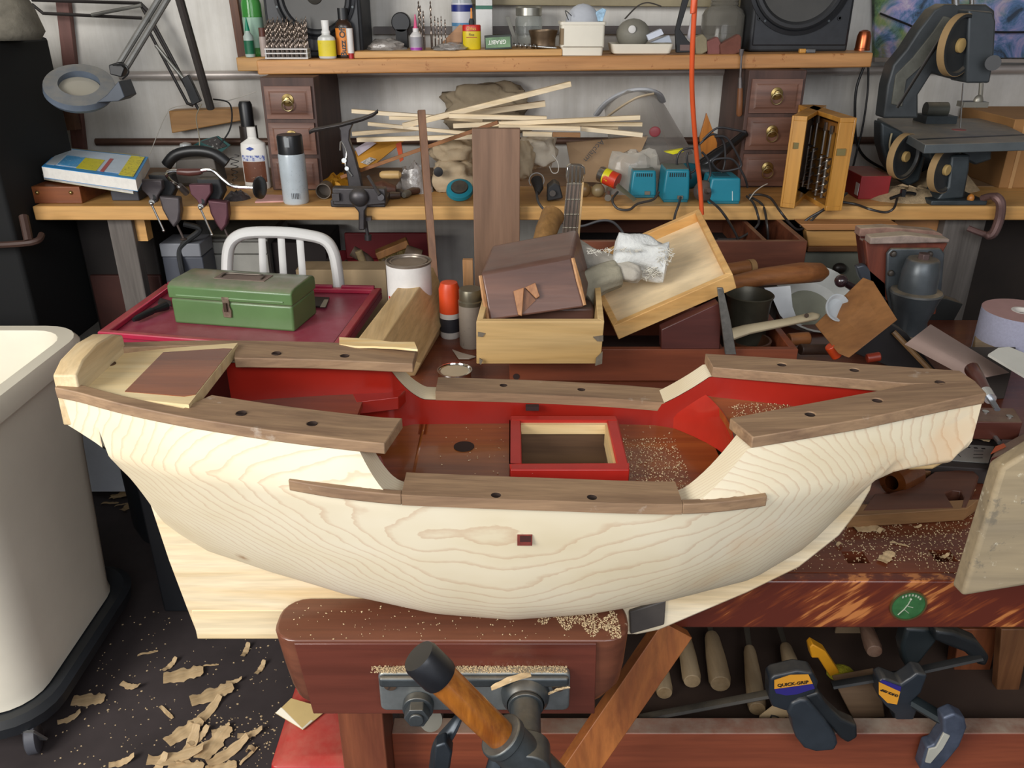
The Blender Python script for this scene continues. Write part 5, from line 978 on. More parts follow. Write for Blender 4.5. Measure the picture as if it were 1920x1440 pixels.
# ---------------- centre of the back bench ----------------
CV = M('b8a588', .9, var=.18, vs=8, bump=.5); CVG = M('8d7f68', .9, var=.2, vs=8, bump=.5)
def cloth(u0, v0, u1, v1, Y, depth, seed, mat, lab, name='canvas_roll', amp=.25, folds=5):
    """a soft rolled or bunched cloth between two picture corners, standing on the bench"""
    a, b = at(u0, v1, Y=Y), at(u1, v0, Y=Y); cx = (a.x+b.x)/2; cz = (a.z+b.z)/2; rx = (b.x-a.x)/2; rz = (b.z-a.z)/2; rings = []; n, m = 40, 22
    for i in range(m+1):
        ph = -math.pi/2+math.pi*i/m*.999+.0005; r = []
        for k in range(n):
            th = 2*math.pi*k/n; v = Vector((math.cos(ph)*math.cos(th), math.cos(ph)*math.sin(th), math.sin(ph)))
            d = .92+amp*mnoise.noise(v*1.7+Vector((seed, 0, 0)))+.09*math.sin(folds*th+v.z*7+3*mnoise.noise(v*2+Vector((0, seed, 0))))*math.cos(ph)+amp*.25*mnoise.noise(v*7)
            s_ = abs(v.x)**.75*(1 if v.x > 0 else -1); z_ = abs(v.z)**.8*(1 if v.z > 0 else -1); r.append(Vector((cx+rx*s_*d, Y+depth/2+depth/2*v.y*d, max(ZK+.001, cz+rz*z_*d))))
        rings.append(r)
    return one(MB().loft(rings), name, mat, lab, 'cloth', smooth=80)
cloth(818, 158, 1000, 255, 2.84, .09, 3, CVG, 'dull grey-brown canvas bundle behind the pale wooden sticks', amp=.35)
cloth(805, 264, 905, 318, 2.56, .14, 8, CV, 'upper fold of cream canvas tool roll left of the brown board', amp=.3, folds=7)
cloth(803, 306, 900, 378, 2.52, .14, 12, CV, 'lower fold of cream canvas tool roll left of the brown board', amp=.3, folds=7)
cloth(972, 255, 1048, 325, 2.50, .12, 17, M('cfc4b0', .9, var=.15, vs=8, bump=.4), 'white canvas bundle with drawstring right of the brown board', amp=.35, folds=6)
cloth(962, 270, 1003, 345, 2.44, .10, 23, CV, 'cream canvas edge peeking out right behind the brown board', amp=.3, folds=6)
bwire('drawstring', 'loop of white drawstring hanging from the canvas bundle', [(1035, 290), (1046, 305), (1046, 322), (1036, 324), (1030, 312)], 2.46, .0014, M('d0cbc0', .7), 'string')
for u, v, lab in ((822, 322, 'round black knob between the folds of the canvas roll'),): one(MB().lathe([(0, 0), (.014, 0), (.014, .006), (0, .008)], 20, Matrix.Translation(at(u, v, Y=2.50)) @ UP), 'black_knob', BLK, lab, 'grommet')  # solid round black knob, no hole through it
ts = thing('teal_disc_tool', 'round teal and black power tool base under the canvas roll', 'power tool', at(865, 378, Y=2.44)); q = at(862, 366, Y=2.43)
part(MB().lathe([(0, 0), (.036, 0), (.040, .006), (.038, .016), (.028, .020), (0, .020)], 28, Matrix.Translation((q.x, 2.44, ZK+.021)) @ rot(35, 0, 0)), 'tool_ring', M('1d7f92', .4), ts, world=True)
part(MB().lathe([(0, .019), (.026, .019), (.024, .024), (0, .024)], 24, Matrix.Translation((q.x, 2.44, ZK+.021)) @ rot(35, 0, 0)), 'tool_center', BLKM, ts, world=True)
# sticks
STK = WD('f7e8cc', 'ead0a2', 'X', 18, .5); rnd = random.Random(2)
def stick(a, b, Ya, Yb, w, lab, mat=STK, name='pine_stick', group=None):
    p, q = at(*a, Y=Ya), at(*b, Y=Yb); s = w*zc(Ya, p.z)/F/2; L = (q-p).length
    o = one(MB(frame((0, 0, 0), q-p)).bx(-s, s, -s*.8, s*.8, 0, L), name, mat, lab, 'stick', bevel=.0008, loc=p); 
    if group: o['group'] = group
    return o
G = 'pale square sticks piled on the back bench'
for a, b, ya, yb, w, lab in (((755, 236), (1070, 157), 2.60, 2.66, 12, 'longest pale stick slanting up over the pile to the right'), ((660, 208), (905, 226), 2.66, 2.64, 9, 'pale stick at the top left of the pile, sloping down behind the upright strip'), ((842, 217), (1025, 222), 2.56, 2.56, 10, 'pale stick with a pencil mark crossing the middle of the pile'),
    ((850, 236), (1200, 220), 2.52, 2.52, 10, 'long pale stick ending over the face shield, uppermost of the right ends'), ((940, 230), (1204, 233), 2.57, 2.57, 9, 'pale stick ending over the face shield just below the uppermost one'), ((1000, 228), (1159, 239), 2.61, 2.60, 8, 'shorter pale stick ending between the longer right-hand ends'),
    ((660, 251), (800, 240), 2.62, 2.66, 9, 'short pale stick at the left of the pile with brown tip'), ((670, 262), (975, 254), 2.56, 2.50, 10, 'lowest long pale stick on the left of the pile'), ((980, 251), (1035, 252), 2.45, 2.45, 10, 'short white stick just right of the brown board'),
    ((1090, 241), (1205, 253), 2.54, 2.52, 10, 'lowest pale stick on the right, over the plastic bag'), ((690, 232), (880, 250), 2.60, 2.60, 8, 'thin pinkish stick slanting down on the left of the pile'), ((860, 216), (1022, 194), 2.70, 2.72, 13, 'greyish flat stick sloping up behind the pile'),
    ((935, 238), (1088, 241), 2.50, 2.50, 10, 'pale wide stick in the middle above the short white one'), ((730, 221), (800, 223), 2.63, 2.63, 8, 'short pale stub behind the upright brown strip')):
    stick(a, b, ya, yb, w, lab, group=None)
stick((1036, 252), (1088, 253), 2.45, 2.45, 10, 'brown stick end continuing from the short white stick', WD('a5794c', '855c36', 'X', 18))
stick((640, 332), (934, 229), 2.50, 2.40, 8, 'brown square stick slanting over the canvas roll', WD('a06a38', '7d4c26', 'X', 18))
x0, x1 = XX(886, 2.315, 1.2), XX(975, 2.315, 1.2)
one(MB().bx(x0, x1, 2.305, 2.33, 0, ZZ(241, 2.31)), 'upright_board', WD('9c7a62', '7c5f4b', 'Z', 10, .5, spk=('b89a80', 30, .72, .4)), 'wide dark brown board standing upright against the back bench', 'board', bevel=.002)
p, q = at(790, 207, Y=2.33), at(814, 520, Y=2.20); d = (q-p); e = p+d*((p.z)/(-d.z)); L = (e-p).length
one(MB(frame(p, e)).bx(-.010, .010, -.010, .010, 0, L), 'upright_strip', WD('8e6546', '694631', 'Z', 16, .5), 'narrow brown strip leaning upright against the back bench', 'strip', bevel=.001)
# envelope and clutter left of the canvas
en = thing('padded_envelope', 'orange-yellow padded envelope with white label leaning in the clutter', 'envelope', at(690, 300, Y=2.62))
part(MB().hexa([at(640, 306, Y=2.56), at(690, 318, Y=2.56), at(760, 262, Y=2.64), at(690, 262, Y=2.66)], (0, .006, -.002)), 'envelope_body', M('c98f33', .6, var=.1), en, world=True)
part(MB().hexa([at(666, 278, Y=2.60), at(672, 292, Y=2.585), at(706, 268, Y=2.63), at(690, 264, Y=2.64)], (0, -.004, 0)), 'envelope_label', M('c9c0cc', .6), en, world=True)
part(MB().hexa([at(676, 304, Y=2.57), at(690, 309, Y=2.565), at(706, 298, Y=2.585), at(694, 294, Y=2.59)], (0, -.004, 0)), 'barcode_sticker', M('cfc9c0', .6, spk=('4a443f', 160, .5, .8)), en, world=True)
one(bagmesh(XX(632, 2.52, 1.1), 2.53, ZK, .05, .04, .055, 4), 'gold_foil_bag', M('b7801f', .3, .5, var=.4, vs=18, bump=.5), 'crumpled gold foil bag behind the iron stand', 'bag', smooth=30)
one(slab([(742, 270), (752, 266), (756, 300), (750, 304)], 2.62, .01), 'orange_strip', M('d2521e', .4), 'small bright orange plastic strip beside the envelope', 'strip')
one(bagmesh(XX(778, 2.54, 1.1), 2.55, ZK, .05, .04, .085, 14), 'plastic_bag', M('9b9590', .15, var=.3, vs=20, coat=.5, bump=.6), 'grey clear plastic bag behind the upright brown strip', 'plastic bag', smooth=40)
t = thing('wooden_file', 'pale rounded wooden tool handle lying in the clutter behind the iron stand', 'tool handle', at(730, 325, Y=2.50)); a, b = at(712, 327, Y=2.49), at(752, 319, Y=2.49); a.z = b.z = ZK+.062
part(MB().tube([a, a+(b-a)*.1, a+(b-a)*.5, a+(b-a)*.9, b], [.006, .011, .0125, .012, .006], 16), 'grip', M('c2a06a', .5), t, world=True)
one(MB().tube([(XX(700, 2.5, 1.1), 2.46, ZK+.024), (XX(722, 2.5, 1.1), 2.46, ZK+.026), (XX(745, 2.5, 1.1), 2.46, ZK+.024)], [.018, .026, .012], 16), 'turned_wood', WD('6e4734', '4a2c1f', 'X', 20), 'brown turned wooden knob lying behind the wing lever', 'wooden knob')
rnd = random.Random(11); names = [('wrench', 'dark'), ('chisel', 'dark')]
for i, (u, v, l, a, col, lab) in enumerate(((735, 366, .05, 20, '4a3a30', 'short dark tool handle right of the iron stand'), (762, 362, .035, 70, '6d6a60', 'grey round-ended tool by the foot of the brown strip'), (748, 348, .05, -25, '3a2f2a', 'dark bottle-like tool under the plastic bag'), (775, 345, .04, 40, '4f3428', 'dark red-brown handle behind the upright strip'))):
    x, y = XX(u, 2.44+.02*i, ZK), 2.44+.02*i; c_, s_ = math.cos(R(a))*l/2, math.sin(R(a))*l/2
    one(MB().tube([(x-c_, y-s_, ZK+.011), (x, y, ZK+.012), (x+c_, y+s_, ZK+.0105)], [.008, .0115, .0095], 12), 'hand_tool', M(col, .5, .1, dust=.3), lab, 'tool handle', bevel=.001)
# face shield
fs = thing('face_shield', 'clear curved face shield with white and grey headband behind the sticks', 'face shield', at(1210, 320, Y=2.66))
SHD = GL('c9c4bc', .15, .14); rings = []
for i in range(13):
    t = i/12; a, b = Vector(at(1130+170*0, 220, Y=2.70)), None
    top = (1132+(1238-1132)*t, 205-38*math.sin(math.pi*(.08+.72*t))); bot = (1150+(1300-1150)*t, 330-42*t)
    y = 2.80-.13*math.sin(math.pi*t); p, q = at(*top, Y=y), at(*bot, Y=y-.02); rings.append([p, q, q+Vector((0, .0015, 0)), p+Vector((0, .0015, 0))])
part(MB().loft(rings), 'visor', SHD, fs, world=True)
part(MB().tube(spline([at(1118, 215, Y=2.80), at(1140, 190, Y=2.74), at(1175, 172, Y=2.69), at(1210, 168, Y=2.67), at(1234, 176, Y=2.71), at(1242, 190, Y=2.78)], 6), .012, 10, flat=.5), 'crown_band', M('b9bcc0', .35), fs, world=True)
part(MB().tube(spline([at(1140, 218, Y=2.78), at(1165, 200, Y=2.70), at(1195, 183, Y=2.66), at(1225, 176, Y=2.68)], 6), .0055, 10, flat=.6), 'head_strap', M('c9b79a', .5), fs, world=True)
part(MB().ball(at(1228, 247, Y=2.66), (.018, .004, .016), 14), 'red_pad', M('a04a50', .5), fs, world=True)
# carton with printing in the plastic bag
ac = thing('printed_carton', 'tan carton with slanting printed word leaning behind the white batten ends', 'carton', at(1130, 330, Y=2.66))
part(MB().hexa([at(1062, 268, Y=2.66), at(1075, 340, Y=2.60), at(1175, 345, Y=2.60), at(1215, 255, Y=2.66)], (0, .02, 0)), 'carton_face', M('a88a68', .7, var=.1), ac, world=True)
o = text('Acclaim', .026, M('54504f', .6), ac, Matrix.Translation(at(1113, 281, Y=2.63)+Vector((0, -.012, 0))) @ rot(0, 130, 0) @ UP); o.matrix_parent_inverse = mw(ac).inverted()
pb2 = one(bagmesh(XX(1195, 2.50, 1.1), 2.54, ZK, .095, .05, .135, 31, amp=.3), 'plastic_bag', GL('e2ddd2', .08, .30), 'big crumpled clear plastic bag in front of the face shield', 'plastic bag', smooth=25)
one(slab([(1246, 285), (1282, 279), (1282, 285), (1262, 290)], 2.50, .02), 'yellow_strip', M('d8cf1c', .4), 'small bright yellow plastic piece right of the clear bag', 'plastic piece', bevel=.001)
yc = thing('paint_tin', 'small tilted tin with yellow and red label on the back bench', 'tin', at(1140, 345, Y=2.52)); fy = frame(at(1124, 325, Y=2.50), at(1158, 340, Y=2.47)); Lc = .062
part(MB(fy).lathe([(0, 0), (.021, 0), (.023, .004), (.023, .02), (.0235, .021)], 24), 'tin_top', STEEL, yc, world=True)
part(MB(fy).lathe([(.0235, .018), (.0235, Lc*.62)], 24), 'yellow_label', M('d9cf22', .4), yc, world=True); part(MB(fy).lathe([(.0232, Lc*.6), (.0235, Lc), (0, Lc)], 24), 'tin_end', M('c73a1e', .4), yc, world=True)
part(MB(fy).add([], []).prism([(a*.0242, b*.0242) for a, b in [(math.cos(R(x)), math.sin(R(x))) for x in range(-200, -60, 20)]][:7], .022, Lc*.95), 'red_label', M('c8371f', .4, spk=('d9cf22', 60, .58, .9)), yc, world=True)
# black plug, wheel, loose hardware
pg = thing('power_plug', 'black rubber power plug with clear ring on the back bench', 'plug', at(1005, 350, Y=2.45)); q = at(1006, 338, Y=2.45)
part(MB().tube([q, at(1010, 352, Y=2.42), at(1008, 362, Y=2.40)], [.017, .014, .007], 16), 'plug_body', M('2f2d2c', .6), pg, world=True)
part(MB().tube([(q.x+.022*math.cos(R(a)), q.y-.003, q.z+.022*math.sin(R(a))) for a in range(-40, 221, 20)], .0015, 6), 'plug_ring', M('b9b9b4', .3), pg, world=True)
bwire('power_cable', 'grey cable looping from the black plug behind the instrument neck to the right', [(1006, 360, 2.40), (1010, 380, 2.32), (1026, 398, 2.30), (1060, 420, 2.28), (1090, 424, 2.28), (1125, 414, 2.28), (1148, 416, 2.28), (1165, 432, 2.28), (1176, 452, 2.27)], 2.3, .0036, M('3f3e40', .5))
ig = thing('metal_fitting', 'dark cast fitting with round steel screw left of the instrument neck', 'fitting', at(1040, 370, Y=2.42)); 
part(slab([(1027, 352), (1040, 342), (1050, 348), (1056, 372), (1026, 378)], 2.40, .06), 'casting', BLKM, ig, world=True, bevel=.004); q = at(1036, 362, Y=2.395); part(MB().lathe([(0, 0), (.009, 0), (.009, .008), (0, .008)], 18, Matrix.Translation((q.x, 2.398, q.z)) @ UP), 'steel_screw', STEEL, ig, world=True)
t = thing('wooden_knob_tool', 'tool with round brown wooden knobs lying under the yellow tin', 'hand tool', at(1110, 370, Y=2.46))
for u, v, r_, m_ in ((1095, 358, .022, '6b5230'), (1122, 358, .020, '7a6a4c')): part(MB().ball((XX(u, 2.47, 1.1), 2.47, ZK+r_), (r_, r_*.9, r_), 16), 'knob', M(m_, .4), t, world=True)
t = thing('claw_hammer', 'old dusty hammer lying beneath the tilted tin', 'hammer', at(1150, 372, Y=2.40)); q = at(1140, 368, Y=2.40); part(MB().tube([(q.x, q.y, ZK+.013), (q.x+.006, q.y+.05, ZK+.016)], [.010, .008], 14), 'head', M('7a756c', .5, .5), t, world=True)
part(MB().hexa([at(1160, 345, Y=2.44), at(1155, 352, Y=2.42), at(1188, 378, Y=2.38), at(1194, 374, Y=2.39)], (0, .015, .0)), 'handle', M('6d6a55', .6), t, world=True)
bwire('power_cable', 'dark grey cable loop hanging over the bench edge below the chargers', [(1158, 360, 2.40), (1148, 375, 2.34), (1158, 391, 2.32), (1180, 393, 2.32), (1196, 382, 2.34), (1225, 374, 2.36), (1235, 360, 2.38)], 2.34, .0036, M('3f3a36', .5))
# battery chargers
TEAL = M('1c7d92', .4, var=.08)
def charger(ul, ur, vt, vb, Y, lab, vents=True):
    x0, x1 = XX(ul, Y, 1.1), XX(ur, Y, 1.1); h = ZZ(vt, Y)-ZK; t = thing('battery_charger', lab, 'charger', ((x0+x1)/2, Y+.05, ZK)); w = (x1-x0)/2; cx = (x0+x1)/2
    part(MB().loft([[Vector((cx+a*e, y, ZK+z)) for a, y in ((-w, Y), (w, Y), (w, Y+.10), (-w, Y+.10))] for z, e in ((.004, 1.0), (h*.3, .98), (h, .86))]), 'housing', TEAL, t, world=True, bevel=.006, seg=3)
    part(MB().bx(x0+.004, x1-.004, Y-.001, Y+.098, ZK, ZK+.008), 'base', M('176675', .5), t, world=True, bevel=.002)
    if vents:
        for k in range(8): xx = cx-w*.55+k*w*1.1/7; part(MB().bx(xx-.0015, xx+.0015, Y-.0008, Y+.004, ZK+h*.78, ZK+h*.90), 'vent_slot', BLK, t, world=True)
        part(MB().bx(cx+w*.1, cx+w*.5, Y-.004, Y+.002, ZK+.010, ZK+.020), 'cord_grip', M('6e6658', .6), t, world=True)
    else:
        part(MB().bx(cx-w*.55, cx+w*.35, Y+.02, Y+.08, ZK+h-.002, ZK+h+.001), 'battery_slot', M('0d4a58', .6), t, world=True); part(MB().tube([(cx+w*.5, Y-.001, ZK+.01), (cx+w*.44, Y-.0005, ZK+h*.5)], .0012, 6), 'scratch_mark', M('c9d9d9', .4), t, world=True)
    part(MB().bx(x0+w*.2, x1-w*.2, Y+.006, Y+.094, ZK+h-.003, ZK+h+.0006), 'dusty_top', M('6c7168', .7), t, world=True) if vents else None
    return t
charger(1182, 1232, 320, 372, 2.46, 'teal battery charger with top vents, leftmost of the three on the back bench')
charger(1243, 1294, 318, 380, 2.40, 'teal battery charger with top vents, the middle one of three')
charger(1328, 1391, 334, 386, 2.38, 'teal battery charger with open slot, rightmost of three', vents=False)
bwire('power_cable', 'dark grey cord dropping from the middle teal charger over the bench edge', [(1276, 370, 2.38), (1272, 385, 2.33), (1266, 402, 2.32), (1262, 425, 2.32)], 2.33, .0036, M('3a3836', .5))
tw = thing('tape_reel', 'dark brown cone-shaped rubber plug between two teal chargers', 'plug', at(1320, 372, Y=2.35)); q = at(1318, 362, Y=2.40); part(MB().lathe([(0, 0), (.030, 0), (.031, .008), (.026, .018), (.010, .026), (.006, .04), (0, .04)], 24, Matrix.Translation((q.x, 2.40, ZK+.032)) @ rot(75, 0, 12)), 'plug_body', M('4a3f3a', .6, dust=.2), tw, world=True)
one(slab([(1325, 212), (1312, 258), (1322, 330), (1340, 330), (1345, 268)], 2.74, .012), 'orange_wedge', WD('c77f2a', 'a86420', 'Z', 16, .4), 'orange triangular wooden wedge standing behind the black cords', 'wedge', bevel=.001)
dr_ = thing('angle_grinder', 'black power tool with long glossy handle behind the teal chargers', 'power tool', at(1350, 320, Y=2.60))
part(MB().tube([at(1318, 312, Y=2.56), at(1345, 290, Y=2.56), at(1372, 270, Y=2.58), at(1398, 250, Y=2.60)], [.024, .020, .013, .012], 16), 'tool_body', M('17181a', .25, coat=.3), dr_, world=True); part(MB().ball(at(1325, 322, Y=2.55), (.034, .03, .030), 14), 'gear_head', M('222526', .4), dr_, world=True)
part(MB().ball(at(1290, 330, Y=2.56), (.05, .03, .04), 14), 'teal_motor_case', M('16606e', .45, var=.2), dr_, world=True)
CBL = M('2c2b2d', .45); 
for i, (pts, lab) in enumerate((([(1290, 330), (1270, 310), (1275, 285), (1300, 278), (1308, 300), (1300, 322), (1278, 322)], 'grey cable coil left of the orange cord'), ([(1312, 270), (1335, 252), (1355, 262), (1360, 290), (1356, 318), (1340, 345), (1328, 352)], 'black cable arching over the teal chargers, the inner one'), ([(1318, 262), (1345, 240), (1375, 243), (1398, 248)], 'black cable running up to the power tool tip'), ([(1340, 256), (1362, 258), (1380, 285), (1390, 310), (1376, 318), (1350, 320), (1336, 306), (1345, 298), (1375, 300), (1395, 330), (1402, 352)], 'dark cable winding down right of the chargers'), ([(1296, 335), (1288, 300), (1290, 285)], 'short grey cable standing up behind the middle charger'), ([(1316, 285), (1328, 300), (1332, 325), (1325, 345)], 'dark cable bending down beside the orange cord'))):
    bwire('power_cable', lab, pts, 2.47-.012*i, .0032, CBL)
one(bagmesh(XX(1372, 2.5, 1.15), 2.47, ZK+.095, .018, .015, .03, 55), 'twist_tie_knot', M('6a6250', .7), 'dusty knot of cord tied over the rightmost charger', 'knot', smooth=20) if False else None
for pts, Y, lab in (([(1404, 366), (1425, 365), (1445, 372), (1462, 395), (1480, 418), (1495, 430), (1510, 425), (1535, 400), (1560, 385), (1588, 362)], 2.31, 'long black cord draped in waves over the bench edge under the bit box'), ([(1400, 368), (1412, 380), (1420, 400), (1422, 420), (1405, 436), (1380, 448), (1345, 448)], 2.31, 'black cord hanging from the cable knot into the dark crate'), ([(1408, 370), (1430, 385), (1438, 420), (1440, 460), (1435, 500)], 2.305, 'black cord hanging down in front of the dark crate, the right one'), ([(1330, 375), (1352, 395), (1375, 430), (1387, 460), (1386, 495)], 2.30, 'thick black cord hanging from the rubber plug in front of the dark crate'), ([(1500, 425), (1515, 410), (1545, 392), (1555, 378), (1600, 382), (1630, 392), (1660, 398), (1676, 390), (1682, 372)], 2.31, 'black cord running along the bench edge to the saw clamp')):
    bwire('power_cable', lab, [(u, v, Y if v > 385 else 2.36 if v > 372 else 2.40) for u, v in pts], Y, .0036, M('2f2c2b', .4))
one(MB().tube(spline([at(1405, 374, Y=2.38), at(1415, 360, Y=2.38), at(1428, 350, Y=2.39), at(1438, 345, Y=2.40)], 4), [.004]*13, 8, flat=.4), 'zip_tie', M('b8b0a4', .5), 'grey plastic strip curling before the open bit box', 'strip')
# open bit box
bo_ = thing('bit_box', 'open orange-brown wooden case standing on end with auger bits inside', 'case', at(1520, 385, Y=2.42)); CAS = WD('d29a48', 'b07830', 'Z', 10, .35, coat=.2); CASD = WD('a8702e', '8a5722', 'Z', 10, .5)
h0, h1 = at(1518, 196, Y=2.60), None
def leaf(hx, hy, ex, ey, zb_, zt_, th, nm, flip):
    """one half of the case: a shallow tray standing upright from hinge line to free edge"""
    a = Vector((hx, hy, 0)); b = Vector((ex, ey, 0)); d = (b-a); L = d.length; d.normalize(); nrm = Vector((-d.y, d.x, 0))*(-1 if flip else 1)
    Mx = Matrix((d, nrm, Vector((0, 0, 1)))).transposed().to_4x4(); Mx.translation = a
    o = part(MB(Mx).bx(0, L, 0, .006, zb_, zt_), nm, CAS, bo_, world=True, bevel=.001)
    for q in ((0, L, .006, th, zb_, zb_+.012), (0, L, .006, th, zt_-.012, zt_), (L-.012, L, .006, th, zb_+.012, zt_-.012), (0, .008, .006, th, zb_+.012, zt_-.012)):
        part(MB(Mx).bx(*q), 'case_side', CAS, o, world=True, bevel=.0008)
    return Mx, L
zt_ = ZZ(196, 2.60); yh = 2.60
xh = XX(1518, yh, 1.25)
yl = YY(388, ZK+.001); pl_ = at(1462, 388, Z=ZK); pr_ = at(1578, 395, Z=ZK)
MxL, LL = leaf(xh, yh, pl_.x, pl_.y, ZK, zt_, .040, 'left_leaf', False); MxR, LR = leaf(xh+.002, yh, pr_.x+.0, pr_.y, ZK, zt_, .045, 'right_leaf', True)
part(MB(MxR).bx(.02, LR-.02, .008, .022, ZK+.20, ZK+.225), 'bit_rest', CASD, bo_, world=True)
part(MB(MxL).bx(.02, LL-.02, .008, .022, ZK+.20, ZK+.225).bx(.02, LL-.02, .008, .018, ZK+.05, ZK+.20), 'sandpaper_lining', M('3a2a1c', .8), bo_, world=True)
q = MxR @ Vector((LR, .030, ZK+.16)); part(MB().bx(q.x-.012, q.x+.012, q.y-.004, q.y+.001, q.z-.009, q.z+.009), 'latch', M('8a7c50', .4, .7), bo_, world=True); q = MxL @ Vector((LL, .02, ZK+.17)); part(MB().bx(q.x-.007, q.x+.007, q.y-.004, q.y+.001, q.z-.007, q.z+.009), 'latch_hook', M('8a7c50', .4, .7), bo_, world=True)
am = MB(); auger(am, .125, .0125, 5, .35); am.tube([(0, 0, .13), (0, 0, .20)], [.0042, .0035], 8).tube([(0, 0, .20), (0, 0, .225)], [.006, .005], 6); ame = am.mesh(); ame.materials.append(M('a09c96', .25, .9, var=.2))
for i in range(6):
    o = bpy.data.objects.new('auger_bit', ame); COL.objects.link(o); p = MxR @ Vector((.024+i*(LR-.05)/5, .031-(i % 2)*.004, ZK+.016+(i % 3)*.004)); o.location = p; o.scale = (1, 1, 1.0-.03*i)
    tag(o, 'steel auger bit standing upright in the right leaf of the open wooden case', 'auger bit', 'auger bits in the open case')
# red box, saw, clamp, cardboard
rbx = thing('red_carton', 'small red cardboard box with white end label left of the band saw', 'box', at(1632, 375, Y=2.45)); x0, x1 = XX(1608, 2.44, ZK), XX(1664, 2.44, ZK)
part(MB().bx(x0, x1, 2.44, 2.60, ZK, ZZ(330, 2.44)), 'box_body', M('8a1f22', .5, var=.15, dust=.7, dcol='8a6a55'), rbx, world=True, bevel=.002); part(MB().bx(x0-.001, x0+.0002, 2.445, 2.47, ZK+.01, ZZ(345, 2.44)), 'white_label', M('c9c9c9', .5), rbx, world=True)
bs = thing('band_saw', 'old dusty black bench band saw with square table at the right', 'band saw', at(1780, 385, Y=2.45)); BSM = M('3b3f41', .5, .2, var=.25, vs=14, dust=.9, dcol='8f7f62'); BSK = M('353c3f', .45, .2, var=.3, vs=20)
part(slab([(1656, 222), (1664, 160), (1675, 122), (1700, 92), (1722, 58), (1752, 18), (1772, 7), (1850, 8), (1866, 20), (1866, 60), (1815, 60), (1815, 148), (1795, 150), (1748, 137), (1722, 178), (1722, 222)], 2.52, .065), 'frame', BSM, bs, world=True, bevel=.006, seg=3)
part(slab([(1672, 195), (1680, 140), (1712, 108), (1750, 60), (1770, 30), (1790, 35), (1760, 85), (1735, 118), (1700, 150), (1692, 200)], 2.515, .01), 'frame_recess', M('5a5a52', .7, var=.3, vs=18), bs, world=True, bevel=.002)
part(slab([(1816, 18), (1862, 22), (1868, 40), (1864, 112), (1856, 156), (1812, 156)], 2.46, .10), 'blade_guard', M('454a4d', .45, .3, dust=.5), bs, world=True, bevel=.006, seg=3)
def wheel(u, v, rpx, Y, rz):
    q = at(u, v, Y=Y); r = rpx*zc(Y, q.z)/F; m_ = Matrix.Translation(q) @ rot(90, 0, rz)
    w = part(MB(m_).lathe([(0, -.004), (r*.18, -.004), (r*.2, -.001), (r*.86, -.001), (r*.9, -.010), (r, -.010), (r, .012), (r*.9, .012), (r*.86, .003), (r*.2, .003), (0, .004)], 40), 'wheel', M('3a3c3d', .5, .3, var=.2, dust=.3), bs, world=True)
    part(MB(m_).lathe([(r*1.0, -.0095), (r*1.02, -.0095), (r*1.02, .0115), (r*1.0, .0115)], 40), 'wheel_tire', M('a3865c', .7), w, world=True); part(MB(m_).lathe([(0, .004), (r*.24, .004), (r*.24, .012), (r*.2, .014), (0, .014)], 24), 'wheel_hub', M('b5975f', .5), w, world=True)
wheel(1796, 85, 54, 2.46, 33)
wheel(1770, 318, 42, 2.38, 33); wheel(1694, 293, 41, 2.46, 33)
part(MB().tube([at(1682, 202, Y=2.47), at(1778, 48, Y=2.44)], .0045, 8, flat=.4), 'saw_band', M('2a2622', .5, .5), bs, world=True)
part(MB().cyl(at(1790, -20, Y=2.53), at(1792, 10, Y=2.53), .010, 12).cyl(at(1822, -20, Y=2.53), at(1822, 10, Y=2.53), .006, 12), 'tension_rod', STEEL, bs, world=True)
part(MB().cyl(at(1862, 118, Y=2.46), at(1862, 118, Y=2.42), .020, 18), 'guide_knob', BLK, bs, world=True)
q = at(1862, 126, Y=2.44)
part(MB().tube([at(1806, 156, Y=2.44), at(1800, 240, Y=2.44)], .0022, 6), 'blade', STEEL, bs, world=True)
part(MB().tube([at(1840, 155, Y=2.46), at(1838, 185, Y=2.46)], .006, 10).bx(XX(1796, 2.45, 1.3), XX(1842, 2.45, 1.3), 2.43, 2.47, ZZ(200, 2.45), ZZ(190, 2.45)).ball(at(1834, 190, Y=2.45), (.014, .01, .018), 12), 'blade_guide', M('8f8b80', .4, .6), bs, world=True)
ZT = 1.245
part(slabZ([(1645, 221), (1735, 271), (1950, 265), (1861, 222)], ZT, .024), 'table', M('5a6062', .45, .1, var=.2, vs=8, dust=1.0, dcol='8f8270'), bs, world=True, bevel=.002)
q = at(1798, 243, Z=ZT+.0006); part(MB().cyl((q.x, q.y, ZT), (q.x, q.y, ZT+.0008), .020, 24), 'table_insert', M('8f4a44', .6), bs, world=True)
part(slabZ([(1718, 260), (1722, 262), (1930, 253), (1926, 251)], ZT+.0006, .0008), 'table_groove', BLK, bs, world=True)
part(slab([(1652, 228), (1678, 240), (1720, 262), (1740, 280), (1735, 300), (1725, 340), (1705, 350), (1680, 335), (1662, 305), (1652, 270)], 2.50, .06), 'lower_housing', BSK, bs, world=True, bevel=.008, seg=3)
part(MB().tube(spline([at(1672, 250, Y=2.49), at(1668, 275, Y=2.49), at(1676, 296, Y=2.49), at(1684, 303, Y=2.49)], 5), .0028, 8), 'housing_edge', M('a89a78', .6), bs, world=True)
part(slab([(1784, 292), (1820, 290), (1818, 318), (1808, 372), (1756, 376), (1778, 350)], 2.38, .10), 'pedestal', BSK, bs, world=True, bevel=.006)
part(MB().bx(XX(1745, 2.36, ZK), XX(1850, 2.36, ZK), 2.36, 2.52, ZK, ZK+.014), 'base_plate', BSK, bs, world=True, bevel=.003)
part(slab([(1740, 280), (1860, 275), (1860, 300), (1830, 310), (1800, 295), (1745, 300)], 2.44, .08), 'table_bracket', BSK, bs, world=True, bevel=.006)
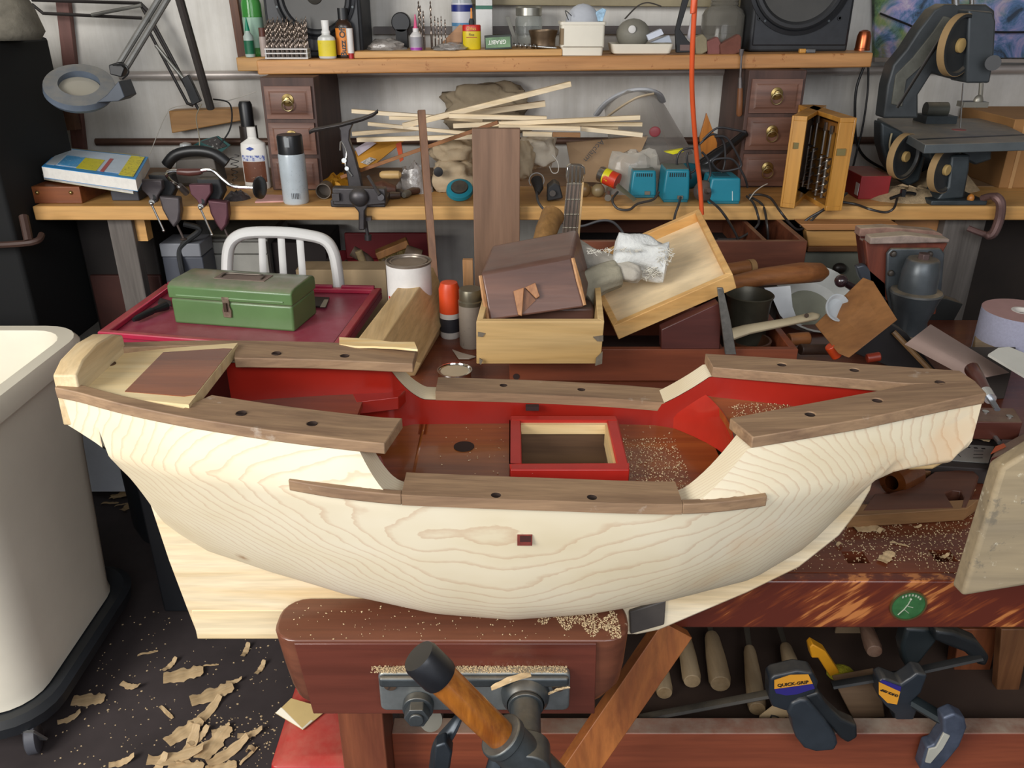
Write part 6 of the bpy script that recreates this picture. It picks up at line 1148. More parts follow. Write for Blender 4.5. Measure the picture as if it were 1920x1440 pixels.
part(MB().cyl(at(1735, 205, Y=2.72), at(1775, 205, Y=2.72), .022, 18), 'motor', M('4a4a42', .5, dust=.6), bs, world=True); part(MB().bx(XX(1728, 2.7, 1.25), XX(1785, 2.7, 1.25), 2.67, 2.76, ZT-.2, ZZ(216, 2.7)), 'motor_mount', BSK, bs, world=True)
part(MB().ball(at(1820, 372, Y=2.37), (.010, .01, .013), 12), 'knob', M('b0702e', .4), bs, world=True)
one(heap(XX(1700, 2.47, ZK), 2.47, ZK, .13, .09, .030, 24, 7), 'sawdust_heap', M('b9a07c', .95, var=.2, vs=90, bump=.8), 'heap of pale sawdust on the bench between red box and band saw', 'sawdust', kind='stuff', smooth=60)
one(heap(XX(1760, 2.60, ZK), 2.60, ZK, .12, .08, .06, 24, 9), 'sawdust_heap', M('b9a07c', .95, var=.2, vs=90, bump=.8), 'taller heap of sawdust behind the lower saw wheel', 'sawdust', kind='stuff', smooth=60)
t = thing('spring_clip', 'small black metal clip lying on the sawdust near the bench edge', 'clip', at(1690, 370, Y=2.38)); part(MB().tube(spline([at(1670, 372, Y=2.36), at(1682, 368, Y=2.37), at(1700, 362, Y=2.39), at(1716, 364, Y=2.40)], 4), .005, 8).box(at(1693, 362, Y=2.38), (.012, .012, .02)), 'clip_body', BLK, t, world=True)
t = thing('c_clamp', 'rusty pinkish C-clamp gripping the bench edge under the band saw', 'clamp', at(1850, 400, Y=2.33)); CC = M('6e5450', .5, .4, var=.3, vs=20)
part(MB().tube(spline([at(1842, 372, Y=2.37), at(1862, 368, Y=2.34), at(1876, 380, Y=2.32), at(1874, 410, Y=2.32), at(1862, 438, Y=2.32), at(1848, 440, Y=2.33), at(1815, 428, Y=2.36)], 5), [.010]*6+[.013]*19+[.009]*6, 10), 'clamp_frame', CC, t, world=True)
cb = thing('cardboard_box', 'plain brown cardboard box on the bench behind the band saw', 'cardboard box', at(1880, 380, Y=2.5)); x0 = XX(1866, 2.62, ZK)
part(MB().bx(x0, 2.1, 2.60, 2.93, ZK, ZZ(222, 2.62)), 'box_body', M('a17545', .8, var=.1), cb, world=True, bevel=.002); part(MB().bx(XX(1895, 2.6, 1.1), XX(1902, 2.6, 1.1), 2.597, 2.60, ZK, ZZ(222, 2.62)), 'box_fold', M('bb9160', .8), cb, world=True)
# ---------------- between the benches, left ----------------
one(MB().bx(-1.36, -1.125, 2.55, 2.92, 0, .985), 'storage_chest', M('1d1714', .8), 'very dark chest under the left end of the back bench', 'chest', bevel=.006)
one(MB().bx(-1.345, -1.12, 2.532, 2.548, 0, .80), 'leaning_board', M('3d1c14', .7, var=.4, vs=5), 'dark reddish board standing left of the grey bench leg', 'board', bevel=.004)
one(MB().lathe([(0, 0), (.10, 0), (.115, .05), (.115, .50), (.09, .57), (0, .585)], 28, Matrix.Translation((-1.13, 2.30, 0))), 'dark_drum', M('1f2226', .5), 'dark rounded drum just behind the left corner of the red cart', 'drum')
gx = thing('storage_bin', 'grey two-tone storage bin under the bench left of the white chair', 'bin', (-.90, 2.6, 0)); x0, x1 = XX(300, 2.50, .9), XX(376, 2.50, .9)
part(MB().bx(x0, x1, 2.50, 2.61, 0, ZZ(482, 2.50)), 'bin_body', M('4b4e57', .5), gx, world=True, bevel=.004); part(MB().bx(x0, x1, 2.495, 2.61, ZZ(482, 2.50)+.001, ZZ(456, 2.50)), 'bin_lid', M('7d7f85', .5), gx, world=True, bevel=.004)
wd = thing('drawer_chest', 'off-white slatted storage chest behind the white metal chair', 'chest', (-.75, 2.7, 0)); x0, x1 = XX(376, 2.62, .9), XX(497, 2.62, .9)
for a, b in ((455, 476), (478, 520), (522, 560)): part(MB().bx(x0, x1, 2.62, 2.64, ZZ(b, 2.62), ZZ(a, 2.62)), 'drawer_front', M('a7a59d', .6, spk=('55524a', 50, .72, .6)), wd, world=True, bevel=.002)
part(MB().bx(x0, x1, 2.641, 2.90, 0, ZZ(452, 2.62)), 'chest_body', M('8b8983', .6), wd, world=True, bevel=.002); part(MB().bx(x0+.01, x1-.01, 2.66, 2.89, ZZ(452, 2.62)+.001, ZZ(446, 2.62)), 'chest_top', M('6f6a5c', .7), wd, world=True)
one(MB().bx(XX(506, 2.66, .9), XX(608, 2.66, .9), 2.66, 2.90, 0, ZZ(455, 2.66)), 'dark_carton', M('221a18', .8), 'very dark box seen through the white chair back', 'box', bevel=.004)
one(cable([at(345, 420, Y=2.5), at(375, 430, Y=2.5), at(350, 452, Y=2.5), at(337, 470, Y=2.5), at(340, 500, Y=2.48), at(348, 530, Y=2.48)], .009, 8), 'black_strap', BLKM, 'black strap hanging over the grey storage bin', 'strap')
one(slab([(296, 455), (320, 430), (352, 420), (372, 424), (350, 448), (312, 458)], 2.46, .02), 'black_bag', BLK, 'dark folded fabric hanging under the bench by the left vise', 'fabric', bevel=.003) if False else None
# chair
ch = thing('metal_chair', 'white metal chair with arched three-slat back behind the red cart', 'chair', (XX(530, 2.24, .9), 2.10, 0)); WM_ = M('e2e2df', .35, .1, var=.06, vs=5, spk=('6a6664', 70, .74, .6))
def uv3(l, y=2.24): return [at(u, v, Y=y) for u, v in l]
arch = spline(uv3([(430, 640), (428, 560), (426, 500), (430, 462), (446, 443), (475, 436), (530, 436), (575, 441), (608, 450), (624, 470), (632, 505), (638, 560), (644, 640)]), 6)
part(MB().tube(arch, .0165, 10, flat=1.1), 'back_frame', WM_, ch, world=True)
for (a, b) in (((491, 446), (497, 600)), ((527, 446), (537, 600)), ((562, 447), (574, 600))): part(MB().tube([at(*a, Y=2.24), at(*b, Y=2.24)], .010, 8, flat=.4), 'back_slat', WM_, ch, world=True)
p0, p1 = at(430, 640, Y=2.24), at(644, 640, Y=2.24)
for x in (p0.x, p1.x):
    part(MB().tube([(x, 2.24, p0.z), (x, 2.26, 0)], .0145, 10), 'back_leg', WM_, ch, world=True); part(MB().tube([(x, 1.88+.32, .42), (x, 2.19, 0)], .012, 10), 'front_leg', WM_, ch, world=True)
part(MB().bx(p0.x, p1.x, 2.18, 2.25, .42, .44), 'seat', WM_, ch, world=True, bevel=.004)
# red crate with brushes, tan carton
rc = thing('red_crate', 'dark red plastic crate full of brushes under the back bench', 'crate', (XX(700, 2.6, .9), 2.6, 0)); zc_t = ZZ(452, 2.66)
part(MB().loft([[Vector((a, b, z)) for a, b in rr_out(XX(598, 2.6, .9)+e, XX(805, 2.6, .9)-e, 2.46+e, 2.80-e, .02, 3)] for z, e in ((.45, .02), (zc_t-.07, 0), (zc_t-.07, .006), (.50, .026))]), 'crate_body', M('8f1620', .4, dust=.3), rc, world=True)
part(MB().bx(XX(640, 2.72, .9), XX(800, 2.72, .9), 2.76, 2.775, zc_t-.09, zc_t), 'crate_back', M('6b1219', .5), rc, world=True, bevel=.003)
part(MB().bx(XX(598, 2.6, .9)+.02, XX(805, 2.6, .9)-.02, 2.5, 2.77, .0, .45), 'crate_stand', BLKM, rc, world=True)
one(MB().bx(XX(552, 2.36, .9), XX(722, 2.36, .9), 2.36, 2.45, 0, ZZ(506, 2.36)), 'tan_carton', M('b39b78', .8, var=.1, vs=4), 'plain tan cardboard box standing behind the white chair and paint can', 'cardboard box', bevel=.002)
bz0 = zc_t-.075
bw = thing('scrub_brush', 'wooden scrub brush with stiff yellowish bristles on the red crate', 'brush', at(730, 470, Y=2.60)); fb = frame(at(706, 478, Y=2.60), at(768, 452, Y=2.62), (0, -1, 0))
part(MB(fb).bx(-.012, .012, -.03, .03, 0, .11), 'brush_block', WD('a87440', '7a5028', 'Z', 16), bw, world=True, bevel=.003)
bm_ = MB(fb); rnd = random.Random(4)
for i in range(420):
    y, z = rnd.uniform(-.028, .028), rnd.uniform(0, .108); a, b = rnd.uniform(-.012, .012), rnd.uniform(-.015, .01); s = .0012; sg = -1
    bm_.add([(sg*.012, y-s, z), (sg*.012, y+s, z), (sg*.012, y, z+s), (sg*(.046+rnd.uniform(-.006, .004)), y+a, z+b)], [(0, 1, 3), (1, 2, 3), (2, 0, 3)])
part(bm_, 'bristles', M('a8935c', .8, var=.3), bw, world=True, smooth=0)['kind'] = 'stuff'
for i, (pts, r, col, lab) in enumerate(((((660, 470), (690, 490), (700, 515)), .018, '5a4a3c', 'grey-brown brush handle in the red crate behind the chair'), (((672, 470), (684, 500)), .012, 'a08a64', 'pale stubby handle left of the scrub brush'), (((620, 480), (640, 505)), .020, '2c2420', 'dark round brush head at the left of the red crate'), (((715, 490), (740, 505)), .014, '6b5a44', 'short brown handle below the scrub brush'), (((760, 470), (790, 480)), .020, '5c4a38', 'dark brush lying at the right of the red crate'), (((640, 495), (665, 520)), .022, '3a2c26', 'dark brown bulb-shaped tool at the front of the red crate'), (((705, 505), (722, 520)), .010, '8b7a5c', 'thin pale stick end at the front of the red crate'))):
    q = [at(u, v, Y=2.55-.02*(i % 3)) for u, v in pts]; one(MB().tube(spline(q, 4) if len(q) > 2 else q, r, 12), 'brush', M(col, .7, var=.3, vs=30), lab, 'brush', bevel=.002)
# red cart with toolbox
ct = thing('utility_cart', 'crimson plastic cart top with raised rim behind the ship stern', 'cart', (-.75, 2.0, 0)); CRI = M('931f3c', .35, var=.12, vs=5, dust=.35, dcol='b97f8a', spk=('d9c2b8', 90, .74, .6))
ZC = .86; qc = [at(u, v, Z=ZC) for u, v in ((185, 632), (632, 668), (716, 549), (311, 541))]
def rim4(q, th, h, z0):
    c = sum(q, Vector())/4; mb = MB(); qi = [p+(c-p).normalized()*th for p in q]
    for i in range(4):
        j = (i+1) % 4; mb.hexa([q[i], q[j], qi[j], qi[i]], (0, 0, h))
    return mb
part(MB().hexa([p-Vector((0, 0, .016)) for p in qc], (0, 0, .016)), 'cart_top', CRI, ct, world=True)
part(rim4([p+Vector((0, 0, .0005)) for p in qc], .028, .014, ZC), 'raised_rim', M('a5203e', .35, dust=.2), ct, world=True, bevel=.003)
for a, b in ((.02, .30), (.33, .55), (.58, .78), (.82, .97)):
    pa, pb_ = qc[3]+(qc[2]-qc[3])*a, qc[3]+(qc[2]-qc[3])*b; part(MB().hexa([pa, pb_, pb_+Vector((0, -.014, 0)), pa+Vector((0, -.014, 0))], (0, 0, .022)), 'rim_block', CRI, ct, world=True, bevel=.002)
part(MB().bx(-1.0, -.46, 1.88, 2.14, .0, .843), 'cart_body', M('16181c', .6), ct, world=True, bevel=.006)
hh = thing('black_knife', 'black plastic handled tool lying left of the green toolbox', 'tool', at(290, 590, Z=ZC+.012)); a, b, c_ = at(250, 600, Z=ZC+.012), at(285, 583, Z=ZC+.014), at(312, 573, Z=ZC+.014)
part(MB().tube([a, a+(b-a)*.2, b], [.005, .008, .009], 12).tube([b, c_], [.007, .012], 10), 'handle', BLK, hh, world=True); part(MB().hexa([at(300, 560, Z=ZC+.004), at(320, 566, Z=ZC+.004), at(322, 575, Z=ZC+.004), at(296, 570, Z=ZC+.004)], (0, 0, .003)), 'blade', M('4d4f55', .4, .6), hh, world=True)
ft = thing('metal_file', 'short grey file with pale tip lying right of the green toolbox', 'file', at(590, 570, Z=ZC)); part(MB().hexa([at(575, 575, Z=ZC+.004), at(612, 577, Z=ZC+.004), at(618, 560, Z=ZC+.004), at(578, 558, Z=ZC+.004)], (0, 0, .004)), 'file_body', M('3d3a35', .5, .4), ft, world=True); part(MB().hexa([at(600, 576, Z=ZC+.008), at(610, 576, Z=ZC+.008), at(616, 562, Z=ZC+.008), at(608, 562, Z=ZC+.008)], (0, 0, .001)), 'file_tip', M('a59c88', .5), ft, world=True)
fl, fr = at(328, 606, Z=ZC), at(553, 623, Z=ZC); wv = fr-fl; Lb = wv.length; ang = math.degrees(math.atan2(wv.y, wv.x))
GRN = M('587649', .35, var=.12, vs=6, dust=.95, dcol='8e8577', coat=.15, spk=('8fa58a', 120, .74, .5)); tb = thing('green_toolbox', 'old green metal toolbox with dusty rounded lid on the red cart', 'toolbox', fl, rz=ang)
h_ = ZZ(540, fl.y)-ZC; D_ = .135
def tsec(h0, sec, x0, x1): return MB().loft([[Vector((x, y, z)) for y, z in sec] for x in (x0, x1)])
part(tsec(0, [(0, 0), (D_, 0), (D_, h_*.72), (0, h_*.72)], 0, Lb), 'box_body', GRN, tb, bevel=.006, seg=3)
part(tsec(0, [(-.003, h_*.72+.001), (D_+.003, h_*.72+.001), (D_+.003, h_*1.06), (D_-.006, h_*1.13), (D_-.022, h_*1.165), (.022, h_*1.165), (.006, h_*1.13), (-.003, h_*1.06)], -.003, Lb+.003), 'box_lid', GRN, tb, bevel=.004, seg=3)
part(MB().tube([(.02, -.004, h_*.83), (Lb-.02, -.004, h_*.83)], .002, 6), 'lid_bead', M('6f8f62', .35), tb)
l_ = part(MB().prism([(-.010, .0), (.010, .0), (.012, .018), (.008, .030), (.010, .052), (-.010, .052), (-.008, .030), (-.012, .018)], -.004, .002, Matrix.Translation((Lb*.47, -.004, h_*.30)) @ UP), 'latch', M('8b7a6a', .4, .7, var=.4, vs=60), tb, bevel=.001)
part(MB().box((Lb*.47, -.010, h_*.60), (.008, .004, .022)), 'latch_tongue', M('4c3a30', .5, .5), l_)
hp = part(MB().bx(Lb*.30, Lb*.72, D_*.35, D_*.72, h_*1.166, h_*1.166+.0015), 'handle_plate', M('7d6c62', .7, var=.2), tb)
part(MB().tube(spline([(Lb*.35, D_*.42, h_*1.19), (Lb*.36, D_*.60, h_*1.215), (Lb*.5, D_*.62, h_*1.215), (Lb*.66, D_*.62, h_*1.215), (Lb*.68, D_*.42, h_*1.19)], 6), .0022, 8), 'carry_handle', M('5f5850', .4, .7), tb)
# cans behind the octagonal block
pc = thing('paint_can', 'white paint can with red squares and metal lid left of the wood beam', 'paint can', (XX(767, 1.90, 1.0), 1.90, ZB_)); h = ZZ(488, 1.90)-ZB_; r = .053
part(MB().lathe([(r, 0), (r, h-.004)], 36), 'can_body', M('dddbd8', .4), pc); part(MB().lathe([(0, 0), (r*1.02, 0), (r*1.02, .004)], 36), 'can_bottom', STEEL, pc)
part(MB().lathe([(r, h-.006), (r*1.035, h-.004), (r*1.035, h), (r*.97, h+.001), (r*.95, h-.005), (r*.86, h-.005), (r*.84, h-.001), (r*.78, h-.001), (r*.76, h-.004), (0, h-.004)], 40), 'can_lid', M('8e8378', .35, .6, var=.2, dust=.3), pc)
for k in range(9):
    for j in range(3):
        a = R(-150+k*9); z = h-.085-j*.013; s = .0052; t1, t2 = a-.075, a+.075; rr_ = r+.0006
        part(MB().add([(rr_*math.cos(t1), rr_*math.sin(t1), z-s), (rr_*math.cos(t2), rr_*math.sin(t2), z-s), (rr_*math.cos(t2), rr_*math.sin(t2), z+s), (rr_*math.cos(t1), rr_*math.sin(t1), z+s)], [(0, 1, 2, 3)]), 'red_square', M('c22a26', .4), pc)
oc_ = turned('spray_can', 'orange-capped can with white and black label behind the wood beam', 'can', 845, 526, 38, 1.86, ZB_, [('can_body', M('c9c4bc', .4), BODY+[(1, .45), (0, .45)]), ('orange_band', M('d0461c', .4), [(1.01, .45), (1.01, .86), (.8, .97), (0, 1)]), ('black_panel', M('2a2a30', .5), [(1.015, .12), (1.015, .36)])])
turned('metal_tin', 'old grey-brown tin with dull lid left of the pale wooden box', 'tin', 884, 541, 44, 1.80, ZB_, [('tin_body', M('8a8074', .5, .2, spk=('5a5048', 80, .6, .6)), BODY+[(1, .74), (0, .74)]), ('tin_lid', M('6a6454', .35, .6), [(1.04, .74), (1.04, .80), (.96, .82), (.96, .98), (.9, 1), (0, 1)])])
pl_t = turned('small_tin', 'open shiny round tin with pale contents just behind the far waist rail', 'tin', 853, 693, 66, 1.60, ZB_, [('tin_wall', CHROME, [(0, 0), (.95, 0), (.95, .9), (1, .95), (1, 1), (.93, 1), (.9, .9), (.80, .9)]), ('tin_contents', M('b5a68a', .4), [(0, .9), (.80, .9)])])
one(slabZ([(848, 655), (868, 662), (892, 668), (880, 672), (860, 672)], ZB_+.004, .002), 'paper_scrap', M('a59a8c', .7), 'small pale curled scrap lying before the grey-brown tin', 'scrap')
one(MB().bx(XX(868, 2.2, .9), XX(887, 2.2, .9), 2.20, 2.22, 0, ZZ(488, 2.20)), 'pale_board', WD('d9a878', 'bb8858', 'Z', 16), 'narrow pinkish board standing left of the wide dark upright board', 'board', bevel=.001)
# octagonal beam
OAK = WD('dcbd8c', 'b08d5a', 'Y', 22, .55, contrast=.8)
nr = [at(778, 705, Z=ZB_), at(790, 680, Z=.885), at(712, 648, Z=.972), at(664, 645, Z=.972), at(640, 690, Z=.90), at(660, 712, Z=ZB_)]
fr_ = [at(834, 612, Z=ZB_), at(846, 575, Z=.895), at(812, 501, Z=.992), at(779, 496, Z=.992), at(752, 548, Z=.90), at(762, 600, Z=ZB_)]
one(MB().loft([nr, [a+(b-a)*.9 for a, b in zip(nr, fr_)], [(a+(b-a))*1.0 for a, b in zip(nr, fr_)]]), 'wood_beam', OAK, 'thick bevelled wooden beam lying behind the ship between cart and pale box', 'beam', bevel=.002)
one(slabZ([(636, 632), (690, 635), (735, 641), (777, 641), (783, 655), (740, 651), (700, 649), (665, 649), (636, 645)], zr(-.2)+.0035, .003), 'wood_shaving', WD('f0deb4', 'd9ac60', 'X', 30), 'long flat pale shaving lying on the far stern rail', 'wood shaving')
# ---------------- bench tray, pale box, mallet, lid ----------------
def openbox(t, q, dn, th, mat, floor_mat=None, nm='side', floor_at=1.0):
    """q: outer top corners FL FR RR RL, dn: vector to the bottom"""
    c = sum(q, Vector())/4; n = [Vector(a) for a in q]; inn = []
    for i in range(4):
        a, p, z = n[(i-1) % 4], n[i], n[(i+1) % 4]; inn.append(p+((a-p).normalized()+(z-p).normalized())*th)
    for i in range(4):
        j = (i+1) % 4; part(MB().hexa([n[i], n[j], inn[j], inn[i]], dn), nm, mat, t, world=True, bevel=.0012)
    part(MB().hexa([p+dn*(floor_at-.10) for p in inn], dn*.10), 'bottom', floor_mat or mat, t, world=True)
RED_W = WD('8c4a2c', '5c2a1a', 'X', 12, .45, contrast=.9)
tt = thing('tool_tray', 'long low redwood tool tray on the bench behind the ship', 'tray', at(1200, 700, Y=1.7)); tq = [at(955, 655, Y=1.6), at(1500, 664, Y=1.6), at(1455, 600, Y=1.86), at(1000, 598, Y=1.86)]
zt_ = tq[0].z; tq = [Vector((p.x, p.y, zt_)) for p in tq]; tq[1].x = tq[2].x = XX(1497, 1.6, zt_); tq[0].x = tq[3].x = XX(955, 1.6, zt_)
openbox(tt, tq, Vector((0, 0, -(zt_-ZB_)+.001)), .016, RED_W, M('33201a', .8))
x_ = XX(1348, 1.6, zt_); part(MB().bx(x_, x_+.012, 1.617, 1.843, ZB_+.01, zt_-.003), 'divider', RED_W, tt, world=True)
for u, v in ((968, 706),): q = at(u, v, Y=1.5995); part(MB().cyl((q.x, 1.5992, q.z), (q.x, 1.5985, q.z), .007, 16), 'knot_hole', M('2a1712', .8), tt, world=True)
PBX = WD('e0c08a', 'c09758', 'X', 9, .5, spk=('5b5148', 16, .70, .6)); pb = thing('pale_wooden_box', 'pale open wooden box with stained corners holding the dark mallet', 'box', at(1010, 690, Y=1.6))
bq_ = [at(893, 603, Y=1.51), at(1133, 603, Y=1.51), at(1118, 466, Y=1.83), at(930, 466, Y=1.83)]
openbox(pb, bq_, Vector((-.002, .012, -(bq_[0].z-zt_-.001))), .012, PBX)
for pts in ([(896, 622), (910, 625), (905, 632), (896, 631)], [(1112, 632), (1131, 629), (1131, 640), (1120, 640)], [(1118, 672), (1130, 660), (1129, 682), (1116, 686)], [(899, 672), (905, 676), (902, 684), (899, 682)]): part(slab(pts, 1.5118, .004), 'corner_stain', M('6e6455', .7, var=.3, vs=60), pb, world=True)
ml = thing('wooden_mallet', 'big dark brown wooden mallet with chipped edges lying in the pale box', 'mallet', at(1000, 600, Y=1.56)); DW = WD('7c5646', '523830', 'X', 9, .38, spk=('a98872', 70, .73, .6), coat=.1, dust=.35, dcol='6d655c')
f4 = [at(916, 604, Y=1.555), at(1098, 577, Y=1.56), at(1073, 479, Y=1.62), at(900, 512, Y=1.60)]; bk_ = Vector((.020, .125, .022))
part(MB().hexa(f4, bk_), 'head', DW, ml, world=True, bevel=.007, seg=3)
nrm = (f4[1]-f4[0]).cross(f4[3]-f4[0]).normalized(); nrm = nrm if nrm.y < 0 else -nrm
cen = (f4[0]+f4[1]+f4[2]+f4[3])/4; ux = (f4[1]-f4[0]).normalized(); uz = (f4[3]-f4[0]).normalized()
pgm = WD('c08a5c', '93603a', 'Z', 30)
cpg = at(990, 560, Y=1.577)
part(MB().hexa([cpg-ux*.025-uz*.03, cpg-ux*.018-uz*.034, cpg-ux*.004+uz*.022, cpg-ux*.026+uz*.018], nrm*.012), 'tenon_wedge', pgm, ml, world=True, bevel=.001)
part(MB().hexa([cpg-ux*.002+uz*.022, cpg+ux*.016-uz*.004, cpg+ux*.024+uz*.000, cpg+ux*.020+uz*.028], nrm*.012), 'tenon_wedge', pgm, ml, world=True, bevel=.001)
part(MB().hexa([cpg-ux*.018-uz*.030, cpg+ux*.015-uz*.006, cpg-ux*.002+uz*.020, cpg-ux*.008+uz*.018], nrm*.004), 'tenon', WD('8a5a36', '6b4226', 'Z', 30), ml, world=True)
for k, (a, b) in enumerate(((f4[0], f4[3]), (f4[1], f4[2]))):
    part(MB().tube([a+(b-a)*.05+nrm*-.002, a+(b-a)*.5+nrm*-.001, a+(b-a)*.95+nrm*-.002], [.0035, .0055, .004], 6, flat=.7), 'chipped_edge', WD('c99868', 'a06c3c', 'Z', 30), ml, world=True)
part(MB().hexa([p+Vector((.004, .055, -.048)) for p in [at(925, 612, Y=1.56), at(1112, 604, Y=1.56), at(1108, 560, Y=1.56), at(930, 575, Y=1.56)]], (0, .05, .0)), 'lower_head', DW, ml, world=True, bevel=.006) if False else None
part(MB().tube(spline([at(1018, 500, Y=1.70), at(1018, 468, Y=1.76), at(1022, 440, Y=1.80), at(1033, 412, Y=1.84), at(1038, 402, Y=1.855)], 4), [.026]*5+[.024]*4+[.025]*4+[.027]*3+[.020], 20), 'handle', WD('9a7444', '76552e', 'Z', 24, .5), ml, world=True)
one(MB().bx(*[XX(920, 1.62, 1), XX(1112, 1.62, 1)], 1.60, 1.72, bq_[0].z-.055, bq_[0].z-.004), 'dark_block', DW, 'dark wooden block inside the pale box beneath the mallet', 'wood block', bevel=.006)
# instrument neck
nk = thing('instrument_neck', 'narrow fretted neck with four strings and chrome head behind the mallet', 'neck', at(1060, 460, Y=1.95)); NY = 1.93
def nquad(pts, d, nm, m_, th=.006, bv=.0008, par=None): return part(slab(pts, NY+d, th), nm, m_, par or nk, world=True, bevel=bv)
nquad([(1041, 600), (1070, 600), (1091, 342), (1063, 342)], 0, 'fingerboard', M('7d6c60', .4), .012); nquad([(1070, 600), (1074, 600), (1095, 342), (1091, 342)], 0, 'neck_edge', M('c9a878', .5), .018)
nquad([(1062, 344), (1092, 344), (1098, 326), (1097, 314), (1090, 309), (1068, 308), (1062, 314), (1061, 328)], -.002, 'head', CHROME, .016, .003)
for i in range(4): part(MB().tube([at(1052.5+i*7.6, 480, Y=NY-.003), at(1065+i*7.4, 345, Y=NY-.003), at(1066+i*7.6, 312, Y=NY-.006)], .0017, 6), 'string', STEEL, nk, world=True)
for v in (345, 374, 402, 427, 450, 470): a = (v-342)/138; part(MB().tube([at(1063-13*a, v, Y=NY-.002), at(1091-12*a, v, Y=NY-.002)], .0014, 6), 'fret', M('d4cdb8', .3, .8), nk, world=True)
# rag
def softcloth(name, lab, mat, pts, rad, Y0, Y1, seed, cat='cloth', amp=.35, flat=.8):
    p = spline([at(u, v, Y=Y0+(Y1-Y0)*i/(len(pts)-1)) for i, (u, v) in enumerate(pts)], 6); n = 36; rings = []; m = len(p)-1
    t0 = (p[1]-p[0]).normalized(); x = Vector((0, -1, 0)).cross(t0).normalized()
    for i, c in enumerate(p):
        t = (p[min(i+1, m)]-p[max(i-1, 0)]).normalized(); x = (x-t*x.dot(t)).normalized(); y = t.cross(x); r = rad[0]+(rad[1]-rad[0])*i/m
        if i in (0, m): r *= .55
        rings.append([c+(x*math.cos(2*math.pi*k/n)+y*math.sin(2*math.pi*k/n)*flat)*r*(1+amp*1.3*mnoise.noise(Vector((1.3*math.cos(2*math.pi*k/n), 1.3*math.sin(2*math.pi*k/n)+i*.12, seed)))+.10*math.sin(3*2*math.pi*k/n+i*.22+seed)+.05*math.sin(7*2*math.pi*k/n-i*.3)) for k in range(n)])
    return one(MB().loft(rings), name, mat, lab, cat, smooth=70)
softcloth('cotton_rag', 'frayed white rag lying over the tilted lid and mallet', M('cfd0cc', .95, var=.12, vs=20, bump=.8), [(1150, 474), (1190, 480), (1225, 488), (1252, 492)], (.040, .042), 1.72, 1.70, 2, amp=.22)
softcloth('cotton_rag', 'greyish folded part of rag between mallet and frayed white rag', M('a59f93', .95, var=.2, vs=14, bump=.6), [(1070, 478), (1110, 492), (1150, 505), (1200, 516)], (.040, .018), 1.78, 1.66, 5, amp=.18)
softcloth('cotton_rag', 'dull lower flap of rag hanging right of the mallet', M('8f8976', .95, var=.2, vs=14, bump=.6), [(1090, 548), (1120, 528), (1165, 512)], (.034, .026), 1.66, 1.68, 7, amp=.2)
fz = MB(); rnd = random.Random(9)
for i in range(150):
    s_ = rnd.random(); u, v = (1238+rnd.uniform(-4, 22), 478+rnd.uniform(-12, 14)) if s_ < .45 else (1150+rnd.uniform(-50, 50), 470+rnd.uniform(-3, 2)) if s_ < .65 else (1232-rnd.uniform(0, 30), 505+rnd.uniform(-3, 16))
    q = at(u, v, Y=1.675); fz.tube([q, q+Vector((rnd.uniform(-.004, .009), rnd.uniform(-.006, .002), rnd.uniform(-.005, .005))), q+Vector((rnd.uniform(-.006, .012), rnd.uniform(-.008, .002), rnd.uniform(-.008, .005)))], .0007, 4)
one(fz, 'frayed_threads', M('d5d1c4', .95), 'frayed loose threads along the edge of the white rag', 'threads', kind='stuff')
# tilted lid
ld = thing('tilted_tray', 'pale shallow wooden tray tilted up against the back bench, rag at its corner', 'tray', at(1250, 620, Y=1.7)); LW = WD('f1dcb6', 'e9cfa2', 'X', 6, .45, contrast=.9); LWS = WD('e6bc7c', 'cf9c5a', 'X', 12, .45)
lq = [at(1150, 612, Y=1.60), at(1374, 514, Y=1.62), at(1311, 391, Y=1.92), at(1088, 488, Y=1.90)]; ln = (lq[1]-lq[0]).cross(lq[3]-lq[0]).normalized(); ln = -ln if ln.z > 0 else ln
openbox(ld, lq, ln*.036, .013, LWS, LW, floor_at=.75)
# dark block and steel strip in the tray
one(slab([(1240, 655), (1350, 655), (1352, 600), (1348, 568), (1240, 618)], 1.60, .03), 'dark_board', WD('5e3029', '43221e', 'X', 9, .4, spk=('8a6a60', 60, .7, .5)), 'dark maroon board standing on the tray edge under the tilted lid', 'board', bevel=.002)
one(slab([(1345, 540), (1356, 540), (1370, 600), (1381, 665), (1360, 665), (1352, 600)], 1.575, .006), 'steel_strip', M('77756f', .45, .7, var=.35, vs=50, dust=.4), 'narrow dusty steel strip standing right of the dark maroon board', 'steel strip', bevel=.001)
# big wooden chest under back bench, cords hang before it
dc = thing('wooden_crate', 'dark red-brown open wooden crate under the back bench behind the tilted tray', 'crate', (.5, 2.4, 0)); CRW = WD('8a5036', '5c3020', 'X', 12, .5, dust=.2)
x0, x1 = XX(1078, 2.12, 1), XX(1512, 2.12, 1); zt2 = ZZ(452, 2.12)
for q in ((x0, x1, 2.12, 2.135, .45, zt2), (x0, x1, 2.60, 2.615, .45, zt2), (x0, x0+.015, 2.135, 2.6, .45, zt2), (x1-.015, x1, 2.135, 2.6, .45, zt2), (x0, x1, 2.12, 2.615, .43, .449)): part(MB().bx(*q), 'crate_side', CRW, dc, world=True, bevel=.002)
part(MB().bx(x0+.03, x1-.03, 2.16, 2.58, 0, .43), 'crate_stand', BLKM, dc, world=True)
part(MB().bx(XX(1400, 2.3, .95), XX(1408, 2.3, .95), 2.14, 2.59, .45, zt2-.01), 'divider', CRW, dc, world=True); part(MB().bx(x0+.02, x1-.02, 2.14, 2.59, .451, zt2-.10), 'crate_contents', M('2a211d', .9, var=.4, vs=20, bump=.8), dc, world=True)
